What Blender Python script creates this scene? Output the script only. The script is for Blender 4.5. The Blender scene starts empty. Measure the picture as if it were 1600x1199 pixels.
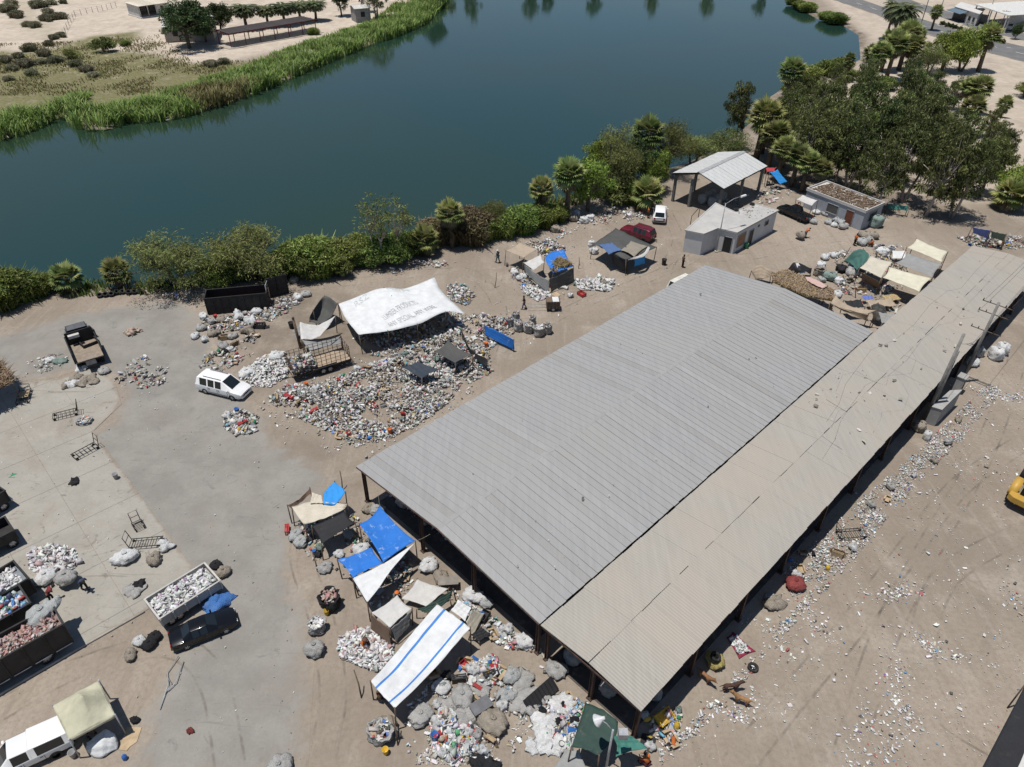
import bpy, bmesh, math, random
import numpy as np
from mathutils import Vector, Matrix, Euler

rnd = random.Random(7)
nr = np.random.default_rng(11)
scene = bpy.context.scene
COL = scene.collection

# ------------------------------------------------------------------ camera
CAM_H, F_PX, PITCH, ROLL = 42.0, 1127.5, math.radians(36.87), math.radians(0.625)
cam = bpy.data.cameras.new("camera")
cam.sensor_width = 36.0
cam.lens = 36.0 * F_PX / 1600.0
cam.clip_start, cam.clip_end = 1.0, 9000.0
camo = bpy.data.objects.new("camera", cam)
COL.objects.link(camo)
camo.matrix_world = Matrix.Translation((0, 0, CAM_H)) @ Matrix.Rotation(math.pi / 2 - PITCH, 4, 'X') @ Matrix.Rotation(ROLL, 4, 'Z')
scene.camera = camo

# ------------------------------------------------------------------ sky, sun, exposure
SUN_EL = math.radians(78.5)
sh = Vector((0.97, 0.20, 0)).normalized()              # the way the shadows fall
sund = Vector((-sh.x * math.cos(SUN_EL), -sh.y * math.cos(SUN_EL), math.sin(SUN_EL)))
world = bpy.data.worlds.new("World")
scene.world = world
world.use_nodes = True
wn = world.node_tree
wn.nodes.clear()
sky = wn.nodes.new("ShaderNodeTexSky")
sky.sky_type = 'NISHITA'
sky.sun_disc = False
sky.sun_elevation = SUN_EL
sky.sun_rotation = math.atan2(sund.x, sund.y)
sky.air_density = 1.0
sky.dust_density = 0.25
sky.ozone_density = 3.0
bg = wn.nodes.new("ShaderNodeBackground")
bg.inputs[1].default_value = 0.082
wo = wn.nodes.new("ShaderNodeOutputWorld")
wn.links.new(sky.outputs[0], bg.inputs[0])
wn.links.new(bg.outputs[0], wo.inputs[0])
sun = bpy.data.lights.new("sun", 'SUN')
sun.energy = 5.0
sun.angle = math.radians(0.53)
sun.color = (1.0, 0.965, 0.91)
suno = bpy.data.objects.new("sun", sun)
suno.rotation_euler = sund.to_track_quat('Z', 'Y').to_euler()
suno.location = (0, 0, 120)
COL.objects.link(suno)
scene.view_settings.view_transform = 'Standard'
scene.view_settings.look = 'None'
scene.view_settings.exposure = -0.12
scene.view_settings.gamma = 1.0
scene.view_settings.use_curve_mapping = False
scene.render.engine = 'CYCLES'

# ------------------------------------------------------------------ photograph pixel -> place on a level plane
_cr, _sr, _cp, _sp = math.cos(ROLL), math.sin(ROLL), math.cos(PITCH), math.sin(PITCH)
def G(px, py, z=0.0):
    u = (px - 800) / F_PX
    v = -(py - 599.5) / F_PX
    x = u * _cr - v * _sr
    up = u * _sr + v * _cr
    d = (x, _cp + up * _sp, -_sp + up * _cp)
    t = (z - CAM_H) / d[2]
    return Vector((d[0] * t, d[1] * t, z))
def GA(pts, z=0.0):
    return [G(p[0], p[1], z) for p in pts]
def yaw_of(a, b):
    d = G(*b) - G(*a)
    return math.atan2(d.y, d.x)
def H_AT(base, toppy):
    """height of a thing standing at pixel base whose top shows at row toppy"""
    b = G(*base)
    lo, hi = 0.0, 40.0
    for _ in range(40):
        m = (lo + hi) / 2
        dy, dz = b.y, m - CAM_H
        fw = dy * _cp - dz * _sp
        up = dy * _sp + dz * _cp
        v = -b.x * _sr + up * _cr
        py = 599.5 - F_PX * v / fw
        if py > toppy: lo = m
        else: hi = m
    return lo

# ------------------------------------------------------------------ objects
def put(name, data, parent=None, loc=None, rot=None, scale=None):
    o = bpy.data.objects.new(name, data)
    COL.objects.link(o)
    if parent is not None: o.parent = parent
    if loc is not None: o.location = loc
    if rot is not None: o.rotation_euler = rot if hasattr(rot, '__len__') else (0, 0, rot)
    if scale is not None: o.scale = scale if hasattr(scale, '__len__') else (scale,) * 3
    return o
def tag(o, label=None, cat=None, group=None, kind=None):
    if label: o["label"] = label
    if cat: o["category"] = cat
    if group: o["group"] = group
    if kind: o["kind"] = kind
    return o
def thing(name, label, cat, loc=(0, 0, 0), rz=0.0, group=None):
    o = put(name, None, None, loc, rz)
    o.empty_display_size = 0.3
    return tag(o, label, cat, group)
def dup(root, loc=None, rz=None, label=None, group=None, scale=None):
    def cp(o, par):
        c = o.copy(); COL.objects.link(c)
        if par is not None: c.parent = par
        for ch in list(o.children): cp(ch, c)
        return c
    r = cp(root, None)
    if loc is not None: r.location = loc
    if rz is not None: r.rotation_euler = (0, 0, rz)
    if scale is not None: r.scale = scale if hasattr(scale, '__len__') else (scale,) * 3
    if label: r["label"] = label
    if group: r["group"] = group
    return r

class MB:
    """collects simple shapes into one mesh"""
    def __init__(s): s.v, s.f, s.m, s.smooth = [], [], [], []
    def add(s, vs, fs, mi=0, sm=False):
        n = len(s.v)
        s.v += [tuple(v) for v in vs]
        for f in fs:
            s.f.append(tuple(i + n for i in f)); s.m.append(mi); s.smooth.append(sm)
        return s
    def box(s, c, d, rz=0.0, mi=0, M=None, taper=1.0):
        hx, hy, hz = d[0] / 2, d[1] / 2, d[2] / 2
        vs = []
        for z in (-1, 1):
            k = taper if z > 0 else 1.0
            for x, y in ((-1, -1), (1, -1), (1, 1), (-1, 1)):
                p = Vector((x * hx * k, y * hy * k, z * hz))
                if M is not None: p = M @ p
                if rz: p.rotate(Euler((0, 0, rz)))
                vs.append(p + Vector(c))
        return s.add(vs, [(3, 2, 1, 0), (4, 5, 6, 7), (0, 1, 5, 4), (1, 2, 6, 5), (2, 3, 7, 6), (3, 0, 4, 7)], mi)
    def tube(s, pts, r, n=6, mi=0, cap=True, sm=True):
        pts = [Vector(p) for p in pts]
        rs = r if hasattr(r, '__len__') else [r] * len(pts)
        rings = []
        prev = None
        for i, p in enumerate(pts):
            t = (pts[min(i + 1, len(pts) - 1)] - pts[max(i - 1, 0)])
            if t.length < 1e-9: t = Vector((0, 0, 1))
            t.normalize()
            a = t.cross(Vector((0, 0, 1)) if abs(t.z) < 0.95 else Vector((1, 0, 0))).normalized()
            if prev is not None:
                a2 = prev - t * prev.dot(t)
                if a2.length > 1e-6: a = a2.normalized()
            prev = a
            b = t.cross(a)
            rings.append([p + (a * math.cos(k * 2 * math.pi / n) + b * math.sin(k * 2 * math.pi / n)) * rs[i] for k in range(n)])
        vs = [q for rg in rings for q in rg]
        fs = []
        for i in range(len(pts) - 1):
            for k in range(n):
                k2 = (k + 1) % n
                fs.append((i * n + k, i * n + k2, (i + 1) * n + k2, (i + 1) * n + k))
        s.add(vs, fs, mi, sm)
        if cap:
            m = len(s.v) - len(vs)
            s.f.append(tuple(m + k for k in range(n - 1, -1, -1))); s.m.append(mi); s.smooth.append(False)
            e = m + (len(pts) - 1) * n
            s.f.append(tuple(e + k for k in range(n))); s.m.append(mi); s.smooth.append(False)
        return s
    def lathe(s, prof, n=12, M=None, mi=0, sm=True):
        vs = []
        for r, z in prof:
            for k in range(n):
                p = Vector((r * math.cos(2 * math.pi * k / n), r * math.sin(2 * math.pi * k / n), z))
                vs.append(M @ p if M is not None else p)
        fs = []
        for i in range(len(prof) - 1):
            for k in range(n):
                k2 = (k + 1) % n
                fs.append((i * n + k, i * n + k2, (i + 1) * n + k2, (i + 1) * n + k))
        if prof[0][0] > 1e-4: fs.append(tuple(range(n - 1, -1, -1)))
        if prof[-1][0] > 1e-4: fs.append(tuple((len(prof) - 1) * n + k for k in range(n)))
        return s.add(vs, fs, mi, sm)
    def prism(s, poly, z0, z1, mi=0):
        n = len(poly)
        vs = [(p[0], p[1], z0) for p in poly] + [(p[0], p[1], z1) for p in poly]
        fs = [tuple(range(n - 1, -1, -1)), tuple(range(n, 2 * n))] + [(i, (i + 1) % n, n + (i + 1) % n, n + i) for i in range(n)]
        return s.add(vs, fs, mi)
    def grid(s, P, mi=0, sm=True):
        """P: rows of points"""
        R, C = len(P), len(P[0])
        vs = [p for row in P for p in row]
        fs = [(i * C + j, i * C + j + 1, (i + 1) * C + j + 1, (i + 1) * C + j) for i in range(R - 1) for j in range(C - 1)]
        return s.add(vs, fs, mi, sm)
    def mesh(s, name, mats):
        me = bpy.data.meshes.new(name)
        me.from_pydata([tuple(v) for v in s.v], [], s.f)
        for m in (mats if isinstance(mats, (list, tuple)) else [mats]): me.materials.append(m)
        me.polygons.foreach_set('material_index', s.m)
        me.polygons.foreach_set('use_smooth', s.smooth)
        me.update()
        return me
    def obj(s, name, mats, parent=None, loc=None, rot=None):
        return put(name, s.mesh(name, mats), parent, loc, rot)

def np_mesh(name, V, Fq, mat, col=None, smooth=False):
    """V (n,3), Fq (m,k) -> mesh, quick; col (m,3) per face"""
    me = bpy.data.meshes.new(name)
    m, k = Fq.shape
    me.vertices.add(len(V)); me.vertices.foreach_set('co', np.ascontiguousarray(V, np.float32).ravel())
    me.loops.add(m * k); me.loops.foreach_set('vertex_index', np.ascontiguousarray(Fq, np.int32).ravel())
    me.polygons.add(m)
    me.polygons.foreach_set('loop_start', np.arange(0, m * k, k, dtype=np.int32))
    if smooth: me.polygons.foreach_set('use_smooth', np.ones(m, bool))
    me.update(calc_edges=True)
    if col is not None:
        a = me.attributes.new('Col', 'FLOAT_COLOR', 'FACE')
        c = np.ones((m, 4), np.float32); c[:, :3] = col
        a.data.foreach_set('color', c.ravel())
    for mm in (mat if isinstance(mat, (list, tuple)) else [mat]): me.materials.append(mm)
    return me

# ------------------------------------------------------------------ materials
class NT:
    def __init__(s, name):
        s.mat = bpy.data.materials.new(name); s.mat.use_nodes = True
        s.t = s.mat.node_tree; s.t.nodes.clear()
        s.out = s.t.nodes.new('ShaderNodeOutputMaterial')
        s.p = s.t.nodes.new('ShaderNodeBsdfPrincipled')
        s.t.links.new(s.p.outputs[0], s.out.inputs[0])
    def n(s, typ, **kw):
        nd = s.t.nodes.new(typ)
        for k, v in kw.items(): setattr(nd, k, v)
        return nd
    def l(s, a, b): s.t.links.new(a, b)
    def pos(s):
        return s.n('ShaderNodeNewGeometry').outputs['Position']
    def obc(s):
        return s.n('ShaderNodeTexCoord').outputs['Object']
    def noise(s, vec, scale, detail=4, rough=0.6, dist=0.0):
        nd = s.n('ShaderNodeTexNoise'); nd.inputs['Scale'].default_value = scale
        nd.inputs['Detail'].default_value = detail; nd.inputs['Roughness'].default_value = rough
        nd.inputs['Distortion'].default_value = dist
        if vec is not None: s.l(vec, nd.inputs['Vector'])
        return nd.outputs['Fac']
    def ramp(s, fac, a, b, c0=0.0, c1=1.0):
        nd = s.n('ShaderNodeMapRange'); nd.interpolation_type = 'SMOOTHSTEP'
        nd.inputs['From Min'].default_value = a; nd.inputs['From Max'].default_value = b
        nd.inputs['To Min'].default_value = c0; nd.inputs['To Max'].default_value = c1
        s.l(fac, nd.inputs['Value'])
        return nd.outputs[0]
    def mix(s, fac, a, b, typ='MIX'):
        nd = s.n('ShaderNodeMix'); nd.data_type = 'RGBA'; nd.blend_type = typ
        for sock, val in ((nd.inputs['Factor'], fac), (nd.inputs['A'], a), (nd.inputs['B'], b)):
            pass
        f, A, B = nd.inputs[0], nd.inputs[6], nd.inputs[7]
        for sock, val in ((f, fac), (A, a), (B, b)):
            if hasattr(val, 'is_linked') or hasattr(val, 'node'): s.l(val, sock)
            elif hasattr(val, '__len__'): sock.default_value = (val[0], val[1], val[2], 1)
            else: sock.default_value = val
        return nd.outputs[2]
    def math(s, op, a, b=None):
        nd = s.n('ShaderNodeMath'); nd.operation = op
        for sock, val in ((nd.inputs[0], a), (nd.inputs[1], b)):
            if val is None: continue
            if hasattr(val, 'node'): s.l(val, sock)
            else: sock.default_value = val
        return nd.outputs[0]
    def attr(s, name, col=True):
        nd = s.n('ShaderNodeAttribute'); nd.attribute_name = name
        return nd.outputs['Color' if col else 'Fac']
    def base(s, col, rough=0.85, metal=0.0, spec=0.35):
        if hasattr(col, 'node'): s.l(col, s.p.inputs['Base Color'])
        else: s.p.inputs['Base Color'].default_value = (*col[:3], 1)
        s.p.inputs['Roughness'].default_value = rough
        s.p.inputs['Metallic'].default_value = metal
        s.p.inputs['Specular IOR Level'].default_value = spec
    def bump(s, h, strength=0.3, dist=0.05):
        nd = s.n('ShaderNodeBump'); nd.inputs['Strength'].default_value = strength
        nd.inputs['Distance'].default_value = dist
        s.l(h, nd.inputs['Height']); s.l(nd.outputs[0], s.p.inputs['Normal'])

def sc(c, k): return tuple(max(0.0, min(1.0, x * k)) for x in c[:3])
_mats = {}
def M(name, col, rough=0.85, var=0.18, scale=2.0, metal=0.0, spec=0.3, bump=0.0, dirt=0.0, orand=0.12, dcol=(0.28, 0.23, 0.175)):
    """plain procedural surface: mottled colour, per-object tone, dust"""
    if name in _mats: return _mats[name]
    t = NT(name)
    v = t.obc()
    f = t.noise(v, scale, 5, 0.62)
    c = t.mix(t.ramp(f, 0.3, 0.7), sc(col, 1 - var), sc(col, 1 + var))
    if orand:
        r = t.n('ShaderNodeObjectInfo').outputs['Random']
        k = t.ramp(r, 0.0, 1.0, 1 - orand, 1 + orand)
        vm = t.n('ShaderNodeVectorMath'); vm.operation = 'SCALE'
        t.l(c, vm.inputs[0]); t.l(k, vm.inputs['Scale'])
        c = vm.outputs[0]
    if dirt:
        g = t.noise(v, scale * 0.45 + 0.3, 6, 0.7)
        c = t.mix(t.ramp(g, 0.62 - 0.3 * dirt, 0.85 - 0.2 * dirt, 0, min(1, dirt * 1.4)), c, dcol)
    t.base(c, rough, metal, spec)
    if bump: t.bump(t.noise(v, scale * 6, 4, 0.6), bump, 0.03)
    _mats[name] = t.mat
    return t.mat
def MC(name='loose_rubbish', rough=0.6, var=0.1):
    """colour from the pieces' own colour attribute"""
    if name in _mats: return _mats[name]
    t = NT(name)
    c = t.attr('Col')
    f = t.noise(t.pos(), 9.0, 3, 0.6)
    c = t.mix(t.ramp(f, 0.35, 0.75, 0, 0.35), c, (0.26, 0.22, 0.175))
    t.base(c, rough, 0, 0.35)
    _mats[name] = t.mat
    return t.mat
def leafmat(name, trans=0.25, rough=0.55):
    if name in _mats: return _mats[name]
    t = NT(name)
    c = t.attr('Col')
    r = t.n('ShaderNodeObjectInfo').outputs['Random']
    hs = t.n('ShaderNodeHueSaturation')
    t.l(t.ramp(r, 0, 1, 0.478, 0.518), hs.inputs['Hue']); t.l(t.ramp(t.math('FRACT', t.math('MULTIPLY', r, 7.31)), 0, 1, 0.75, 1.25), hs.inputs['Value'])
    t.l(c, hs.inputs['Color'])
    t.base(hs.outputs[0], rough, 0, 0.10)
    tr = t.n('ShaderNodeBsdfTranslucent'); t.l(hs.outputs[0], tr.inputs[0])
    mx = t.n('ShaderNodeMixShader'); mx.inputs[0].default_value = trans
    t.l(t.p.outputs[0], mx.inputs[1]); t.l(tr.outputs[0], mx.inputs[2]); t.l(mx.outputs[0], t.out.inputs[0])
    _mats[name] = t.mat
    return t.mat

def dirt_colour(t, v):
    big = t.noise(v, 0.035, 5, 0.6)
    mid = t.noise(v, 0.20, 7, 0.68, 0.6)
    fine = t.noise(v, 3.2, 6, 0.72)
    mp = t.n('ShaderNodeMapping'); mp.inputs['Rotation'].default_value = (0, 0, 0.80); mp.inputs['Scale'].default_value = (1.5, 0.14, 1); t.l(v, mp.inputs['Vector'])
    track = t.noise(mp.outputs[0], 0.7, 6, 0.7, 0.5)
    c = t.mix(t.ramp(big, 0.35, 0.68), (0.235, 0.196, 0.156), (0.325, 0.274, 0.22))
    c = t.mix(t.ramp(mid, 0.48, 0.74, 0, 0.75), c, (0.375, 0.325, 0.270))
    c = t.mix(t.ramp(mid, 0.46, 0.28, 0, 0.65), c, (0.185, 0.150, 0.118))
    c = t.mix(t.ramp(track, 0.52, 0.66, 0, 0.35), c, (0.20, 0.165, 0.13))
    c = t.mix(t.ramp(track, 0.45, 0.33, 0, 0.30), c, (0.38, 0.335, 0.285))
    c = t.mix(t.ramp(fine, 0.38, 0.72, 0, 0.55), c, (0.19, 0.155, 0.122))
    c = t.mix(t.ramp(t.noise(v, 11, 3, 0.7), 0.66, 0.76, 0, 0.45), c, (0.45, 0.42, 0.37))
    return c, fine

# ------------------------------------------------------------------ 2-D geometry in numpy
def inside(P, poly):
    poly = np.asarray([(p[0], p[1]) for p in poly]); x, y = P[:, 0], P[:, 1]
    r = np.zeros(len(P), bool); n = len(poly); j = n - 1
    for i in range(n):
        xi, yi = poly[i]; xj, yj = poly[j]
        c = ((yi > y) != (yj > y)) & (x < (xj - xi) * (y - yi) / (yj - yi + 1e-12) + xi)
        r ^= c; j = i
    return r
def edge_dist(P, poly):
    poly = np.asarray([(p[0], p[1]) for p in poly]); d = np.full(len(P), 1e9)
    for i in range(len(poly)):
        a, b = poly[i], poly[(i + 1) % len(poly)]
        ab = b - a; L = max((ab ** 2).sum(), 1e-9)
        t = np.clip(((P[:, :2] - a) @ ab) / L, 0, 1)
        q = a + t[:, None] * ab
        d = np.minimum(d, np.hypot(P[:, 0] - q[:, 0], P[:, 1] - q[:, 1]))
    return d
def sample_in(poly, n):
    pa = np.asarray([(p[0], p[1]) for p in poly]); lo, hi = pa.min(0), pa.max(0)
    out = np.zeros((0, 2))
    while len(out) < n:
        q = lo + nr.random((n * 3, 2)) * (hi - lo)
        out = np.vstack([out, q[inside(q, pa)]])
    return out[:n]
def smooth(x): x = np.clip(x, 0, 1); return x * x * (3 - 2 * x)
def vnoise(x, y, s, seed=0):
    """cheap smooth 2-D noise, 0..1"""
    a = 0
    for k in range(4):
        th = seed * 1.7 + k * 2.39
        a = a + np.sin((x * math.cos(th) + y * math.sin(th)) * s * (1 + 0.37 * k) + seed * 3.1 + k)
    return 0.5 + a / 8
# ================================================================== GROUND, LAKE, YARDS, ROAD
LAKE_FAR = [(0, 213), (40, 201), (78, 181), (118, 179), (138, 197), (170, 197), (188, 186), (260, 183), (292, 175), (345, 158), (400, 139),
            (450, 118), (490, 100), (560, 72), (610, 55), (655, 36), (678, 16), (690, 0)]
LAKE_RIGHT = [(1238, 0), (1264, 18), (1285, 29), (1322, 38), (1348, 54), (1352, 92), (1318, 106), (1262, 116), (1212, 150), (1182, 190), (1140, 226), (1080, 256)]
LAKE_NEAR = [(1000, 277), (930, 303), (850, 328), (760, 352), (680, 373), (600, 397), (520, 412), (420, 427), (330, 437), (262, 446), (215, 453), (150, 452), (100, 457), (60, 463), (0, 470)]
lake = [Vector((-190, 92, 0)), Vector((-130, 110, 0))] + GA(LAKE_FAR) + [Vector((-22, 290, 0)), Vector((4, 302, 0)), Vector((50, 304, 0)), Vector((88, 296, 0))] + GA(LAKE_RIGHT) + GA(LAKE_NEAR) + [Vector((-90, 62, 0)), Vector((-190, 45, 0))]

def axis(a, b, st, outs_lo, outs_hi):
    return np.concatenate([np.array(outs_lo, float), np.arange(a, b, st), np.array(outs_hi, float)])
gx = axis(-185, 195, 1.15, [-4000, -1500, -700, -400, -260], [200, 260, 400, 700, 1500, 4000])
gy = axis(2, 350, 1.15, [-1500, -500, -150, -50, -15], [352, 380, 450, 600, 1000, 2000, 4500])
X, Y = np.meshgrid(gx, gy)
P2 = np.stack([X.ravel(), Y.ravel()], 1)
ins = inside(P2, lake); ed = edge_dist(P2, lake)
Z = np.where(ins, -1.5 * smooth(ed / 3.5), 0.0)
near_edge = np.exp(-np.clip(ed, 0, 50) / 4.0)
relief = (vnoise(P2[:, 0], P2[:, 1], 0.9, 3) - 0.5) * 0.05
shore = (~ins) * np.clip(ed / 6, 0, 1)
# the dug sand heap beyond the grove and the uneven far bank
for (hp, hr, hh) in (((1560, 205), 9, 2.2), ((1590, 180), 8, 1.8)):
    c = G(*hp); d = np.hypot(P2[:, 0] - c.x, P2[:, 1] - c.y)
    Z = Z + hh * np.exp(-(d / hr) ** 2 * 2)
Z = Z + np.where(P2[:, 1] > 120, relief * 3 * shore, 0)
# hill beyond the road
hd = np.clip((P2[:, 0] * 0.5 + P2[:, 1] * 0.86 - 372), 0, 400)
Z = Z + np.where(P2[:, 0] > 60, hd * 0.16 * smooth((P2[:, 0] - 110) / 60), 0)
nx, ny = len(gx), len(gy)
idx = np.arange(nx * ny).reshape(ny, nx)
Fq = np.stack([idx[:-1, :-1], idx[:-1, 1:], idx[1:, 1:], idx[1:, :-1]], -1).reshape(-1, 4)
V = np.stack([P2[:, 0], P2[:, 1], Z], 1)
# what grows or lies on the soil: r green cover, g pale sand, b dark damp soil
def zone(px, soft, amt=1.0):
    poly = GA(px)
    m = inside(P2, poly); d = edge_dist(P2, poly)
    return np.where(m, smooth(d / soft), 0) * amt
veg = zone([(-40, 75), (60, 78), (130, 55), (230, 45), (235, 60), (180, 75), (260, 82), (300, 95), (440, 92), (560, 60), (640, 20), (690, 0), (560, 80), (400, 150), (200, 195), (-40, 215)], 5.0)
veg = np.maximum(veg, zone([(80, 30), (110, 40), (105, 75), (60, 75), (0, 40), (0, 0), (60, 0)], 6, 0.25))
pale = zone([(-200, -60), (700, -60), (640, 40), (330, 110), (150, 130), (-200, 90)], 8, 1.0)
pale = np.maximum(pale, zone([(1230, -40), (1800, -40), (1800, 330), (1420, 330), (1240, 200), (1340, 60)], 6, 0.75))
damp = np.where(~ins, np.exp(-ed / 1.2), 1.0)
damp = np.maximum(damp, zone([(300, 440), (560, 430), (700, 520), (690, 600), (540, 610), (380, 640), (300, 560)], 6, 0.6))
damp = np.maximum(damp, zone([(1180, 230), (1520, 230), (1520, 350), (1180, 330)], 5, 0.45))
me = np_mesh('ground', V, Fq, [], smooth=True)
a = me.attributes.new('zone', 'FLOAT_COLOR', 'POINT')
zc = np.ones((len(V), 4), np.float32); zc[:, 0] = veg; zc[:, 1] = pale; zc[:, 2] = damp
a.data.foreach_set('color', zc.ravel())
t = NT('bare_dirt')
v = t.pos()
c, fine = dirt_colour(t, v)
sep = t.n('ShaderNodeSeparateColor'); t.l(t.attr('zone'), sep.inputs[0])
patch = t.noise(v, 0.16, 6, 0.7, 0.4)
c = t.mix(t.math('MULTIPLY', sep.outputs[1], t.ramp(patch, 0.25, 0.6, 0.45, 0.95)), c, t.mix(t.ramp(t.noise(v, 0.5, 5, 0.7), .3, .7), (0.44, 0.365, 0.29), (0.545, 0.475, 0.39)))
vegf = t.math('MULTIPLY', sep.outputs[0], t.ramp(t.noise(v, 0.45, 6, 0.72, 0.5), 0.24, 0.5))
c = t.mix(vegf, c, t.mix(t.ramp(t.noise(v, 1.7, 4, 0.7), .3, .7), (0.105, 0.118, 0.045), (0.215, 0.18, 0.10)))
c = t.mix(t.math('MULTIPLY', sep.outputs[2], t.ramp(t.noise(v, 0.35, 5, 0.7), 0.3, 0.65)), c, (0.13, 0.105, 0.08))
t.base(c, 0.95, 0, 0.15)
t.bump(t.math('ADD', fine, t.noise(v, 9, 4, 0.7)), 0.55, 0.06)
me.materials.append(t.mat)
ground = put('ground', me); tag(ground, 'bare sandy dirt ground all round the yard and the lake', 'ground', kind='structure')

# water
lp = np.array([(p.x, p.y) for p in lake]); lo, hi = lp.min(0) - 5, lp.max(0) + 5
t = NT('pond_water')
v = t.pos()
t.base((0.012, 0.030, 0.024), 0.04, 0, 0.9)
c = t.mix(t.ramp(t.noise(v, 0.012, 3, 0.5), 0.35, 0.65), (0.018, 0.037, 0.022), (0.011, 0.036, 0.030))
t.l(c, t.p.inputs['Base Color'])
t.p.inputs['IOR'].default_value = 1.33
mp = t.n('ShaderNodeMapping'); mp.inputs['Scale'].default_value = (1.0, 1.6, 1.0); t.l(v, mp.inputs['Vector'])
rip = t.noise(mp.outputs[0], 1.1, 4, 0.6, 0.3)
t.bump(rip, 0.16, 0.06)
b = MB().add([(lo[0], lo[1], -0.32), (hi[0], lo[1], -0.32), (hi[0], hi[1], -0.32), (lo[0], hi[1], -0.32)], [(0, 1, 2, 3)])
tag(b.obj('lake_water', t.mat), 'still dark blue green lake water', 'water', kind='structure')

def sheet(name, poly, z, mat, label, cell=1.0, parent=None, soft=None, kind='structure'):
    """a flat laid surface cut into cells, with the distance to its rim stored for the dust that creeps over it"""
    bm = bmesh.new()
    vs = [bm.verts.new((p[0], p[1], z)) for p in poly]
    bm.faces.new(vs)
    if cell:
        xs = [p[0] for p in poly]; ys = [p[1] for p in poly]
        for ax, lo_, hi_ in ((0, min(xs), max(xs)), (1, min(ys), max(ys))):
            k = lo_ + cell
            while k < hi_:
                no = (1, 0, 0) if ax == 0 else (0, 1, 0)
                co = (k, 0, 0) if ax == 0 else (0, k, 0)
                bmesh.ops.bisect_plane(bm, geom=bm.verts[:] + bm.edges[:] + bm.faces[:], dist=1e-5, plane_co=co, plane_no=no)
                k += cell
    bmesh.ops.recalc_face_normals(bm, faces=bm.faces[:])
    if bm.faces and list(bm.faces)[0].normal.z < 0: bmesh.ops.reverse_faces(bm, faces=bm.faces[:])
    me = bpy.data.meshes.new(name); bm.to_mesh(me); bm.free()
    q = np.zeros(len(me.vertices) * 3, np.float32); me.vertices.foreach_get('co', q); q = q.reshape(-1, 3)
    at = me.attributes.new('rim', 'FLOAT', 'POINT'); at.data.foreach_set('value', edge_dist(q.astype(float), poly).astype(np.float32))
    me.materials.append(mat)
    o = put(name, me, parent)
    if label: tag(o, label, name.split('_')[-1], kind=kind)
    return o
def paving_mat(name, c0, c1, stain, rim_w, dust=0.35, wear=0.4):
    t = NT(name); v = t.pos()
    d, fine = dirt_colour(t, v)
    c = t.mix(t.ramp(t.noise(v, 0.3, 6, 0.68), 0.3, 0.7), c0, c1)
    c = t.mix(t.ramp(t.noise(v, 6, 4, 0.7), 0.3, 0.8, 0, 0.25), c, sc(c0, 0.7))
    c = t.mix(t.ramp(t.noise(v, 0.55, 6, 0.75, 1.2), 0.56, 0.72, 0, wear), c, stain)
    c = t.mix(t.ramp(t.noise(v, 2.2, 5, 0.75, 0.8), 0.62, 0.72, 0, wear * 0.6), c, sc(stain, 1.2))
    mp = t.n('ShaderNodeMapping'); mp.inputs['Rotation'].default_value = (0, 0, 0.9); mp.inputs['Scale'].default_value = (0.25, 2.4, 1); t.l(v, mp.inputs['Vector'])
    c = t.mix(t.ramp(t.noise(mp.outputs[0], 0.8, 5, 0.7, 0.6), 0.60, 0.72, 0, wear * 0.7), c, sc(stain, 0.9))
    dn = t.noise(v, 0.13, 6, 0.7, 0.5)
    c = t.mix(t.ramp(dn, 0.5, 0.68, 0, dust), c, d)
    rim = t.math('ADD', t.attr('rim', False), t.math('MULTIPLY', t.math('SUBTRACT', t.noise(v, 0.6, 6, 0.7), 0.5), rim_w * 3.0))
    c = t.mix(t.ramp(rim, -0.05 * rim_w, rim_w, 1.0, 0.0), c, d)
    t.base(c, 0.93, 0, 0.2)
    t.bump(t.noise(v, 14, 3, 0.7), 0.2, 0.02)
    return t.mat
asph = paving_mat('worn_asphalt', (0.212, 0.198, 0.176), (0.272, 0.256, 0.228), (0.12, 0.118, 0.112), 1.6, 0.3, 0.5)
conc = paving_mat('stained_concrete', (0.285, 0.265, 0.228), (0.345, 0.322, 0.28), (0.13, 0.11, 0.09), 0.35, 0.55, 0.8)
ASPH = [(-60, 540), (0, 522), (110, 490), (200, 474), (272, 466), (308, 476), (330, 520), (352, 580), (420, 650), (432, 690), (505, 722), (528, 748), (492, 782), (462, 850), (466, 905), (492, 960), (492, 1030), (486, 1120), (480, 1230),
        (190, 1230), (215, 1120), (275, 1015), (300, 960), (290, 920), (250, 880), (118, 690), (176, 655), (180, 600), (150, 568), (90, 590), (20, 600), (-60, 610)]
sheet('asphalt_yard', [(p.x, p.y) for p in GA(ASPH)], 0.008, asph, 'worn grey asphalt yard with dusty edges')
PATH2 = [(280, 480), (420, 470), (560, 440), (760, 395), (870, 380), (990, 395), (1100, 420), (1105, 400), (1010, 375), (880, 352), (740, 385), (560, 425), (420, 452), (300, 462)]
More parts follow.
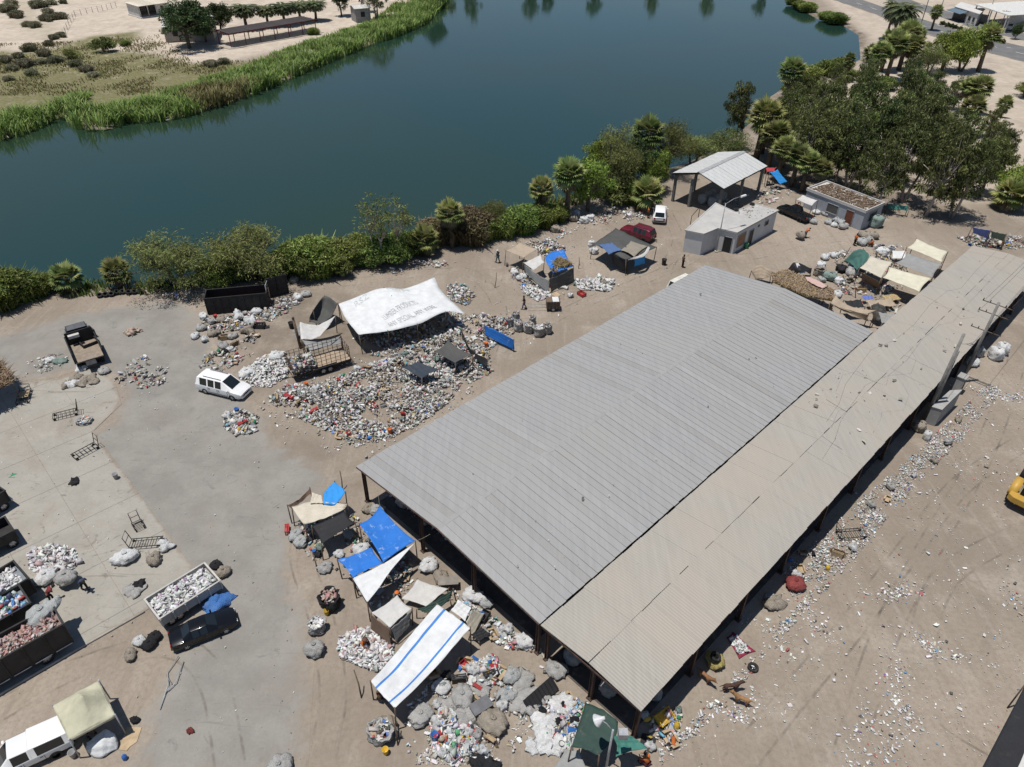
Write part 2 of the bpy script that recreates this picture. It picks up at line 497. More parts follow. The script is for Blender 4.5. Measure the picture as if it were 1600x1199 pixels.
# concrete yard in cast bays with open joints
CONC = [G(-70, 606), G(96, 592), G(150, 572), G(182, 604), G(190, 632), G(146, 674), G(312, 902), G(226, 956), G(120, 1016), G(0, 1086), G(-120, 1150), G(-160, 760)]
cy = tag(put('concrete_yard', None), 'pale stained concrete yard slab beside the asphalt', 'slab', kind='structure')
ex = (G(312, 902) - G(146, 674)).normalized(); ey = Vector((-ex.y, ex.x, 0)); oc = G(146, 674)
k = 0
bays = []
cpoly = np.array([(p.x, p.y) for p in CONC])
def clip_cell(poly, o, ex, ey, u0, u1, v0, v1):
    bm = bmesh.new(); bm.faces.new([bm.verts.new((p[0], p[1], 0)) for p in poly])
    for co, no in ((o + ex * u0, -ex), (o + ex * u1, ex), (o + ey * v0, -ey), (o + ey * v1, ey)):
        if not bm.faces: break
        bmesh.ops.bisect_plane(bm, geom=bm.verts[:] + bm.edges[:] + bm.faces[:], dist=1e-5, plane_co=co, plane_no=no, clear_outer=True)
    r = [[(v.co.x, v.co.y) for v in f.verts] for f in bm.faces]
    bm.free(); return r
def in_dist(pts): return edge_dist(np.array(pts), cpoly)
for iu in range(-5, 9):
    for iv in range(-12, 12):
        for r in clip_cell(cpoly, oc, ex, ey, iu * 5.2 + 0.012, (iu + 1) * 5.2 - 0.012, iv * 4.6 + 0.012, (iv + 1) * 4.6 - 0.012):
            if len(r) < 3: continue
            ar = abs(sum(r[i][0] * r[(i + 1) % len(r)][1] - r[(i + 1) % len(r)][0] * r[i][1] for i in range(len(r)))) / 2
            if ar < 0.3: continue
            m = np.array(r).mean(0)
            if m[0] < -58 or m[1] < 14: continue
            b = sheet('concrete_bay', r, 0.035, conc, None, cell=1.5, parent=cy)
            q = np.zeros(len(b.data.vertices) * 3, np.float32); b.data.vertices.foreach_get('co', q); q = q.reshape(-1, 3)
            b.data.attributes['rim'].data.foreach_set('value', edge_dist(q.astype(float), cpoly).astype(np.float32))
            bays.append(b)
# kerb along the slab's lower rim
kb = MB()
pts = [G(-60, 1119), G(0, 1086), G(120, 1016), G(226, 956)]
kb.tube([p + Vector((0, 0, 0.04)) for p in pts], 0.10, 4)
tag(kb.obj('concrete_kerb', M('kerb_concrete', (0.36, 0.335, 0.29), dirt=0.4), ), 'low concrete kerb along the slab rim beneath the black trailer', 'kerb', kind='structure')
# worn dust track past the shacks (paler trodden soil)
trk = paving_mat('trodden_dust', (0.38, 0.32, 0.255), (0.44, 0.375, 0.305), (0.25, 0.2, 0.15), 3.0, 0.3, 0.3)

# road beyond the grove
rd_lo = [(1225, -28), (1297, -2), (1372, 24), (1450, 54), (1525, 77), (1600, 97), (1760, 138)]
rd_mid0 = [(1305, -28), (1330, -6), (1400, 18), (1450, 33), (1525, 56), (1600, 73), (1760, 108)]
rd_mid1 = [(1330, -28), (1362, -8), (1410, 8), (1460, 24), (1525, 46), (1600, 64), (1760, 97)]
rd_up = [(1385, -28), (1402, -8), (1440, 6), (1490, 20), (1545, 38), (1600, 52), (1760, 82)]
rdm = paving_mat('road_asphalt', (0.13, 0.13, 0.13), (0.175, 0.172, 0.168), (0.09, 0.09, 0.09), 0.7, 0.15, 0.3)
def strip(name, a, b, z, mat, label, cat, kind='structure'):
    P, Q = GA(a, z), GA(b, z)
    poly = [(p.x, p.y) for p in P] + [(q.x, q.y) for q in reversed(Q)]
    o = sheet(name, poly, z, mat, label, cell=4.0)
    if kind: o['kind'] = kind
    o['category'] = cat
    return o
strip('road', rd_lo, rd_mid0, 0.05, rdm, 'near carriageway of the asphalt road beyond the grove', 'road')
strip('road', rd_mid1, rd_up, 0.05, rdm, 'far carriageway of the asphalt road beyond the hedge', 'road')
medm = M('median_soil', (0.36, 0.31, 0.25), dirt=0.2)
def raised(name, a, b, z, mat, label, cat):
    P, Q = GA(a, z), GA(b, z)
    m = MB()
    for i in range(len(P) - 1):
        m.prism([P[i], P[i + 1], Q[i + 1], Q[i]], -0.05, z)
    return tag(m.obj(name, mat), label, cat, kind='structure')
raised('road_median', rd_mid0, rd_mid1, 0.14, medm, 'raised earth median between the two carriageways', 'median')
# lane markings: dashed white on the near carriageway, yellow edge line
wp = M('road_paint_white', (0.62, 0.61, 0.58), dirt=0.3); yp = M('road_paint_yellow', (0.6, 0.42, 0.08), dirt=0.3)
lm = MB()
A_, B_ = GA(rd_lo, 0.055), GA(rd_mid0, 0.055)
def at_path(P, s):
    d = 0
    for i in range(len(P) - 1):
        L = (P[i + 1] - P[i]).length
        if d + L >= s: return P[i].lerp(P[i + 1], (s - d) / L), (P[i + 1] - P[i]).normalized()
        d += L
    return P[-1], (P[-1] - P[-2]).normalized()
Lm = [a_.lerp(b_, 0.5) for a_, b_ in zip(A_, B_)]
tot = sum((Lm[i + 1] - Lm[i]).length for i in range(len(Lm) - 1))
s_ = 0
while s_ < tot - 3:
    p, d = at_path(Lm, s_); q, _ = at_path(Lm, s_ + 3.5); n = Vector((-d.y, d.x, 0)) * 0.08
    lm.add([p - n, q - n, q + n, p + n], [(0, 1, 2, 3)]); s_ += 9
tag(lm.obj('lane_marking', wp), 'dashed white lane line on the near carriageway', 'road marking', kind='structure')

# wheel ruts pressed into the dust
t = NT('wheel_rut'); v = t.pos()
dc, fine_ = dirt_colour(t, v)
hs = t.mix(0.55, dc, (0.13, 0.105, 0.085))
t.base(hs, 0.95, 0, 0.1)
tr_ = t.n('ShaderNodeBsdfTransparent'); mx = t.n('ShaderNodeMixShader')
fac = t.math('MULTIPLY', t.ramp(t.noise(v, 0.5, 5, 0.7), 0.42, 0.7, 0, 0.42), t.ramp(t.attr('rim', False), 0.0, 0.09))
t.l(fac, mx.inputs[0]); t.l(tr_.outputs[0], mx.inputs[1]); t.l(t.p.outputs[0], mx.inputs[2]); t.l(mx.outputs[0], t.out.inputs[0])
RUT = t.mat
def rut(label, px, gauge=1.6, w=0.24, z=0.018):
    P = GA(px); Q = []
    for i in range(len(P) - 1):
        a0 = P[max(0, i - 1)]; a3 = P[min(len(P) - 1, i + 2)]
        for k in range(8):
            s_ = k / 8; Q.append(0.5 * ((2 * P[i]) + (P[i + 1] - a0) * s_ + (2 * a0 - 5 * P[i] + 4 * P[i + 1] - a3) * s_ * s_ + (3 * P[i] - a0 - 3 * P[i + 1] + a3) * s_ ** 3))
    Q.append(P[-1])
    r = tag(put('wheel_rut', None), label, 'track', kind='structure')
    for sd_ in (-gauge / 2, gauge / 2):
        L_, M_, R_ = [], [], []
        for i, q in enumerate(Q):
            d = (Q[min(i + 1, len(Q) - 1)] - Q[max(i - 1, 0)]).normalized(); n = Vector((-d.y, d.x, 0)); c = q + n * sd_ + Vector((0, 0, z))
            L_.append(c - n * w / 2); M_.append(c); R_.append(c + n * w / 2)
        m = MB().grid([R_, M_, L_], sm=False); o = m.obj('track', RUT, r)
        at = o.data.attributes.new('rim', 'FLOAT', 'POINT'); k = len(Q); at.data.foreach_set('value', np.concatenate([np.zeros(k), np.full(k, w / 2), np.zeros(k)]).astype(np.float32))
for i, (lab, px) in enumerate((('wheel rut curving across the dirt yard past the loader', [(1600, 690), (1500, 760), (1420, 860), (1330, 980), (1230, 1100), (1150, 1199)]), ('straight wheel rut along the middle of the dirt yard', [(1590, 560), (1540, 700), (1450, 860), (1380, 1000), (1320, 1199)]), ('wheel rut turning toward the neighbouring shed', [(1600, 830), (1480, 900), (1440, 1020), (1470, 1110), (1560, 1170)]), ('wheel rut along the track past the shacks', [(560, 715), (680, 620), (790, 540), (900, 480), (1000, 440), (1080, 405), (1100, 380)]), ('wheel rut branching to the bank path', [(760, 560), (780, 480), (740, 430), (690, 425), (560, 440), (430, 455)]), ('wheel rut in front of the white block building', [(1040, 420), (1060, 380), (1050, 350), (1040, 330)]), ('wheel rut from the block building to the sorting place', [(1090, 405), (1180, 400), (1250, 380), (1330, 372), (1400, 365)]), ('wheel rut along the lower edge of the concrete slab', [(0, 1110), (120, 1045), (260, 1010), (330, 1060), (360, 1199)]), ('faint wheel rut between asphalt and stalls', [(500, 770), (470, 860), (500, 960), (520, 1080), (500, 1199)]))):
    rut(lab, px, z=0.05 if i in (0, 1, 2) else 0.055)
# ================================================================== SHEDS AND BUILDINGS
U = Vector((math.sin(math.radians(45.02)), math.cos(math.radians(45.02)), 0))
Vv = Vector((U.y, -U.x, 0))
EAVE = 3.8
L1, W1, L2, W2 = 47.6, 19.36, 75.2, 7.6
A0 = G(556, 729, EAVE)
D0 = A0 + Vv * W1
YAW = math.atan2(U.y, U.x)

def roof_metal(name, col, warm, streak=0.5, dust=0.3, tone=0.12):
    t = NT(name); v = t.pos()
    r = t.n('ShaderNodeObjectInfo').outputs['Random']
    mp = t.n('ShaderNodeMapping'); mp.inputs['Rotation'].default_value = (0, 0, -YAW); mp.inputs['Scale'].default_value = (2.2, 0.18, 0.18); t.l(v, mp.inputs['Vector'])
    st = t.noise(mp.outputs[0], 1.3, 5, 0.7)
    c = t.mix(t.ramp(st, 0.3, 0.7), sc(col, 0.93), sc(col, 1.05))
    c = t.mix(t.ramp(t.noise(v, 0.12, 5, 0.65), 0.42, 0.66, 0, dust), c, warm)
    c = t.mix(t.ramp(t.noise(v, 0.9, 6, 0.75, 0.8), 0.63, 0.75, 0, streak), c, sc(warm, 0.62))
    c = t.mix(t.ramp(r, 0, 1, 0.0, tone), c, sc(col, 0.72))
    c = t.mix(t.ramp(t.noise(v, 3.0, 3, 0.6), 0.70, 0.76, 0, 0.4), c, sc(warm, 0.5))
    t.base(c, 0.55, 0.0, 0.3)
    t.bump(t.noise(v, 2.5, 3, 0.6), 0.05, 0.02)
    return t.mat
RM1 = roof_metal('grey_roof_sheet', (0.290, 0.287, 0.281), (0.298, 0.288, 0.268), 0.35, 0.55)
RM2 = roof_metal('dusty_roof_sheet', (0.322, 0.299, 0.260), (0.348, 0.306, 0.254), 0.5, 0.75, 0.05)
STEEL = M('rusty_brown_steel', (0.075, 0.045, 0.035), 0.7, 0.35, 3, dirt=0.2, dcol=(0.2, 0.13, 0.09))
DSTEEL = M('dark_steel', (0.03, 0.03, 0.032), 0.55, 0.3, 3, dirt=0.15)
GSTEEL = M('galvanised_steel', (0.33, 0.34, 0.35), 0.5, 0.2, 3, metal=0.3, dirt=0.2)

def seam_panel(w, ln, th=0.03):
    """standing-seam sheet: flat pan with an upstand along one side"""
    m = MB()
    prof = [(0, 0), (0.010, 0.032), (0.034, 0.032), (0.044, 0.0), (w - 0.006, 0.0)]
    n = 3
    for a_, b_ in zip(prof[:-1], prof[1:]):
        P = [[(a_[0], ln * k / n, a_[1]), (b_[0], ln * k / n, b_[1])] for k in range(n + 1)]
        m.grid(P, sm=False)
    m.add([(0, 0, -th), (w - 0.006, 0, -th), (w - 0.006, 0, 0), (0, 0, 0)], [(0, 1, 2, 3)])
    m.add([(0, 0, -th), (w - 0.006, 0, -th), (w - 0.006, ln, -th), (0, ln, -th)], [(0, 3, 2, 1)])
    return m
def corr_panel(w, ln, pitch=0.2, amp=0.008, th=0.03):
    m = MB(); n = int(round(w / pitch)) * 4
    P = []
    for k in range(2):
        P.append([(w * i / n, ln * k, amp * math.sin(i * math.pi / 2)) for i in range(n + 1)])
    m.grid([list(r) for r in P], sm=False)
    m.add([(0, 0, -th - amp), (w, 0, -th - amp), (w, ln, -th - amp), (0, ln, -th - amp)], [(0, 3, 2, 1)])
    m.add([(0, 0, -th - amp), (w, 0, -th - amp), (w, 0, -amp * 0.2), (0, 0, -amp * 0.2)], [(0, 1, 2, 3)])
    return m
def lay(root, mesh, n, w, W, rise, eave, y0, skip=()):
    """two slopes of sheets, ridge along local x at y0+W/2"""
    hw = W / 2; ang = math.atan2(rise, hw)
    for side in (0, 1):
        for i in range(n):
            dz = rnd.uniform(-0.008, 0.008); dy = rnd.uniform(-.025, .025)
            if side == 0:
                put('roof_sheet', mesh, root, (i * w, y0 + dy, eave + dz), (ang + rnd.uniform(-.0008, .0008), 0, 0))
            else:
                put('roof_sheet', mesh, root, ((i + 1) * w, y0 + W + dy, eave + dz), (ang + rnd.uniform(-.0008, .0008), 0, math.pi))

big = thing('market_shed', 'large open steel shed with a grey standing seam gable roof', 'shed', (D0.x, D0.y, 0), YAW)
nP = 78
pw = L1 / nP
pm = seam_panel(pw, math.hypot(W1 / 2, 0.85) - 0.02).mesh('grey_roof_sheet', RM1)
lay(big, pm, nP, pw, W1, 0.85, EAVE, 0.0)
RM1B = roof_metal('patched_roof_sheet', (0.272, 0.266, 0.256), (0.275, 0.258, 0.232), 0.45, 0.6)
RM1C = roof_metal('new_roof_sheet', (0.305, 0.302, 0.296), (0.305, 0.297, 0.28), 0.2, 0.3)
pmb, pmc = pm.copy(), pm.copy()
pmb.materials[0] = RM1B; pmc.materials[0] = RM1C
for o_ in [c_ for c_ in big.children if c_.name.startswith('roof_sheet')]:
    q_ = rnd.random()
    if q_ < 0.05: o_.data = pmb
    elif q_ < 0.12: o_.data = pmc
for k in range(16):
    x0, x1 = L1 * k / 16 + 0.005, L1 * (k + 1) / 16 - 0.005
    MB().add([(x0, W1 / 2 - 0.2, EAVE + 0.835), (x1, W1 / 2 - 0.2, EAVE + 0.835), (x1, W1 / 2, EAVE + 0.872), (x0, W1 / 2, EAVE + 0.872), (x0, W1 / 2 + 0.2, EAVE + 0.835), (x1, W1 / 2 + 0.2, EAVE + 0.835),
              (x0, W1 / 2 - 0.2, EAVE + 0.80), (x1, W1 / 2 - 0.2, EAVE + 0.80), (x0, W1 / 2 + 0.2, EAVE + 0.80), (x1, W1 / 2 + 0.2, EAVE + 0.80)], [(0, 1, 2, 3), (3, 2, 5, 4), (6, 7, 1, 0), (4, 5, 9, 8)]).obj('ridge_cap', RM1, big)
def gable_beam(x, W, rise, eave, y0, d=0.3, mat=STEEL, root=None, name='rafter'):
    m = MB()
    for (ya, za, yb, zb) in ((y0 + 0.1, eave - 0.1, y0 + W / 2, eave + rise - 0.1), (y0 + W - 0.1, eave - 0.1, y0 + W / 2, eave + rise - 0.1)):
        m.tube([(x, ya, za - d / 2), (x, yb, zb - d / 2)], d * 0.62, 4, sm=False)
    return m.obj(name, mat, root)
def ibeam_post(h, s=0.22):
    m = MB()
    m.box((0, s / 2, h / 2), (s, 0.03, h)); m.box((0, -s / 2, h / 2), (s, 0.03, h)); m.box((0, 0, h / 2), (0.03, s - 0.03, h))
    m.box((0, 0, 0.05), (s * 1.7, s * 1.7, 0.1))
    return m.mesh('post', STEEL)
pst = ibeam_post(EAVE - 0.35)
pst2 = ibeam_post(EAVE + 0.3)
for i in range(8):
    x = 0.35 + i * (L1 - 0.7) / 7
    gable_beam(x, W1, 0.85, EAVE, 0.0, root=big)
    for yy in (0.35, W1 - 0.35): put('post', pst, big, (x, yy, 0))
for yy in (W1 * 0.33, W1 * 0.62): put('post', pst2, big, (0.35, yy, 0))
pl = MB()
for k in range(1, 14):
    yy = W1 * k / 14; z = EAVE - 0.12 + 0.85 * (1 - abs(yy - W1 / 2) / (W1 / 2))
    pl.box((L1 / 2, yy, z - 0.02), (L1 - 0.1, 0.07, 0.12))
pl.obj('purlin', STEEL, big)
ev = MB()
for yy in (0.06, W1 - 0.06): ev.box((L1 / 2, yy, EAVE - 0.13), (L1 - 0.06, 0.08, 0.16))
ev.obj('eave_beam', STEEL, big)
for xx in (0.05, L1 - 0.05):
    fs = MB()
    for (ya, za, yb, zb) in ((0.02, EAVE - 0.12, W1 / 2, EAVE + 0.73), (W1 - 0.02, EAVE - 0.12, W1 / 2, EAVE + 0.73)):
        fs.tube([(xx, ya, za), (xx, yb, zb)], 0.09, 4, sm=False)
    fs.obj('gable_fascia', STEEL, big)
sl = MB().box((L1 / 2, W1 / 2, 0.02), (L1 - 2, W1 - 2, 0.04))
sl.obj('floor_slab', M('shade_darkened_floor', (0.07, 0.06, 0.052), dirt=0.4), big)  # floor colour darkened so the shade under the roof reads near black

lo_ = D0 + Vv * 0.12
low = thing('long_shed', 'long narrow shed with a dusty tan corrugated roof along the grey shed', 'shed', (lo_.x, lo_.y, 0), YAW)
nQ = 75
qw = L2 / nQ
RISE2 = 0.34
pm2 = corr_panel(qw, math.hypot(W2 / 2, RISE2) - 0.01).mesh('dusty_roof_sheet', RM2)
lay(low, pm2, nQ, qw, W2, RISE2, EAVE - 0.03, -W2)
for i in range(14):
    x = 0.4 + i * (L2 - 0.8) / 13
    gable_beam(x, W2, RISE2, EAVE, -W2, 0.22, root=low)
    for yy in ((-W2 + 0.3,) if 0 < i < 9 else (-W2 + 0.3, -0.3)): put('post', pst, low, (x, yy, 0))
put('post', ibeam_post(EAVE), low, (0.4, -W2 * 0.52, 0))
e2 = MB()
for yy in (-W2 + 0.06, -0.07): e2.box((L2 / 2, yy, EAVE - 0.16), (L2 - 0.06, 0.08, 0.13))
for xx in (0.05, L2 - 0.05): e2.box((xx, -W2 / 2, EAVE - 0.16), (0.09, W2 - 0.2, 0.13))
e2.obj('eave_beam', STEEL, low)
# floor slab, same dark colour standing in for deep shade under the roof
MB().box((L2 / 2, -W2 / 2, 0.02), (L2 - 1, W2 - 1, 0.04)).obj('floor_slab', M('shade_darkened_floor', (0.07, 0.06, 0.052)), low)
def LW(x, y, z=0.0):            # shed coordinates -> world
    return D0 + U * x - Vv * y + Vector((0, 0, z))

# ---- small open gable shed by the lake
eh = 4.3
LF, RF, RB, LB = G(1052.4, 269.5, eh), G(1130.6, 295, eh), G(1198.8, 260, eh), G(1124, 237, eh)
fx = ((RB - RF) + (LB - LF)).normalized(); fy = Vector((-fx.y, fx.x, 0))
dl = ((RB - RF).length + (LB - LF).length) / 2
dw = ((LF - RF).dot(fy) + (LB - RB).dot(fy)) / 2
sm_ = thing('gable_canopy', 'small open steel canopy with a pale gable roof by the lake trees', 'shed', (RF.x, RF.y, 0), math.atan2(fx.y, fx.x))
RM3 = roof_metal('pale_roof_sheet', (0.50, 0.50, 0.485), (0.46, 0.45, 0.42), 0.15, 0.2)
n3 = 14
lay(sm_, seam_panel(dl / n3, math.hypot(dw / 2, 1.15) - 0.02).mesh('pale_roof_sheet', RM3), n3, dl / n3, dw, 1.15, eh, 0.0)
m = MB(); m.add([(0, dw / 2 - 0.35, eh + 1.11), (dl, dw / 2 - 0.35, eh + 1.11), (dl, dw / 2, eh + 1.22), (0, dw / 2, eh + 1.22), (0, dw / 2 + 0.35, eh + 1.11), (dl, dw / 2 + 0.35, eh + 1.11)], [(0, 1, 2, 3), (3, 2, 5, 4)])
m.obj('ridge_cap', M('ridge_cap_grey', (0.3, 0.3, 0.3), 0.5), sm_)
ps3 = MB().box((0, 0, (eh - 0.3) / 2), (0.34, 0.34, eh - 0.3)).mesh('post', M('grey_post', (0.16, 0.16, 0.155), 0.8))
for i in range(3):
    x = 0.5 + i * (dl - 1.0) / 2
    gable_beam(x, dw, 1.15, eh, 0.0, 0.26, DSTEEL, sm_)
    for yy in (0.4, dw - 0.4): put('post', ps3, sm_, (x, yy, 0))
put('post', ps3, sm_, (0.5, dw * 0.62, 0))
e3 = MB()
for yy in (0.06, dw - 0.06): e3.box((dl / 2, yy, eh - 0.14), (dl - 0.1, 0.1, 0.18))
e3.obj('eave_beam', DSTEEL, sm_)

# ---- buildings with walls
def wall_prism(poly, h, mat, parent, name='wall', z0=-0.05):
    return MB().prism(poly, z0, h, 0).obj(name, mat, parent)
def inset(poly, d):
    c = Vector((sum(p[0] for p in poly) / len(poly), sum(p[1] for p in poly) / len(poly)))
    out = []
    n = len(poly)
    for i in range(n):
        p0, p1, p2 = Vector(poly[i - 1][:2]), Vector(poly[i][:2]), Vector(poly[(i + 1) % n][:2])
        e1, e2 = (p1 - p0).normalized(), (p2 - p1).normalized()
        n1, n2 = Vector((-e1.y, e1.x)), Vector((-e2.y, e2.x))
        b = (n1 + n2)
        b = b / max(0.3, 1 + n1.dot(n2))
        out.append(tuple(p1 + b * d))
    return out
def area2(poly): return sum(poly[i][0] * poly[(i + 1) % len(poly)][1] - poly[(i + 1) % len(poly)][0] * poly[i][1] for i in range(len(poly)))
def ccw(poly): return poly if area2(poly) > 0 else poly[::-1]
def opening(parent, a, b, s0, s1, z0, z1, mat, name, depth=0.06, frame=None):
    """a door or window set on wall a->b (outside to the right of travel), s in metres from a"""
    d = Vector((b[0] - a[0], b[1] - a[1])); L = d.length; d /= L; n = Vector((d.y, -d.x))
    p = Vector(a[:2]) + d * (s0 + s1) / 2 + n * 0.012
    ang = math.atan2(d.y, d.x)
    o = MB().box((0, 0, 0), (s1 - s0, depth, z1 - z0)).obj(name, mat, parent, (p.x, p.y, (z0 + z1) / 2), (0, 0, ang))
    if frame:
        f = MB(); w, h = s1 - s0, z1 - z0
        f.box((0, -0.02, h / 2 + 0.03), (w + 0.14, depth + 0.03, 0.07)); f.box((0, -0.03, -h / 2 - 0.03), (w + 0.14, depth + 0.06, 0.07))
        f.box((w / 2 + 0.035, -0.02, 0), (0.06, depth + 0.03, h)); f.box((-w / 2 - 0.035, -0.02, 0), (0.06, depth + 0.03, h))
        f.obj('frame', frame, o)
    return o
WHITEW = M('white_plaster', (0.60, 0.60, 0.59), 0.9, 0.06, 0.7, dirt=0.25)
GREYW = M('grey_plaster', (0.33, 0.35, 0.38), 0.9, 0.1, 0.7, dirt=0.3)
ROOFC = M('concrete_roof', (0.46, 0.445, 0.42), 0.92, 0.12, 0.5, dirt=0.3)
DARK = M('dark_opening', (0.02, 0.02, 0.022), 0.5)
BROWND = M('brown_door_paint', (0.16, 0.06, 0.035), 0.6)
WOODP = M('plywood_board', (0.26, 0.15, 0.085), 0.8, dirt=0.2)
FRAMEW = M('frame_grey', (0.3, 0.3, 0.3), 0.6)
def flat_building(name, label, cat, px, h, wmat, rmat, over=0.15, upstand=0.12):
    poly = ccw([(p.x, p.y) for p in GA(px, h)])
    c = np.array(poly).mean(0)
    r = thing(name, label, cat, (c[0], c[1], 0))
    loc = [(p[0] - c[0], p[1] - c[1]) for p in poly]
    wl = inset(loc, over)
    wall_prism(wl, h - 0.16, wmat, r)
    MB().prism(loc, h - 0.16, h).obj('roof_slab', rmat, r)
    if upstand:
        m = MB(); inn = inset(loc, 0.14)
        for i in range(len(loc)):
            j = (i + 1) % len(loc)
            m.prism([loc[i], loc[j], inn[j], inn[i]], h - 0.004, h + upstand)
        m.obj('roof_rim', rmat, r)
    return r, wl
wb, wl = flat_building('block_building', 'white flat roofed block building with a stepped front behind the grey shed', 'building', [(1070, 360), (1100, 366), (1122, 357), (1152, 364), (1217, 329), (1181, 319), (1146, 330), (1118, 317)], 3.0, WHITEW, ROOFC, 0.12, 0.05)
# walls in order (ccw); find the walls by pixel
def wall_seg(wl, root, px, h):
    t_ = G(*px, h); best = None
    for i in range(len(wl)):
        a_, b_ = Vector(wl[i]), Vector(wl[(i + 1) % len(wl)])
        m_ = (a_ + b_) / 2 + Vector((root.location.x, root.location.y))
        d_ = (m_ - Vector((t_.x, t_.y))).length
        if best is None or d_ < best[0]: best = (d_, tuple(a_), tuple(b_), (b_ - a_).length)
    return best[1:]
a_, b_, L_ = wall_seg(wl, wb, (1184, 347), 3.0)
opening(wb, a_, b_, L_ * 0.06, L_ * 0.24, 0.7, 2.3, WOODP, 'board', frame=FRAMEW)
opening(wb, a_, b_, L_ * 0.34, L_ * 0.44, 0.0, 2.1, DARK, 'door', frame=FRAMEW)
opening(wb, a_, b_, L_ * 0.72, L_ * 0.80, 1.7, 2.2, DARK, 'window', frame=FRAMEW)
opening(wb, a_, b_, L_ * 0.54, L_ * 0.58, 2.0, 2.3, DARK, 'vent')
a_, b_, L_ = wall_seg(wl, wb, (1137, 361), 3.0)
opening(wb, a_, b_, L_ * 0.45, L_ * 0.85, 0.0, 2.1, DARK, 'door', frame=FRAMEW)
# debris and a tyre on its roof come with the litter below
gb, gl = flat_building('plaster_building', 'low grey plaster building with a leaf strewn roof under the trees', 'building', [(1353, 332), (1383, 318.5), (1291, 284), (1260, 296)], 2.7, GREYW, ROOFC, 0.1, 0.22)
a_, b_, L_ = wall_seg(gl, gb, (1306, 314), 2.7)
opening(gb, a_, b_, L_ - 2.6, L_ - 1.5, 0.0, 2.1, BROWND, 'door', frame=FRAMEW)
opening(gb, a_, b_, L_ * 0.40, L_ * 0.58, 0.8, 2.0, M('shutter_grey', (0.09, 0.09, 0.085)), 'window', frame=FRAMEW)
a_, b_, L_ = wall_seg(gl, gb, (1368, 325), 2.7)
opening(gb, a_, b_, L_ * 0.3, L_ * 0.7, 0.9, 2.1, DARK, 'window', frame=FRAMEW)

# ---- far bank buildings
def gable_house(name, label, base, toppy, depth, wmat, rmat, rise=0.8, over=0.35, porch=False, nwin=1, corr=True):
    """base: left and right pixel of the near wall foot"""
    a, b = G(*base[0]), G(*base[1])
    h = H_AT(base[0], toppy); d = (b - a); L = d.length; d.normalize()
    r = thing(name, label, 'building', (a.x, a.y, 0), math.atan2(d.y, d.x))
    m = MB()
    if porch:
        m.box((L / 2, depth - 0.1, h / 2), (L, 0.2, h)); m.box((0.1, depth / 2, h / 2), (0.2, depth - 0.4, h)); m.box((L - 0.1, depth / 2, h / 2), (0.2, depth - 0.4, h))
        m.box((L * 0.78, 0.1, h / 2), (L * 0.42, 0.2, h))
        m.obj('wall', wmat, r)
        MB().box((L / 2, depth / 2 - 0.3, 0.15), (L + 0.5, depth + 1.0, 0.3)).obj('plinth', ROOFC, r)
        for k in (0.02, 0.28, 0.54): MB().box((L * k + 0.1, 0.1, h / 2), (0.18, 0.18, h)).obj('post', wmat, r)
        opening(r, (0, 0), (L, 0), L * 0.70, L * 0.78, 0.3, h * 0.8, DARK, 'door')
    else:
        m.prism([(0, 0), (L, 0), (L, depth), (0, depth)], -0.05, h); 
        m.add([(0.0, 0, h), (0.0, depth, h), (0.0, depth / 2, h + rise), (L, 0, h), (L, depth, h), (L, depth / 2, h + rise)], [(0, 1, 2), (3, 5, 4)])
        m.obj('wall', wmat, r)
        for k in range(nwin):
            s0 = L * (k + 0.35) / nwin
            opening(r, (0, 0), (L, 0), s0, s0 + min(1.2, L * .3), h * 0.38, h * 0.75, DARK, 'window', frame=FRAMEW)
    n = max(4, int(L))
    pm = corr_panel((L + 2 * over) / n, math.hypot(depth / 2 + over, rise) if not porch else math.hypot(depth + 1.4, rise), pitch=0.3, amp=0.03).mesh('roof_sheet', rmat)
    if porch:
        ang = math.atan2(rise, depth + 1.0)
        for i in range(n): put('roof_sheet', pm, r, (-over + i * (L + 2 * over) / n, -0.9, h + 0.06), (ang * 0.3, 0, 0))
    else:
        w = (L + 2 * over) / n; k = over * rise / (depth / 2)
        ang = math.atan2(rise + k, depth / 2 + over)
        for i in range(n):
            put('roof_sheet', pm, r, (-over + i * w, -over, h + 0.08 - k), (ang, 0, 0))
            put('roof_sheet', pm, r, (-over + (i + 1) * w, depth + over, h + 0.08 - k), (ang, 0, math.pi))
    return r
FWALL = M('far_white_wall', (0.52, 0.51, 0.49), dirt=0.3)
FROOF = M('far_tin_roof', (0.50, 0.49, 0.46), 0.6, dirt=0.2)
CREAM = M('cream_tin_roof', (0.52, 0.47, 0.38), 0.7, dirt=0.2)
gable_house('porch_house', 'low house with a cream tin roof and an open dark porch', ((220, 29), (268, 22)), 10, 7.0, FWALL, CREAM, 0.5, porch=True)
gable_house('farm_house', 'pale house with a tin roof behind the dark spreading tree', ((260, 67), (336, 64)), 42, 8.0, M('pinkish_wall', (0.36, 0.32, 0.29), dirt=0.3), FROOF, 1.6, nwin=2)
gable_house('lake_hut', 'small grey hut with a white roof beside the reed bed', ((557, 36), (580, 34)), 14, 4.5, M('hut_wall', (0.27, 0.26, 0.25), dirt=0.3), FROOF, 0.5, nwin=1)

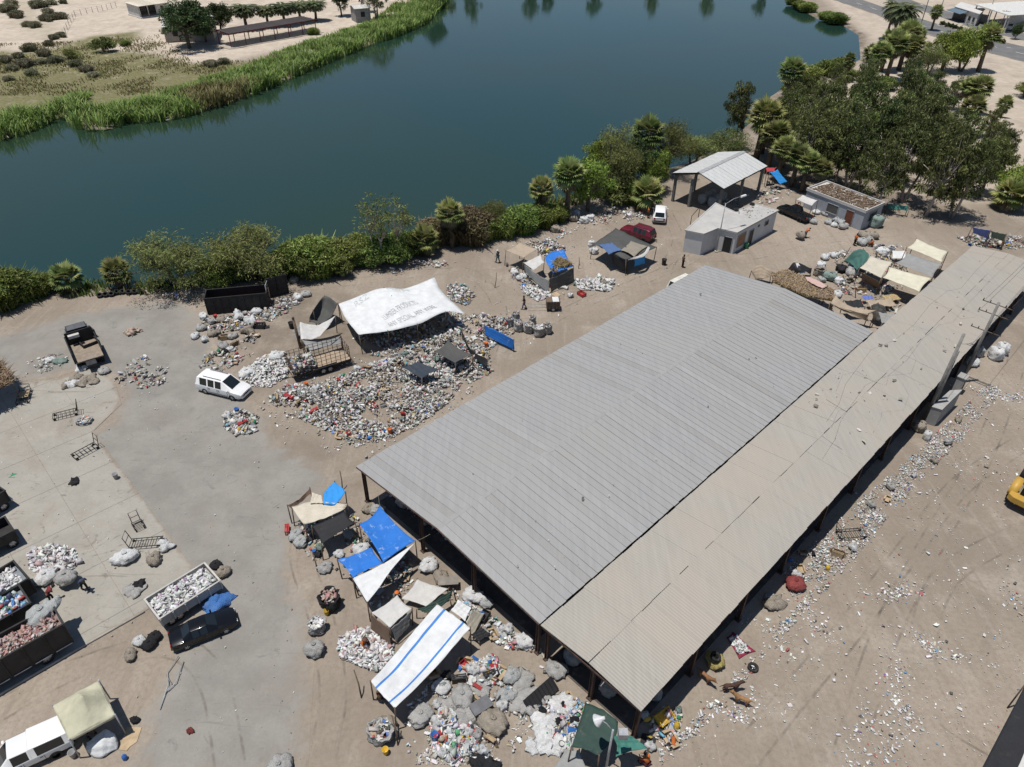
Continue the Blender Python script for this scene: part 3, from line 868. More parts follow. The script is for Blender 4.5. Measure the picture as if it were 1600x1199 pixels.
# slatted shelter on the far bank
a, b = G(360, 75.6), G(497, 51)
hs = 3.0
sd = (b - a); SL = sd.length; sd.normalize()
pg = thing('slatted_shelter', 'long open shelter with red steel beams and a slatted roof', 'shelter', (a.x, a.y, 0), math.atan2(sd.y, sd.x))
RED = M('red_oxide_paint', (0.17, 0.045, 0.04), 0.6)
MB().box((SL / 2, 3.0, 0.06), (SL + 2, 8.5, 0.12)).obj('plinth', M('pale_plinth', (0.42, 0.37, 0.31), dirt=0.3), pg)
for k in range(7):
    for yy in (0.2, 5.8): MB().box((0, 0, hs / 2), (0.16, 0.16, hs)).obj('post', RED, pg, (0.4 + k * (SL - 0.8) / 6, yy, 0.0))
for yy in (0.0, 3.0, 6.0): MB().box((SL / 2, yy, hs + 0.12), (SL + 0.6, 0.16, 0.26)).obj('beam', RED, pg)
slat = MB().box((0, 3.0, hs + 0.31), (SL / 38, 6.6, 0.06)).mesh('slat', M('dark_slat', (0.05, 0.04, 0.038), 0.8))
for k in range(34): put('slat', slat, pg, (0.3 + (k + 0.5) * (SL - 0.6) / 34, rnd.uniform(-.1, .1), 0))

# ---- buildings across the road
def box_house(name, label, px, h, wmat, rmat, wins=()):
    r, w = flat_building(name, label, 'building', px, h, wmat, rmat, 0.3, 0.0)
    return r, w
hb, hw_ = box_house('roadside_shop', 'white roadside building with a blue grey awning across the road', [(1491, 10), (1531, 22), (1540, 14), (1502, 3)], 3.4, FWALL, ROOFC)
a_, b_, L_ = wall_seg(hw_, hb, (1511, 16), 3.4)
opening(hb, a_, b_, L_ * 0.66, L_ * 0.76, 0.9, 2.1, DARK, 'window', frame=FRAMEW)
opening(hb, a_, b_, L_ * 0.84, L_ * 0.92, 0.9, 2.1, DARK, 'window', frame=FRAMEW)
opening(hb, a_, b_, L_ * 0.04, L_ * 0.55, 0.0, 2.2, DARK, 'doorway', depth=0.1)
d_ = (Vector(b_) - Vector(a_)).normalized(); nn = Vector((d_.y, -d_.x))
q0, q1 = Vector(a_) + d_ * 0.1, Vector(a_) + d_ * L_ * 0.6
MB().add([(q0.x, q0.y, 3.1), (q1.x, q1.y, 3.1), (q1.x + nn.x * 2.6, q1.y + nn.y * 2.6, 2.5), (q0.x + nn.x * 2.6, q0.y + nn.y * 2.6, 2.5),
          (q0.x, q0.y, 3.0), (q1.x, q1.y, 3.0), (q1.x + nn.x * 2.6, q1.y + nn.y * 2.6, 2.4), (q0.x + nn.x * 2.6, q0.y + nn.y * 2.6, 2.4)],
         [(0, 3, 2, 1), (4, 5, 6, 7), (3, 7, 6, 2), (0, 4, 7, 3), (1, 2, 6, 5)]).obj('awning', M('blue_grey_awning', (0.10, 0.15, 0.19), 0.7), hb)
sh4 = [G(1523, 7, 4.5), G(1577, 25, 4.5), G(1640, 21, 4.5), G(1600, 2, 4.5)]
ws = thing('roadside_shed', 'long white roofed open shed across the road', 'shed', (sh4[0].x, sh4[0].y, 0))
m = MB(); q = [p - Vector((sh4[0].x, sh4[0].y, 0)) for p in sh4]
m.prism(ccw([(p.x, p.y) for p in q]), 4.4, 4.6); m.obj('roof', FROOF, ws)
for i in range(4):
    for k in (0.03, 0.5, 0.97):
        p = q[i].lerp(q[(i + 1) % 4], k); c_ = (q[0] + q[1] + q[2] + q[3]) / 4; p = p.lerp(c_, 0.04)
        MB().box((0, 0, 2.2), (0.25, 0.25, 4.4)).obj('post', FWALL, ws, (p.x, p.y, 0))
def free_wall(name, label, pts, h, mat, th=0.2):
    P = GA(pts); r = thing(name, label, 'wall', (P[0].x, P[0].y, 0))
    for i in range(len(P) - 1):
        d = P[i + 1] - P[i]; 
        MB().box((d.length / 2, 0, h / 2 - 0.05), (d.length, th, h + 0.1)).obj('panel', mat, r, P[i] - P[0], (0, 0, math.atan2(d.y, d.x)))
        MB().box((d.length / 2, 0, h + 0.04), (d.length, th + 0.08, 0.08)).obj('coping', ROOFC, r, P[i] - P[0], (0, 0, math.atan2(d.y, d.x)))
    return r
free_wall('boundary_wall', 'white boundary wall beside the roadside building', [(1506, 28), (1524, 33), (1541, 36)], 2.0, FWALL)
mw = free_wall('painted_wall', 'white wall with blue painted lettering across the road', [(1573, 42), (1600, 33), (1640, 22)], 2.6, FWALL)

# ================================================================== VEGETATION
LEAF = leafmat('foliage', 0.22)
BARK = M('bark', (0.13, 0.105, 0.08), 0.95, 0.3, 4)
PBARK = M('palm_bark', (0.12, 0.095, 0.07), 0.95, 0.3, 5)
PALEBARK = M('pale_bark', (0.36, 0.31, 0.26), 0.9, 0.25, 3)

def leaf_quads(C, axis_, size, wid, colr, rs, bend=0.0):
    """diamond leaf faces at C (n,3) pointing along axis_ (n,3)"""
    n = len(C)
    ax = axis_ / (np.linalg.norm(axis_, axis=1, keepdims=True) + 1e-9)
    r = rs.normal(size=(n, 3)); sd = np.cross(ax, r); sd /= (np.linalg.norm(sd, axis=1, keepdims=True) + 1e-9)
    L = (size * rs.uniform(0.6, 1.4, n))[:, None]; W = (wid * rs.uniform(0.6, 1.4, n))[:, None]
    nrm = np.cross(ax, sd)
    V = np.stack([C - ax * L / 2, C + sd * W / 2 + nrm * bend * L, C + ax * L / 2, C - sd * W / 2 + nrm * bend * L], 1).reshape(-1, 3)
    F = np.arange(4 * n).reshape(n, 4)
    return V, F
def pick(cols, n, rs, jit=0.18):
    c = np.array(cols)[rs.integers(0, len(cols), n)]
    return np.clip(c * rs.uniform(1 - jit, 1 + jit, (n, 1)) * rs.uniform(0.93, 1.07, (n, 3)), 0, 1)
def crown_tree(seed, h, cw, cz, nclump, cr, nleaf, leaf, droop, cols, trunk_r=0.22, stems=1, flat=1.0, low=0.25, bark=None):
    """trunk + limbs running to leaf clumps spread through an uneven crown; returns two meshes"""
    rs = np.random.default_rng(seed); R = random.Random(seed)
    tb = MB(); V, Fs, Cc = [], [], []; base = 0
    cs = []
    lobes = [(R.uniform(-1, 1) * cw * 0.38, R.uniform(-1, 1) * cw * 0.38, R.uniform(0.75, 1.0)) for _ in range(5)]
    tries = 0
    while len(cs) < nclump and tries < 4000:
        tries += 1
        lb = R.choice(lobes)
        th = R.uniform(0, 6.283); rr = math.sqrt(R.random()) * cw * 0.62
        x, y = lb[0] + rr * math.cos(th), lb[1] + rr * math.sin(th)
        q = math.hypot(x, y) / cw
        if q > 1: continue
        top = h * lb[2] * (1 - 0.45 * q * q * flat)
        bot = h * (low + 0.25 * q * (1 - flat * .3))
        if top <= bot: continue
        z = bot + (top - bot) * (R.random() ** 0.6)
        cs.append(Vector((x, y, z)))
    roots = []
    for s in range(stems):
        a = s * 6.283 / max(1, stems) + R.random()
        lean = 0.05 * h if stems == 1 else 0.10 * h
        fork = Vector((math.cos(a) * lean, math.sin(a) * lean, h * (0.32 + 0.1 * R.random())))
        b0 = Vector((math.cos(a) * 0.1 * (stems > 1), math.sin(a) * 0.1 * (stems > 1), -0.1))
        mid = b0.lerp(fork, 0.5) + Vector((R.uniform(-.1, .1), R.uniform(-.1, .1), 0)) * h * 0.15
        tb.tube([b0, mid, fork], [trunk_r, trunk_r * 0.8, trunk_r * 0.6], 7)
        roots.append(fork)
    for c in cs:
        f = min(roots, key=lambda q: (q - c).length)
        m = f.lerp(c, 0.55) + Vector((R.uniform(-1, 1), R.uniform(-1, 1), R.uniform(0, 1))) * 0.06 * h
        if len(cs) < 80 or R.random() < 0.6:
            tb.tube([f, m, c], [trunk_r * 0.34, trunk_r * 0.2, trunk_r * 0.06], 4, cap=False)
        n = int(nleaf * R.uniform(0.6, 1.4)); r = cr * R.uniform(0.65, 1.35)
        d = rs.normal(size=(n, 3)); d /= np.linalg.norm(d, axis=1, keepdims=True)
        p = np.array(c) + d * (r * rs.random((n, 1)) ** 0.45) * np.array([1, 1, 0.75])
        ax = d + rs.normal(size=(n, 3)) * 0.7; ax[:, 2] -= droop
        v, f_ = leaf_quads(p, ax, leaf[0], leaf[1], None, rs)
        tone = R.uniform(0.6, 1.35)
        V.append(v); Fs.append(f_ + base); base += len(v); Cc.append(pick(cols, n, rs) * tone)
    V = np.vstack(V); V[:, 2] = np.maximum(V[:, 2], 0.1)
    return tb.mesh('trunk', bark or BARK), np_mesh('crown', V, np.vstack(Fs), LEAF, np.clip(np.vstack(Cc), 0, 1))
def fan_palm(seed, h, n_green=34, n_dry=22, fr=1.5, trunk_r=0.24):
    rs = np.random.default_rng(seed); R = random.Random(seed)
    tb = MB()
    lean = Vector((R.uniform(-.05, .05) * h, R.uniform(-.05, .05) * h, 0))
    tb.tube([(0, 0, -0.1), lean * 0.4 + Vector((0, 0, h * 0.5)), lean + Vector((0, 0, h))], [trunk_r * 1.25, trunk_r, trunk_r * 0.95], 9)
    top = np.array(lean + Vector((0, 0, h)))
    def fronds(n, e0, e1, L, rad, cols, fold, z0=0.0):
        V, Fs, Cc = [], [], []; base = 0
        for i in range(n):
            az = i * 2.39996 + R.uniform(-.3, .3); el = e0 + (e1 - e0) * (i + 0.5) / n + R.uniform(-.12, .12)
            d = np.array([math.cos(az) * math.cos(el), math.sin(az) * math.cos(el), math.sin(el)])
            side = np.array([-math.sin(az), math.cos(az), 0.0]); up = np.cross(side, -d); up = np.cross(d, side)
            hub = top + np.array([0, 0, z0]) + d * L * R.uniform(0.8, 1.1) - np.array([0, 0, 0.12 * L])
            o = top + np.array([0, 0, z0])
            w = 0.03
            V.append(np.array([o - side * w, o + side * w, hub + side * w, hub - side * w])); Fs.append(np.arange(4)[None] + base); base += 4; Cc.append(np.array([[0.17, 0.17, 0.07]]))
            nb = 15; col = np.array(R.choice(cols)) * R.uniform(0.82, 1.2)
            for k in range(nb):
                a = -1.75 + 3.5 * k / (nb - 1)
                dd = d * math.cos(a) + side * math.sin(a)
                ln = rad * (0.72 + 0.28 * math.cos(a * 0.8)) * R.uniform(0.85, 1.1)
                tip = hub + dd * ln; tip[2] -= fold * ln * (0.35 + 0.3 * abs(math.sin(a)))
                mid = hub + dd * ln * 0.55; mid[2] -= 0.04 * ln
                s2 = np.cross(dd, up); s2 /= np.linalg.norm(s2) + 1e-9
                ww = ln * 0.085
                V.append(np.array([hub, mid + s2 * ww, tip, mid - s2 * ww])); Fs.append(np.arange(4)[None] + base); base += 4
                Cc.append((col * R.uniform(0.85, 1.15))[None])
        return np.vstack(V), np.vstack(Fs), np.clip(np.vstack(Cc), 0, 1)
    g = fronds(n_green, 1.25, -0.45, 0.85 * fr, 0.95 * fr, [(0.18, 0.22, 0.075), (0.23, 0.255, 0.09), (0.135, 0.18, 0.06), (0.30, 0.30, 0.13)], 0.35)
    out = [tb.mesh('trunk', PBARK), np_mesh('crown', g[0], g[1], LEAF, g[2])]
    if n_dry:
        q = fronds(n_dry, -0.7, -1.35, 0.7 * fr, 0.8 * fr, [(0.17, 0.13, 0.08), (0.13, 0.10, 0.065), (0.22, 0.18, 0.11)], 0.15, -0.15 * fr)
        out.append(np_mesh('dry_fronds', q[0], q[1], LEAF, q[2]))
    return out
def feather_palm(seed, h, nf=42, L=3.2):
    R = random.Random(seed)
    tb = MB(); tb.tube([(0, 0, -0.1), (0.1, 0.05, h * 0.5), (0, 0.1, h)], [0.34, 0.27, 0.26], 9)
    V, Fs, Cc = [], [], []; base = 0
    for i in range(nf):
        az = i * 2.39996; el = 1.2 - 1.9 * (i + .5) / nf
        dh = np.array([math.cos(az), math.sin(az), 0.0]); col = np.array(R.choice([(0.11, 0.13, 0.065), (0.14, 0.155, 0.075), (0.09, 0.11, 0.06)])) if el > -0.45 else np.array((0.15, 0.12, 0.08))
        pts = []
        p = np.array([0, 0.1, h]); e = el
        for k in range(7):
            pts.append(p.copy()); p = p + (dh * math.cos(e) + np.array([0, 0, math.sin(e)])) * L / 6; e -= 0.24
        sd = np.array([-dh[1], dh[0], 0])
        for k in range(6):
            for j in range(3):
                c = pts[k] + (pts[k + 1] - pts[k]) * j / 3; t_ = (pts[k + 1] - pts[k]); t_ /= np.linalg.norm(t_)
                ll = L * 0.3 * (1 - 0.55 * abs((k + j / 3) / 6 - 0.4))
                for s in (-1, 1):
                    tip = c + sd * s * ll + t_ * ll * 0.7 - np.array([0, 0, ll * 0.25])
                    V.append(np.array([c, c + t_ * 0.30 + sd * s * ll * 0.5, tip, c - t_ * 0.04 + sd * s * ll * 0.4])); Fs.append(np.arange(4)[None] + base); base += 4
                    Cc.append((col * R.uniform(0.8, 1.2))[None])
    return [tb.mesh('trunk', PBARK), np_mesh('crown', np.vstack(V), np.vstack(Fs), LEAF, np.clip(np.vstack(Cc), 0, 1))]
def blade_patch(P, hgt, wid, cols, rs, lean=0.35):
    """upright bent blades at ground points P (n,3): two quads each"""
    n = len(P); h = hgt * rs.uniform(0.6, 1.2, n); az = rs.uniform(0, 6.283, n)
    dx = np.stack([np.cos(az), np.sin(az), np.zeros(n)], 1); sd = np.stack([-np.sin(az), np.cos(az), np.zeros(n)], 1)
    le = (lean * rs.uniform(0.1, 1.0, n) * h)[:, None]; w = (wid * rs.uniform(0.6, 1.3, n))[:, None]
    up = np.array([0, 0, 1.0])
    p1 = P + up * (h * 0.62)[:, None] + dx * le * 0.35
    p2 = P + up * h[:, None] * 0.97 + dx * le
    V = np.stack([P - sd * w * 0.4, P + sd * w * 0.4, p1 + sd * w * 0.5, p1 - sd * w * 0.5, p2 + sd * w * 0.06, p2 - sd * w * 0.06], 1).reshape(-1, 3)
    i = np.arange(n)[:, None] * 6
    F = np.concatenate([i + np.array([[0, 1, 2, 3]]), i + np.array([[3, 2, 4, 5]])], 1).reshape(-1, 4)
    c = np.repeat(pick(cols, n, rs), 2, axis=0)
    return V, F, c
def cane_bush(seed, h, r, cols, n=900):
    """reedy bush: blades and side leaves massed on many canes"""
    rs = np.random.default_rng(seed)
    th = rs.uniform(0, 6.283, n); q = np.sqrt(rs.random(n)) * r * (0.75 + 0.25 * np.sin(th * 3 + seed))
    P = np.stack([q * np.cos(th), q * np.sin(th), np.zeros(n)], 1)
    hh = h * (1 - 0.45 * (q / r) ** 2)
    V, F, c = [], [], []
    v, f, cc = blade_patch(P, h * 0.72, 0.12, cols, rs, 0.8); V.append(v); F.append(f); c.append(cc); b = len(v)
    m = n * 6; k = rs.integers(0, n, m); z = rs.random(m) ** 0.7
    C = P[k] * (1 + 0.35 * z[:, None]) + np.stack([rs.normal(0, .12, m), rs.normal(0, .12, m), hh[k] * z], 1)
    ax = np.stack([C[:, 0], C[:, 1], np.full(m, 0.2 * r)], 1) / r + rs.normal(size=(m, 3)) * 0.6
    v, f = leaf_quads(C, ax, 0.34, 0.09, None, rs); V.append(v); F.append(f + b); c.append(pick(cols, m, rs, 0.25))
    tb = MB(); R = random.Random(seed)
    for i in range(9):
        a = R.uniform(0, 6.28); rr = R.uniform(0, .7) * r
        tb.tube([(rr * math.cos(a), rr * math.sin(a), -0.05), (rr * 1.2 * math.cos(a), rr * 1.2 * math.sin(a), h * 0.7)], [0.03, 0.015], 4, cap=False)
    VV = np.vstack(V); VV[:, 2] = np.maximum(VV[:, 2], 0)
    return tb.mesh('stem', BARK), np_mesh('foliage', VV, np.vstack(F), LEAF, np.vstack(c))

GREEN_CANE = [(0.17, 0.235, 0.05), (0.125, 0.18, 0.04), (0.225, 0.275, 0.08), (0.09, 0.135, 0.032), (0.27, 0.29, 0.11)]
OLIVE = [(0.15, 0.185, 0.055), (0.19, 0.215, 0.075), (0.11, 0.14, 0.045), (0.23, 0.24, 0.10)]
EUCA = [(0.125, 0.155, 0.052), (0.09, 0.115, 0.038), (0.20, 0.22, 0.09), (0.06, 0.078, 0.028)]
WILLOW = [(0.18, 0.235, 0.045), (0.13, 0.18, 0.035), (0.225, 0.265, 0.07)]
DARKG = [(0.05, 0.075, 0.03), (0.07, 0.095, 0.038), (0.035, 0.055, 0.022), (0.09, 0.115, 0.05)]
DRY = [(0.21, 0.155, 0.09), (0.17, 0.13, 0.075), (0.26, 0.205, 0.13), (0.14, 0.125, 0.06)]
SAGE = [(0.24, 0.235, 0.15), (0.30, 0.29, 0.2), (0.18, 0.175, 0.105)]

KIND = {}
def reg(k, h, meshes, names): KIND.setdefault(k, []).append((h, meshes, names))
TC = ('trunk', 'crown')
for s in range(3): reg('mesquite', 5.0, crown_tree(100 + s, 5.0, 3.0, 0, 75, 0.8, 120, (0.26, 0.045), 0.35, OLIVE, 0.16, 3, 0.8, 0.22), TC)
for s in range(4): reg('euca', 12.0, crown_tree(200 + s, 12.0, 4.4, 0, 80, 0.85, 75, (0.5, 0.14), 1.1, EUCA, 0.26, 1 + s % 2, 0.7, 0.10, PALEBARK), TC)
for s in range(2): reg('willow', 6.0, crown_tree(300 + s, 6.0, 3.0, 0, 75, 0.8, 90, (0.36, 0.10), 0.6, WILLOW, 0.18, 2, 0.8, 0.12), TC)
for s in range(2): reg('dark', 9.0, crown_tree(400 + s, 9.0, 4.4, 0, 110, 0.95, 95, (0.42, 0.18), 0.2, DARKG, 0.32, 1, 0.7, 0.16), TC)
for s in range(2): reg('sparse', 7.0, crown_tree(500 + s, 7.0, 2.0, 0, 26, 0.6, 32, (0.3, 0.08), 0.5, OLIVE, 0.10, 2, 0.5, 0.4, PALEBARK), TC)
for s in range(3): reg('fan', 4.0, fan_palm(600 + s, 4.0, 40, 24, 1.05), ('trunk', 'crown', 'dry_fronds'))
for s in range(2): reg('fanlow', 1.6, fan_palm(620 + s, 1.6, 36, 8, 1.05, 0.2), ('trunk', 'crown', 'dry_fronds'))
for s in range(2): reg('feather', 7.0, feather_palm(640 + s, 7.0), TC)
for s in range(3): reg('cane', 3.0, cane_bush(700 + s, 3.0, 1.7, GREEN_CANE), ('stem', 'foliage'))
reg('dry', 2.6, cane_bush(720, 2.6, 1.6, DRY, 600), ('stem', 'foliage'))
for s in range(2): reg('sage', 1.4, cane_bush(730 + s, 1.4, 1.5, SAGE, 420), ('stem', 'foliage'))
reg('bush', 2.4, crown_tree(740, 2.4, 1.6, 0, 45, 0.45, 70, (0.26, 0.12), 0.1, DARKG, 0.08, 3, 0.9, 0.1), TC)
for s in range(3): reg('leafy', 2.8, crown_tree(760 + s, 2.8, 2.0, 0, 80, 0.5, 110, (0.24, 0.07), 0.1, GREEN_CANE, 0.06, 4, 0.9, 0.04), TC)
reg('bush2', 2.4, crown_tree(741, 2.4, 1.6, 0, 45, 0.45, 70, (0.26, 0.10), 0.1, OLIVE, 0.08, 3, 0.9, 0.1), TC)

TREE_NAME = dict(mesquite='mesquite_tree', euca='eucalyptus_tree', willow='willow_tree', dark='shade_tree', sparse='sapling', fan='fan_palm', fanlow='fan_palm', feather='date_palm', cane='cane_bush', dry='dry_bush', sage='desert_shrub', bush='hedge_bush', bush2='shrub', leafy='leafy_bush')
TREE_CAT = dict(mesquite='tree', euca='tree', willow='tree', dark='tree', sparse='tree', fan='palm', fanlow='palm', feather='palm', cane='bush', dry='bush', sage='shrub', bush='bush', bush2='shrub', leafy='bush')
_tk = {}
def plant(kind, base, toppy, label, group=None, wide=1.0, world=None, h=None):
    L = KIND[kind]; i = _tk.get(kind, 0); _tk[kind] = i + 1
    h0, meshes, names = L[i % len(L)]
    b = world if world is not None else G(*base)
    hh = h if h is not None else H_AT(base, toppy)
    # fronds stand above a palm's trunk
    full = h0 + (1.1 if kind == 'fan' else 1.5 if kind == 'fanlow' else 1.7 if kind == 'feather' else 0.2)
    k = hh / full
    o = thing(TREE_NAME[kind], label, TREE_CAT[kind], (b.x, b.y, -0.12 if kind not in ('cane', 'dry', 'sage') else -0.05), rnd.uniform(0, 6.28), group)
    kw = k * wide * ((0.9 if wide < 1.2 else 0.74) if kind == 'fan' else 0.85 if kind == 'fanlow' else 1.0)
    if kind in ('fan', 'feather') : kw = max(kw, 0.6)
    o.scale = (kw, kw, k)
    for m, n in zip(meshes, names): put(n, m, o)
    return o

# ---- near bank, left to right
gl = 'bright green bush massed on the near lake bank beside the small palms'
for p, t_ in (((6, 480), 418), ((30, 474), 415), ((52, 470), 421), ((70, 462), 424), ((18, 466), 412), ((-12, 488), 425)): plant('leafy' if int(p[0]) % 2 else 'cane', (p[0], p[1] - 6), t_ + rnd.uniform(2, 14), gl, 'reedy bushes by the small palms', 1.15)
plant('fanlow', (112, 456), 408, 'low green fan palm growing out of the reedy bushes', None, 1.0)
plant('fanlow', (189, 447), 400, 'low fan palm standing alone behind the row of tyres')
plant('mesquite', (283, 449), 362, 'airy olive mesquite leaning over the water beyond the dump truck', None, 1.35)
plant('mesquite', (405, 437), 345, 'airy mesquite behind the black roll off container', None, 1.3)
gl = 'bright green leafy bush in the hedge behind the white lettered tarpaulin'
for p, t_ in (((332, 450), 385), ((352, 446), 382), ((374, 444), 392), ((446, 438), 368), ((470, 436), 362), ((492, 432), 366), ((512, 430), 360), ((536, 428), 366), ((556, 424), 372), ((580, 420), 362), ((604, 415), 352), ((628, 408), 346), ((650, 402), 350), ((668, 396), 352), ((520, 420), 356), ((480, 425), 358), ((560, 412), 358)):
    plant('leafy' if int(p[0]) % 3 else 'cane', (p[0], p[1] - 8), t_ + rnd.uniform(2, 22), gl, 'reedy bushes behind the white tarpaulin', 1.15)
plant('sparse', (592, 414), 293, 'thin pale barked sapling rising over the reedy hedge', None, 1.0)
plant('sparse', (612, 410), 300, 'taller leafy sapling beside the pale barked one', None, 1.3)
plant('fanlow', (536, 432), 398, 'small dark fan palm sprouting at the foot of the reedy hedge', None, 0.8)
plant('fanlow', (664, 398), 348, 'broad fan palm at the right end of the reedy hedge')
plant('fan', (707, 387), 315, 'single fan palm with a dark trunk between brown dry bushes')
gl = 'brown dry bush beside the single fan palm'
for p, t_ in (((690, 378), 338), ((735, 372), 322), ((750, 368), 326), ((728, 378), 330), ((674, 372), 340)): plant('dry', p, t_, gl, 'dry bushes by the single palm', 1.1)
plant('mesquite', (772, 362), 306, 'grey green mesquite beside the dry bushes', None, 0.9)
gl = 'bright green reedy bush on the bank near the shacks'
for p, t_ in (((790, 366), 330), ((806, 362), 322), ((824, 358), 318), ((842, 352), 316), ((858, 348), 318), ((766, 372), 340), ((872, 344), 318)): plant('cane', p, t_, gl, 'reedy bushes near the shacks', 1.1)
plant('fan', (846, 345), 278, 'fan palm rising among the bushes near the shacks')
plant('fan', (886, 338), 250, 'dark leafed fan palm beside the bright willow')
plant('willow', (918, 330), 232, 'bright yellow green willow overhanging the bank', None, 0.85)
plant('willow', (930, 300), 204, 'small bright willow at the water edge', None, 0.6)
plant('mesquite', (965, 308), 190, 'tall olive tree in the bank thicket left of the pale canopy', None, 0.72)
plant('dark', (990, 300), 212, 'dense dark tree in the bank thicket', None, 0.75)
plant('fan', (1006, 280), 186, 'fan palm crown poking out of the bank thicket')
plant('mesquite', (1040, 275), 180, 'grey green tree at the water edge of the thicket', None, 0.8)
plant('willow', (1022, 300), 222, 'green willow bush in front of the thicket', None, 0.8)
plant('bush2', (958, 312), 262, 'brownish shrub under the thicket', None, 1.2)
plant('fanlow', (1009, 328), 272, 'broad low fan palm beside the white car')
plant('mesquite', (1082, 262), 204, 'rounded olive tree behind the pale canopy', None, 1.3)
plant('mesquite', (1126, 258), 198, 'wide olive tree right behind the pale canopy ridge', None, 1.35)
plant('cane', (985, 316), 278, 'green bush beside the broad low fan palm', None, 1.0)
# ---- grove on the right
plant('euca', (1150, 236), 110, 'tall weeping eucalyptus standing out over the water', None, 0.66)
gl = 'tall fan palm in the clump right of the pale canopy'
for p, t_ in (((1180, 252), 158), ((1198, 268), 190), ((1214, 282), 215), ((1236, 292), 225), ((1190, 240), 172), ((1222, 262), 205), ((1252, 300), 238)): plant('fan', p, t_, gl, 'fan palms right of the pale canopy', 1.35)
plant('fan', (1226, 168), 92, 'fan palm at the lake corner of the grove', None, 1.3)
gl = 'tall grey green eucalyptus in the grove behind the grey plaster building'
for p, t_ in (((1258, 262), 130), ((1290, 282), 150), ((1322, 296), 160), ((1366, 272), 130), ((1410, 316), 165), ((1446, 338), 190), ((1486, 340), 195), ((1432, 262), 130), ((1336, 222), 95), ((1392, 212), 90), ((1508, 306), 200), ((1290, 215), 110), ((1478, 270), 150), ((1365, 330), 205), ((1250, 225), 135), ((1535, 300), 195), ((1420, 190), 95), ((1240, 280), 165), ((1310, 250), 130), ((1390, 245), 120), ((1455, 225), 120), ((1345, 180), 90), ((1460, 300), 170), ((1530, 265), 175), ((1275, 190), 108), ((1395, 285), 150), ((1555, 280), 190), ((1300, 292), 190), ((1342, 306), 215), ((1225, 215), 128), ((1235, 192), 118), ((1258, 168), 108), ((1302, 146), 92), ((1345, 150), 84), ((1212, 238), 150), ((1452, 168), 100), ((1488, 172), 108), ((1542, 220), 160), ((1415, 145), 78), ((1440, 215), 110), ((1310, 165), 100), ((1558, 245), 190)):
    where = 'beside the fan palm clump of the grove' if p[0] < 1292 else 'right behind the plaster building and the canvas stalls' if p[1] >= 284 else 'on the road side of the grove' if p[1] < 215 else 'in the middle of the grove'
    plant('euca', p, t_, 'tall grey green eucalyptus ' + where, 'eucalyptus trees ' + where, 0.82)
gl = 'fan palm standing among the eucalyptus trees'
for p, t_ in (((1272, 170), 128), ((1345, 245), 178), ((1455, 250), 180), ((1505, 215), 150), ((1300, 230), 170), ((1420, 165), 110), ((1275, 305), 250)): plant('fan', p, t_, gl, 'fan palms among the eucalyptus', 1.3)
gl = 'low leafy bush growing under the grove'
for q in ((1230, 240), (1262, 222), (1285, 200), (1320, 190), (1350, 205), (1400, 225), (1440, 240), (1480, 245), (1520, 250), (1245, 200), (1275, 262), (1330, 262), (1470, 190), (1380, 180), (1215, 205), (1240, 150), (1330, 125), (1380, 140)): plant('leafy', q, q[1] - rnd.uniform(16, 28), gl, 'low bushes under the grove', 1.3)
gl = 'reedy bush on the lake side of the grove'
for p, t_ in (((1262, 128), 100), ((1290, 118), 92), ((1312, 112), 88)): plant('cane', p, t_, gl, 'reedy bushes beside the grove', 1.3)
plant('fan', (1318, 128), 83, 'small dark fan palm at the shore corner', None, 0.8)
gl = 'fan palm in the cluster between the lake corner and the road'
for p, t_ in (((1362, 132), 66), ((1384, 124), 50), ((1404, 110), 34), ((1420, 100), 44), ((1376, 112), 48), ((1412, 120), 56), ((1352, 122), 70)): plant('fan', p, t_, gl, 'fan palms by the lake corner', 1.25)
plant('feather', (1396, 76), 4, 'tall grey feather palm beside the road', None, 1.1)
plant('feather', (1384, 62), 0, 'second feather palm beside the road', None, 1.0)
plant('willow', (1470, 112), 38, 'bright green tree with forked dark trunk by the road', None, 0.95)
plant('willow', (1500, 112), 26, 'tallest green tree of the pair by the road', None, 0.9)
plant('mesquite', (1448, 118), 66, 'brownish olive tree left of the roadside pair', None, 1.1)
plant('fan', (1528, 112), 38, 'fan palm beside the pair of green roadside trees', None, 1.2)
plant('fan', (1516, 184), 120, 'broad fan palm at the edge of the open sand', None, 1.4)
plant('fan', (1500, 178), 122, 'shorter fan palm leaning against the broad one', None, 1.3)
plant('fan', (1556, 200), 150, 'lone slim fan palm on the sand heap', None, 0.9)
plant('willow', (1600, 152), 122, 'round green bush on the sand by the road verge', None, 1.4)
plant('willow', (1588, 318), 245, 'green willow bush past the grove edge', None, 1.2)
plant('fanlow', (1572, 328), 275, 'dark low palm beneath the willow bush past the grove', None, 1.1)
plant('fan', (1455, 48), 0, 'fan palm on the road median', None, 1.0, h=6.5)
gl = 'dark clipped bush of the hedge along the road median'
for k in range(15):
    q = (1472 + k * 6.6, 40 + k * 2.0)
    if 1500 < q[0] < 1525: continue
    plant('bush', q, q[1] - 9, gl, 'median hedge bushes', 1.15)
plant('dark', (1585, 62), 36, 'small dark tree in front of the painted wall', None, 0.9)
plant('cane', (1398, 16), 4, 'green bush on the lake verge beside the road', None, 1.3)
gl = 'green bush on the far right lake verge'
for p, t_ in (((1250, 14), 0), ((1262, 18), 2), ((1292, 32), 16), ((1306, 36), 18), ((1240, 8), -6)): plant('cane', p, t_, gl, 'bushes on the right lake verge', 1.7)

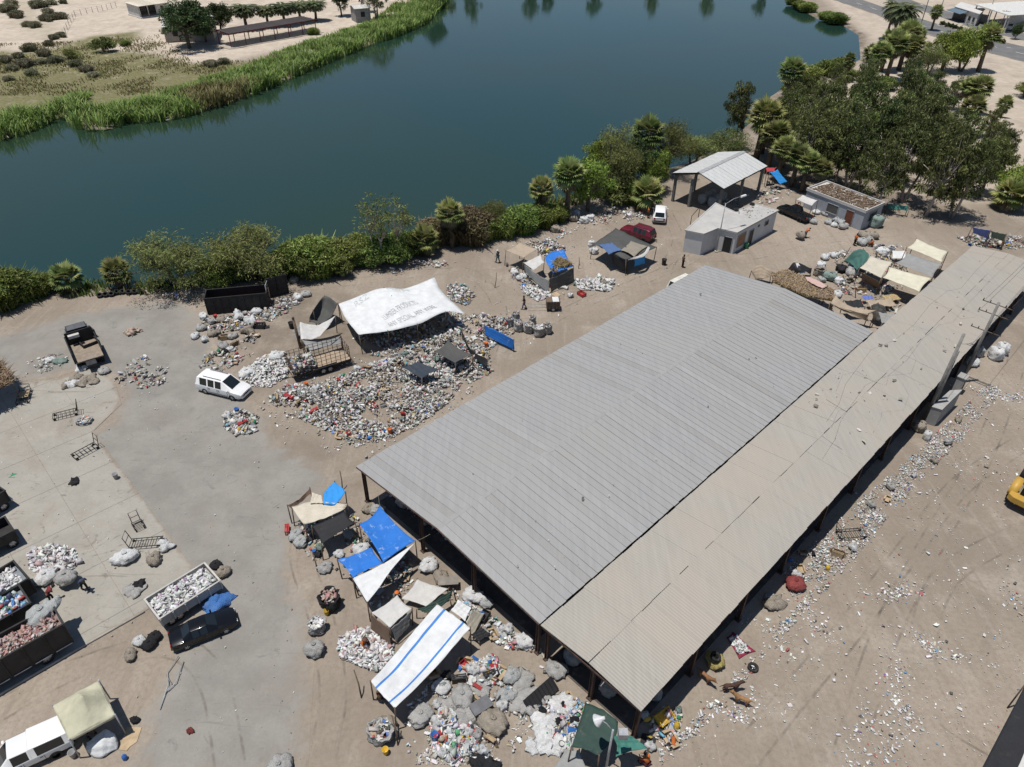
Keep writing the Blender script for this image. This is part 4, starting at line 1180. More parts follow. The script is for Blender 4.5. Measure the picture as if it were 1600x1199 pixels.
# ---- far bank
plant('dark', (296, 76), 0, 'dense dark spreading tree in front of the farm house', None, 1.35, h=11.5)
plant('dark', (322, 66), 8, 'second dark tree against the farm house wall', None, 1.2)
plant('dark', (345, 50), 0, 'mid green tree behind the slatted shelter', None, 1.2)
gl = 'date palm behind the slatted shelter'
for p, t_ in (((386, 46), 6), ((420, 42), 8), ((446, 40), 4), ((470, 36), 2), ((494, 33), 0)): plant('feather', p, t_, gl, 'date palms behind the shelter', 2.0)
plant('dark', (534, 26), -14, 'leafy tree left of the lake hut', None, 0.8, h=10)
plant('euca', (590, 32), -22, 'tall dark tree right of the lake hut', None, 0.8, h=14)
plant('euca', (566, 20), -22, 'tall tree standing right behind the lake hut', None, 0.7, h=15)
plant('dark', (676, 10), -22, 'tree at the tip of the far reed bed', None, 0.8, h=11)
plant('bush2', (163, 82), 55, 'rounded green shrub on the far bank clearing', None, 1.2)
plant('bush2', (110, 92), 74, 'small green shrub left of the rounded one', None, 1.2)
plant('cane', (196, 72), 62, 'small green clump right of the rounded shrub', None, 1.6)
plant('cane', (490, 54), 42, 'green clump at the end of the slatted shelter', None, 1.5)
gl = 'greyish desert shrub scattered over the far bank'
for p in ((27, 28), (45, 42), (56, 43), (74, 33), (75, 22), (94, 30), (12, 18), (60, 12), (80, 8), (100, 6), (18, 10), (84, 62), (78, 72), (70, 88), (88, 98), (40, 104), (20, 110), (8, 98), (52, 118), (66, 100), (30, 92), (136, 112), (146, 120), (330, 104), (350, 100), (96, 58), (14, 126), (48, 80), (120, 104)):
    plant('sage', p, p[1] - rnd.uniform(9, 15), gl, 'desert shrubs of the far bank', rnd.uniform(0.75, 1.15))
# trees past the top of the view, seen mirrored in the lake
gl = 'tall tree on the lake shore past the hut'
for x, y in ((-24, 292), (-16, 299), (6, 306), (11, 308), (30, 309), (52, 309), (72, 306), (92, 302)):
    plant('euca', None, None, gl, 'trees on the far shore', 0.9, world=Vector((x, y, 0)), h=rnd.uniform(9, 14))

# reed bed along the far shore (one uncountable mass)
far_line = GA([(-60, 232)] + LAKE_FAR + [(700, -14)])
def along(P, n, depth_lo, depth_hi, rs):
    seg = [(P[i + 1] - P[i]).length for i in range(len(P) - 1)]; cum = np.cumsum([0] + seg)
    s = rs.random(n) * cum[-1]; i = np.clip(np.searchsorted(cum, s) - 1, 0, len(seg) - 1)
    f = (s - cum[i]) / np.array(seg)[i]
    A_ = np.array([(p.x, p.y) for p in P]); p = A_[i] + (A_[i + 1] - A_[i]) * f[:, None]
    d = A_[i + 1] - A_[i]; d /= np.linalg.norm(d, axis=1, keepdims=True)
    nrm = np.stack([-d[:, 1], d[:, 0]], 1)
    dep = depth_lo + (depth_hi - depth_lo) * rs.random(n)
    return p + nrm * dep[:, None], s, dep
rs = np.random.default_rng(31)
n = 42000
p, s, dep = along(far_line, n, -2.0, 14.0, rs)
keep = (vnoise(p[:, 0], p[:, 1], 0.25, 5) + rs.normal(0, .12, n) > 0.26 + 0.02 * np.clip(dep - 4, 0, 20)) & ~(inside(p, lake) & (edge_dist(p, lake) > 2.2))
p = p[keep]; dep = dep[keep]
h = 2.7 * (0.55 + 0.75 * vnoise(p[:, 0], p[:, 1], 0.5, 9)) * np.clip(1.1 - dep / 24, 0.4, 1)
V, F, c = blade_patch(np.column_stack([p, np.full(len(p), -0.35)]), h, 0.26, [(0.19, 0.25, 0.06), (0.23, 0.29, 0.08), (0.13, 0.18, 0.042), (0.26, 0.29, 0.11)], rs, 0.95)
brown = np.repeat((vnoise(p[:, 0], p[:, 1], 0.11, 2) > 0.70) & (p[:, 0] < -55), 2)
c[brown] = c[brown] * 0.25 + np.array([0.13, 0.09, 0.055])
tag(put('reed_bed', np_mesh('reed_bed', V, F, LEAF, c)), 'dense green reed bed along the far lake shore', 'reeds', kind='stuff')
# low weeds on the far clearing and tufts on the near rim
n = 22000
poly = [(q.x, q.y) for q in GA([(-40, 70), (120, 66), (240, 50), (300, 95), (430, 95), (560, 62), (420, 128), (200, 150), (-40, 150)])]
p = sample_in(poly, n); keep = vnoise(p[:, 0], p[:, 1], 0.3, 12) + rs.normal(0, .1, n) > 0.52; p = p[keep]
V, F, c = blade_patch(np.column_stack([p, np.zeros(len(p))]), 0.42, 0.2, [(0.16, 0.17, 0.06), (0.21, 0.19, 0.09), (0.12, 0.14, 0.05), (0.24, 0.20, 0.12)], rs, 0.9)
tag(put('weeds', np_mesh('weeds', V, F, LEAF, c)), 'low weeds and grass tufts on the far bank clearing', 'weeds', kind='stuff')
near_line = GA(list(reversed(LAKE_NEAR)))
n = 5000
p, s, dep = along(near_line, n, -1.6, 1.6, rs)
keep = vnoise(p[:, 0], p[:, 1], 0.4, 22) + rs.normal(0, .12, n) > 0.42; p = p[keep]
V, F, c = blade_patch(np.column_stack([p, np.full(len(p), -0.3)]), 1.0, 0.2, GREEN_CANE + [(0.2, 0.16, 0.09)], rs, 0.6)
tag(put('bank_grass', np_mesh('bank_grass', V, F, LEAF, c)), 'ragged grass along the near water line', 'grass', kind='stuff')
# fence on the far bank
def wire_fence(label, pts, n, h=1.6):
    P = GA(pts); r = thing('wire_fence', label, 'fence', P[0])
    pm = MB().tube([(0, 0, 0), (0, 0, h)], 0.06, 5).mesh('post', BARK)
    L = sum((P[i + 1] - P[i]).length for i in range(len(P) - 1)); Q = []
    for k in range(n):
        q, _ = at_path(P, L * k / (n - 1) * 0.9999); Q.append(q - P[0]); put('post', pm, r, q - P[0])
    for z in (0.5, 1.0, 1.5):
        m = MB(); m.tube([q + Vector((0, 0, z)) for q in Q], 0.015, 3, cap=False); m.obj('wire', GSTEEL, r)
    return r
wire_fence('wire fence on thin posts beside the porch house', [(118, 26), (150, 20), (182, 12)], 9)
wire_fence('wire fence running down to the lake shrubs', [(118, 26), (108, 42), (100, 58)], 7)
# ================================================================== VEHICLES AND TRAILERS
RUBBER = M('tyre_rubber', (0.022, 0.022, 0.022), 0.85, 0.2, 4, dirt=0.25)
RIM = M('alloy_rim', (0.45, 0.45, 0.46), 0.35, 0.1, 3, metal=0.7)
GLASS = M('vehicle_glass', (0.012, 0.016, 0.018), 0.06, 0.1, 1, spec=0.6, orand=0)
LAMPG = M('headlamp', (0.55, 0.55, 0.53), 0.2, 0.05, 1, spec=0.6)
REDL = M('tail_lamp', (0.35, 0.02, 0.02), 0.25, 0.05, 1, spec=0.5)
PLATE = M('number_plate', (0.6, 0.6, 0.58), 0.5)
BLACKP = M('black_trim', (0.02, 0.02, 0.02), 0.5)
def paint(name, col, rough=0.28, dirt=0.15): return M(name, col, rough, 0.04, 0.8, spec=0.5, dirt=dirt)
_wm = {}
def wheel_meshes(r, w):
    k = (round(r, 2), round(w, 2))
    if k in _wm: return _wm[k]
    R = Matrix.Rotation(math.pi / 2, 4, 'X')
    t = MB(); t.lathe([(r * 0.62, -w / 2), (r * 0.93, -w / 2), (r, -w * 0.36), (r, w * 0.36), (r * 0.93, w / 2), (r * 0.62, w / 2), (r * 0.62, -w / 2)], 18, R)
    m = MB(); m.lathe([(0.02, -w * 0.30), (r * 0.62, -w * 0.36), (r * 0.62, w * 0.36), (0.02, w * 0.30)], 14, R)
    for k5 in range(5):
        a = k5 * 2 * math.pi / 5
        for s in (-1, 1):
            m.box((math.cos(a) * r * 0.33, s * w * 0.37, math.sin(a) * r * 0.33), (r * 0.5, w * 0.1, r * 0.13), M=Matrix.Rotation(-a, 3, 'Y'))
    _wm[k] = (t.mesh('tyre', RUBBER), m.mesh('rim', RIM)); return _wm[k]
def add_wheel(root, x, y, r, w):
    t, m = wheel_meshes(r, w)
    o = put('wheel', t, root, (x, y, r)); put('rim', m, o); return o
def car(name, label, cat, mid, yaw, spec, mat, glass_iv, ws, rear, W=0.9, wheels=(-1.4, 1.45), wr=0.33, rack=False, size=1.0):
    """body lofted through stations (x, bottom, belt, top, half width, half top width)"""
    p = G(*mid) if len(mid) == 2 else Vector(mid)
    r = thing(name, label, cat, (p.x, p.y, 0), yaw)
    def ring(s):
        x, zb, ze, zt, w, wt = s
        k = (zb + ze) / 2
        h = [(w * 0.9, zb), (w, zb + 0.12), (w, k), (w * 0.985, ze - 0.03), (w * 0.96, ze), (wt, zt - 0.03), (wt * 0.9, zt)]
        return [(x, a, b) for a, b in h] + [(x, 0, zt + 0.02)] + [(x, -a, b) for a, b in reversed(h)]
    b = MB(); R_ = [ring(s) for s in spec]
    n = len(R_[0])
    b.grid(R_, sm=True)
    for i, e in ((0, 1), (len(R_) - 1, 0)):
        f = list(range(n)); b.add(R_[i], [tuple(f if e else f[::-1])])
    b.add([q for i in range(len(R_)) for q in (R_[i][0], R_[i][-1])], [(2 * i, 2 * i + 2, 2 * i + 3, 2 * i + 1) for i in range(len(R_) - 1)])
    bo = b.obj('body', mat, r)
    md = bo.modifiers.new('soft', 'BEVEL'); md.width = 0.03; md.segments = 2; md.limit_method = 'ANGLE'; md.angle_limit = 0.5
    def lerp(a, c, t): return tuple(a[i] + (c[i] - a[i]) * t for i in range(3))
    def pane(nm, q, off):
        c = Vector((0, 0, 0))
        for v in q: c += Vector(v)
        c /= 4; q = [Vector(v).lerp(c, 0.07) + Vector(off) for v in q]
        MB().add(q + [v - Vector(off) * 1.5 for v in q], [(0, 1, 2, 3), (7, 6, 5, 4), (0, 4, 5, 1), (1, 5, 6, 2), (2, 6, 7, 3), (3, 7, 4, 0)]).obj(nm, GLASS, r)
    for (i, splits) in glass_iv:
        for s, (lo, hi) in ((1, (4, 5)), (-1, (n - 5, n - 6))):
            a0, a1, c0, c1 = R_[i][lo], R_[i][hi], R_[i + 1][lo], R_[i + 1][hi]
            for t0, t1 in splits:
                pane('side_window', [lerp(a0, c0, t0), lerp(a0, c0, t1), lerp(a1, c1, t1), lerp(a1, c1, t0)] if s > 0 else [lerp(a0, c0, t1), lerp(a0, c0, t0), lerp(a1, c1, t0), lerp(a1, c1, t1)], (0, 0.012 * s, 0.006))
    for nm, i, dx in (('windscreen', ws, 0.012), ('rear_window', rear, -0.012)):
        if i is None: continue
        q = [R_[i][6], R_[i][n - 7], R_[i + 1][n - 7], R_[i + 1][6]]
        pane(nm, q, (dx, 0, 0.02))
    hw = max(s[4] for s in spec)
    for x in wheels:
        for s in (-1, 1): add_wheel(r, x, s * (hw - 0.085), wr, 0.22)
    xf, xb = spec[-1][0], spec[0][0]; zf, zb2 = (spec[-1][1] + spec[-1][2]) / 2, (spec[0][1] + spec[0][2]) / 2
    for s in (-1, 1):
        MB().box((0, 0, 0), (0.08, 0.3, 0.15)).obj('headlight', LAMPG, r, (xf - 0.02, s * spec[-1][4] * 0.72, zf + 0.12))
        MB().box((0, 0, 0), (0.08, 0.2, 0.25)).obj('tail_light', REDL, r, (xb + 0.02, s * spec[0][4] * 0.8, zb2 + 0.15))
        j = ws
        MB().box((0, 0, 0), (0.12, 0.2, 0.13)).obj('mirror', mat, r, (spec[j + 1][0] - 0.25, s * (hw + 0.08), spec[j][2] + 0.08))
    MB().box((0, 0, 0), (0.06, 0.9, 0.14)).obj('grille', BLACKP, r, (xf + 0.005, 0, zf))
    MB().box((0, 0, 0), (0.03, 0.36, 0.14)).obj('number_plate', PLATE, r, (xb - 0.01, 0, zb2 - 0.05))
    sd0 = wheels[0] + wr + 0.12; sd1 = wheels[1] - wr - 0.1
    for x in (sd0, (sd0 + sd1) / 2 - .05, sd1):
        for s in (-1, 1): MB().box((0, 0, 0), (0.014, 0.02, 0.5)).obj('door_seam', BLACKP, r, (x, s * (hw + 0.002), 0.68))
    for x in ((sd0 + sd1) / 2 + .12, sd0 + .15):
        for s in (-1, 1): MB().box((0, 0, 0), (0.16, 0.03, 0.035)).obj('door_handle', BLACKP, r, (x, s * (hw + 0.008), 0.84))
    for s in (-1, 1): MB().box((0, 0, 0), (sd1 - sd0, 0.02, 0.05)).obj('sill_trim', BLACKP, r, ((sd0 + sd1) / 2, s * (hw + 0.004), 0.42))
    MB().box((0, 0, 0), (0.14, spec[-1][4] * 1.9, 0.16)).obj('bumper', BLACKP if 'black' in label else mat, r, (xf - 0.01, 0, zf - 0.12)); MB().box((0, 0, 0), (0.14, spec[0][4] * 1.9, 0.16)).obj('bumper', BLACKP, r, (xb + 0.02, 0, zb2 - 0.18))
    if size != 1.0: r.scale = (size,) * 3
    if rack:
        for s in (-1, 1): MB().tube([(-1.6, s * 0.55, spec[3][3] + 0.07), (0.4, s * 0.55, spec[3][3] + 0.07)], 0.025, 5).obj('roof_rail', BLACKP, r)
    return r
SEDAN = [(-2.42, .42, .84, .88, .74, .62), (-2.30, .24, .92, .96, .88, .70), (-1.50, .20, .94, 1.0, .91, .70), (-0.85, .20, .94, 1.42, .92, .58), (0.30, .20, .93, 1.44, .92, .58), (1.02, .20, .93, .99, .91, .68), (2.05, .22, .83, .87, .88, .66), (2.42, .32, .68, .71, .74, .58)]
car('sedan', 'black sedan parked beside the trailer of white scrap', 'car', (321, 989), yaw_of((278, 1002), (362, 968)), SEDAN, paint('black_paint', (0.006, 0.006, 0.007), 0.16, 0.0), [(3, ((0.02, 0.46), (0.52, 0.98)))], 4, 2, size=0.86)
VAN = [(-2.50, .38, .95, 1.02, .80, .72), (-2.46, .28, 1.0, 1.06, .94, .78), (-2.22, .22, 1.02, 1.70, .97, .74), (-1.9, .22, 1.02, 1.76, .98, .74), (0.55, .22, 1.0, 1.75, .98, .72), (1.55, .22, .98, 1.06, .97, .74), (2.2, .24, .86, .9, .92, .68), (2.5, .34, .7, .73, .78, .6)]
WPAINT = paint('white_paint', (0.66, 0.66, 0.65), 0.3, 0.12)
car('minivan', 'white minivan parked beside the rubbish field', 'car', (352, 612), yaw_of((319, 600), (384, 616)), VAN, WPAINT, [(3, ((0.0, 0.33), (0.37, 0.66), (0.70, 0.98)))], 4, 1, wheels=(-1.45, 1.55), rack=True)
SUV = [(-2.35, .45, .98, 1.05, .80, .72), (-2.3, .35, 1.02, 1.08, .9, .76), (-2.02, .3, 1.05, 1.68, .92, .70), (-1.6, .3, 1.05, 1.74, .93, .70), (0.35, .3, 1.03, 1.73, .93, .68), (1.0, .3, 1.02, 1.10, .93, .72), (2.1, .32, .95, .99, .9, .70), (2.35, .42, .78, .82, .78, .62)]
MAROON = paint('maroon_paint', (0.13, 0.012, 0.025), 0.3, 0.12)
car('estate_car', 'maroon estate car parked behind the tarp shack', 'car', (996, 371), yaw_of((1016, 377), (976, 364)), SUV, MAROON, [(3, ((0.0, 0.3), (0.34, 0.64), (0.68, 0.98)))], 4, 1, wheels=(-1.4, 1.4), wr=0.36, rack=True)
car('estate_car', 'white estate car parked by the broad low palm', 'car', (1030, 341), yaw_of((1029, 350), (1031, 330)), SUV, WPAINT, [(3, ((0.0, 0.3), (0.34, 0.64), (0.68, 0.98)))], 4, 1, wheels=(-1.4, 1.4), wr=0.36)
# black pickup under the white cloth canopy
PICK = [(-2.6, .5, .92, .95, .82, .8), (-2.5, .42, .95, .98, .9, .86), (-0.75, .4, .97, 1.0, .91, .86), (-0.55, .4, 1.0, 1.62, .92, .68), (0.45, .4, 1.0, 1.64, .92, .66), (1.0, .4, 1.0, 1.08, .92, .74), (2.2, .42, .92, .97, .9, .72), (2.5, .5, .75, .8, .8, .62)]
car('pickup', 'black pickup with its load bed under the white cloth canopy', 'pickup', (1240, 339), yaw_of((1262, 349), (1215, 328)), PICK, paint('black_paint', (0.012, 0.012, 0.014)), [(3, ((0.05, 0.95),))], 4, 2, wheels=(-1.6, 1.55), wr=0.37)
# white pickup with camper shell, lower left
CAMP = [(-2.7, .5, 1.0, 1.62, .84, .72), (-2.62, .4, 1.02, 1.72, .95, .76), (-0.6, .38, 1.02, 1.76, .96, .76), (-0.52, .38, 1.02, 1.66, .95, .70), (0.5, .38, 1.0, 1.66, .95, .68), (1.1, .38, 1.0, 1.08, .95, .74), (2.3, .4, .95, 1.0, .92, .74), (2.6, .5, .78, .82, .8, .62)]
pk = G(32, 1196)
car('pickup', 'white pickup with a white camper shell beside the beige canopy', 'pickup', (42, 1186), yaw_of((96, 1162), (6, 1204)), CAMP, WPAINT, [(1, ((0.12, 0.9),)), (3, ((0.05, 0.95),))], 4, None, wheels=(-1.65, 1.6), wr=0.37, size=0.93)
# white pickup across the road
car('pickup', 'white pickup parked beside the painted wall across the road', 'pickup', (1553, 41), yaw_of((1560, 40), (1547, 44)), PICK, WPAINT, [(3, ((0.05, 0.95),))], 4, 2, wheels=(-1.6, 1.55), wr=0.37)
car('sedan', 'white car beyond the small dark tree across the road', 'car', (1578, 46), yaw_of((1586, 42), (1570, 48)), SEDAN, WPAINT, [(3, ((0.02, 0.46), (0.52, 0.98)))], 4, 2)
car('van', 'white roof and red side of a van showing past the shed eave', 'van', (1070, 453), yaw_of((1052, 462), (1088, 444)), VAN, M('cream_paint', (0.6, 0.58, 0.5), 0.35, dirt=0.15), [(3, ((0.0, 0.33), (0.37, 0.66), (0.70, 0.98)))], 4, 1, wheels=(-1.45, 1.55))

# ---- open boxes: containers, trailer bodies
def open_box(root, L, W, z0, z1, mat, inmat, th=0.07, ribs=0, name='side_wall', floor=True, slope=0.0):
    """local frame: x length, y width, origin at the near left foot; ribs outside"""
    for nm, c, d in (('side_wall', (L / 2, th / 2, (z0 + z1) / 2), (L, th, z1 - z0)), ('side_wall', (L / 2, W - th / 2, (z0 + z1) / 2), (L, th, z1 - z0)),
                     ('end_wall', (th / 2, W / 2, (z0 + z1) / 2), (th, W - 2 * th, z1 - z0)), ('end_wall', (L - th / 2, W / 2, (z0 + z1) / 2), (th, W - 2 * th, z1 - z0))):
        MB().box((0, 0, 0), d).obj(nm, mat, root, c)
    if floor: MB().box((0, 0, 0), (L - 2 * th, W - 2 * th, 0.08)).obj('floor', inmat, root, (L / 2, W / 2, z0 + 0.04))
    rm = MB().box((0, 0, 0), (L + 0.06, th + 0.05, 0.08)).mesh('rim', mat)
    for y in (th / 2, W - th / 2): put('rim', rm, root, (L / 2, y, z1 + 0.035))
    rm = MB().box((0, 0, 0), (th + 0.05, W - 2 * th - .05, 0.08)).mesh('rim', mat)
    for x in (th / 2, L - th / 2): put('rim', rm, root, (x, W / 2, z1 + 0.035))
    if ribs:
        rb = MB().box((0, 0, 0), (0.09, 0.07, z1 - z0)).mesh('rib', mat)
        for k in range(ribs + 1):
            x = 0.06 + (L - 0.12) * k / ribs
            put('rib', rb, root, (x, -0.036, (z0 + z1) / 2)); put('rib', rb, root, (x, W + 0.036, (z0 + z1) / 2))
def load_mesh(L, W, z, bulge, cols, rs, n, size, name='load'):
    p = np.column_stack([rs.uniform(0.05, L - 0.05, n), rs.uniform(0.05, W - 0.05, n)])
    hz = bulge * np.sin(np.pi * p[:, 0] / L) ** 0.5 * np.sin(np.pi * p[:, 1] / W) ** 0.5 * (0.7 + 0.6 * vnoise(p[:, 0], p[:, 1], 1.5, 4))
    return np.column_stack([p, z + hz * rs.uniform(0.55, 1.0, n)])
WHITE_P = [(0.62, 0.62, 0.61), (0.55, 0.55, 0.54), (0.68, 0.68, 0.67), (0.42, 0.42, 0.42)]
PINK_P = [(0.36, 0.20, 0.19), (0.42, 0.36, 0.34), (0.30, 0.14, 0.14), (0.46, 0.42, 0.40), (0.33, 0.27, 0.25), (0.40, 0.25, 0.2)]
BOTTLE_P = [(0.58, 0.6, 0.6), (0.05, 0.16, 0.42), (0.08, 0.30, 0.13), (0.5, 0.52, 0.54), (0.35, 0.04, 0.05), (0.12, 0.35, 0.5), (0.62, 0.62, 0.6), (0.45, 0.5, 0.5), (0.03, 0.05, 0.12)]
MIX_P = [(0.60, 0.59, 0.57)] * 10 + [(0.46, 0.45, 0.43)] * 9 + [(0.36, 0.34, 0.31)] * 7 + [(0.30, 0.29, 0.275)] * 4 + [(0.24, 0.2, 0.16)] * 3 + [(0.32, 0.23, 0.14)] * 2 + [(0.03, 0.03, 0.03)] * 3 + [(0.09, 0.09, 0.09)] * 2 + [(0.06, 0.14, 0.38), (0.40, 0.05, 0.05), (0.06, 0.22, 0.12), (0.5, 0.36, 0.05), (0.45, 0.2, 0.25), (0.10, 0.3, 0.42), (0.14, 0.12, 0.10)]
# rubbish pieces: three small shapes, all quads
def piece_templates(seed=5):
    rs = np.random.default_rng(seed); T = []
    for k in range(5):                       # crumpled sheet
        g = np.array([[x, y, 0.0] for y in (-.5, 0, .5) for x in (-.5, 0, .5)]); g[:, 2] = rs.uniform(-.22, .28, 9); g[:, :2] += rs.uniform(-.13, .13, (9, 2))
        f = np.array([[0, 1, 4, 3], [1, 2, 5, 4], [3, 4, 7, 6], [4, 5, 8, 7]]); T.append((g, f))
    for k in range(5):                       # crushed block
        g = np.array([[x, y, z] for z in (-.35, .35) for x, y in ((-.5, -.5), (.5, -.5), (.5, .5), (-.5, .5))]); g += rs.uniform(-.16, .16, g.shape)
        f = np.array([[3, 2, 1, 0], [4, 5, 6, 7], [0, 1, 5, 4], [1, 2, 6, 5], [2, 3, 7, 6], [3, 0, 4, 7]]); T.append((g, f))
    for k in range(2):                       # bottle: long six-sided body
        ring = [(0.18 * math.cos(a), 0.18 * math.sin(a)) for a in np.arange(6) * math.pi / 3]
        g = np.array([(-.5, *q) for q in ring] + [(.25, *q) for q in ring] + [(.5, q[0] * .35, q[1] * .35) for q in ring])
        f = np.array([[i + 6 * j, (i + 1) % 6 + 6 * j, (i + 1) % 6 + 6 * j + 6, i + 6 * j + 6] for j in range(2) for i in range(6)] + [[0, 1, 2, 3], [0, 3, 4, 5]]); T.append((g, f))
    return T
PT = piece_templates()
def pieces_mesh(name, P, size, cols, rs, kinds=None, flat=0.5, jit=0.15):
    """one mesh of many rubbish pieces at P (n,3)"""
    n = len(P); kinds = kinds if kinds is not None else list(range(len(PT)))
    kk = rs.choice(kinds, n); V, F, C = [], [], []; base = 0
    cl = pick(cols, n, rs, jit)
    s = size * np.clip(rs.lognormal(-0.10, 0.5, n), .3, 2.1)
    az = rs.uniform(0, 6.283, n); tl = rs.normal(0, flat, n); tl2 = rs.normal(0, flat, n)
    for k in set(kk.tolist()):
        g, f = PT[k]; i = np.where(kk == k)[0]; m = len(i)
        sc_ = s[i][:, None] * np.stack([rs.uniform(.7, 1.9, m), rs.uniform(.5, 1.1, m), rs.uniform(.25, .9, m)], 1)
        v = g[None] * sc_[:, None, :]
        ca, sa = np.cos(tl[i])[:, None], np.sin(tl[i])[:, None]
        y, z = v[..., 1] * ca - v[..., 2] * sa, v[..., 1] * sa + v[..., 2] * ca
        ca, sa = np.cos(tl2[i])[:, None], np.sin(tl2[i])[:, None]
        x, z = v[..., 0] * ca - z * sa, v[..., 0] * sa + z * ca
        ca, sa = np.cos(az[i])[:, None], np.sin(az[i])[:, None]
        x, y = x * ca - y * sa, x * sa + y * ca
        z = z - z.min(1, keepdims=True)                       # rests on its lowest corner
        v = np.stack([x, y, z], -1) + P[i][:, None, :]
        V.append(v.reshape(-1, 3)); ff = f[None] + (np.arange(m) * len(g))[:, None, None] + base
        F.append(ff.reshape(-1, 4)); base += m * len(g)
        C.append(np.repeat(cl[i] * (1 + rs.normal(0, .03, (m, 1))), len(f), axis=0))
    return np_mesh(name, np.vstack(V), np.vstack(F), MC(), np.clip(np.vstack(C), 0, 1))

BLKP = M('black_container_paint', (0.025, 0.024, 0.024), 0.6, 0.25, 1.5, dirt=0.12, dcol=(0.1, 0.06, 0.045))
RUSTI = M('rusty_inside', (0.11, 0.05, 0.035), 0.85, 0.3, 1.5, dirt=0.2)
def box_thing(name, label, cat, near_left, near_right, far_left, z1, z0, mat, inmat, ribs=6, L=None, W=None, wheels=(), wr=0.4, load=None, extra=None):
    """rim corners given as pixels at height z1"""
    a, b, c = G(*near_left, z1), G(*near_right, z1), G(*far_left, z1)
    d = (b - a); LL = L or d.length; d.normalize(); n = Vector((-d.y, d.x, 0)); WW = W or abs((c - a).dot(n))
    r = thing(name, label, cat, (a.x, a.y, 0), math.atan2(d.y, d.x))
    open_box(r, LL, WW, z0, z1, mat, inmat, ribs=ribs)
    for x in wheels:
        for y in (0.2, WW - 0.2): add_wheel(r, x * LL, y, wr, 0.26)
    if wheels or z0 > 0.2:
        m = MB()
        for y in (WW * 0.28, WW * 0.72): m.box((LL / 2, y, z0 - 0.09), (LL - 0.1, 0.12, 0.16))
        m.obj('chassis', DSTEEL, r)
        if not wheels:
            for x in (0.08, 0.92): MB().box((x * LL, WW / 2, (z0 - 0.16) / 2), (0.14, WW * 0.6, z0 - 0.16)).obj('support', DSTEEL, r)
    if load:
        cols, bulge, n_, size, lv, kinds = load
        rs = np.random.default_rng(int(LL * 100)); P = load_mesh(LL - 0.5, WW - 0.4, lv, bulge, cols, rs, n_, size); P[:, :2] += (0.22, 0.2)
        core = MB()
        q = [[(0.1 + (LL - .2) * i / 16, 0.1 + (WW - .2) * j / 6, lv + (bulge * 0.55 * math.sin(math.pi * i / 16) ** .5 * math.sin(math.pi * j / 6) ** .5)) for i in range(17)] for j in range(7)]
        core.grid(q); co = core.obj('load_bed', M('load_' + name + str(len(bpy.data.objects)), tuple(np.mean(cols, 0) * 0.6), 0.8), r)
        lo = put('load', pieces_mesh('load', P, size, cols, rs, kinds), r); lo['kind'] = 'stuff'
    return r
box_thing('roll_off_container', 'long black roll off container with a rusty inside below the mesquite', 'container', (318, 468), (416, 459), (318, 454), 2.0, 0.12, BLKP, RUSTI, 8)
# the upright frame panel beside it
a, b = G(421, 466), G(452, 458); d = b - a; L_ = d.length
r = thing('container_gate', 'dark upright steel gate panel at the end of the roll off container', 'gate', (a.x, a.y, 0), math.atan2(d.y, d.x))
MB().box((L_ / 2, 0, 1.25), (L_, 0.07, 2.3)).obj('panel', BLKP, r)
for x in (0.05, L_ * 0.5, L_ - 0.05): MB().box((x, -0.075, 1.25), (0.1, 0.08, 2.4)).obj('rib', BLKP, r)
for z in (0.12, 2.42): MB().box((L_ / 2, 0.0, z), (L_, 0.14, 0.1)).obj('rail', BLKP, r)
for x in (0.0, L_): MB().tube([(x, 0.9, 0), (x, 0.06, 1.7)], 0.05, 5).obj('prop', BLKP, r)
r = thing('leaning_goal', 'pale rusty goal shaped frame leaning between container and gate', 'goal', G(421, 481))
MB().tube([(0, 0, 0), (-.1, .4, 2.6), (-0.1, 1.2, 2.75)], 0.05, 5).obj('upright', GSTEEL, r); MB().tube([(.35, -.1, 0), (.1, .6, 2.3)], 0.05, 5).obj('upright', STEEL, r); MB().tube([(-.06, .3, 1.9), (.16, .45, 1.8)], 0.04, 5).obj('tie', STEEL, r)

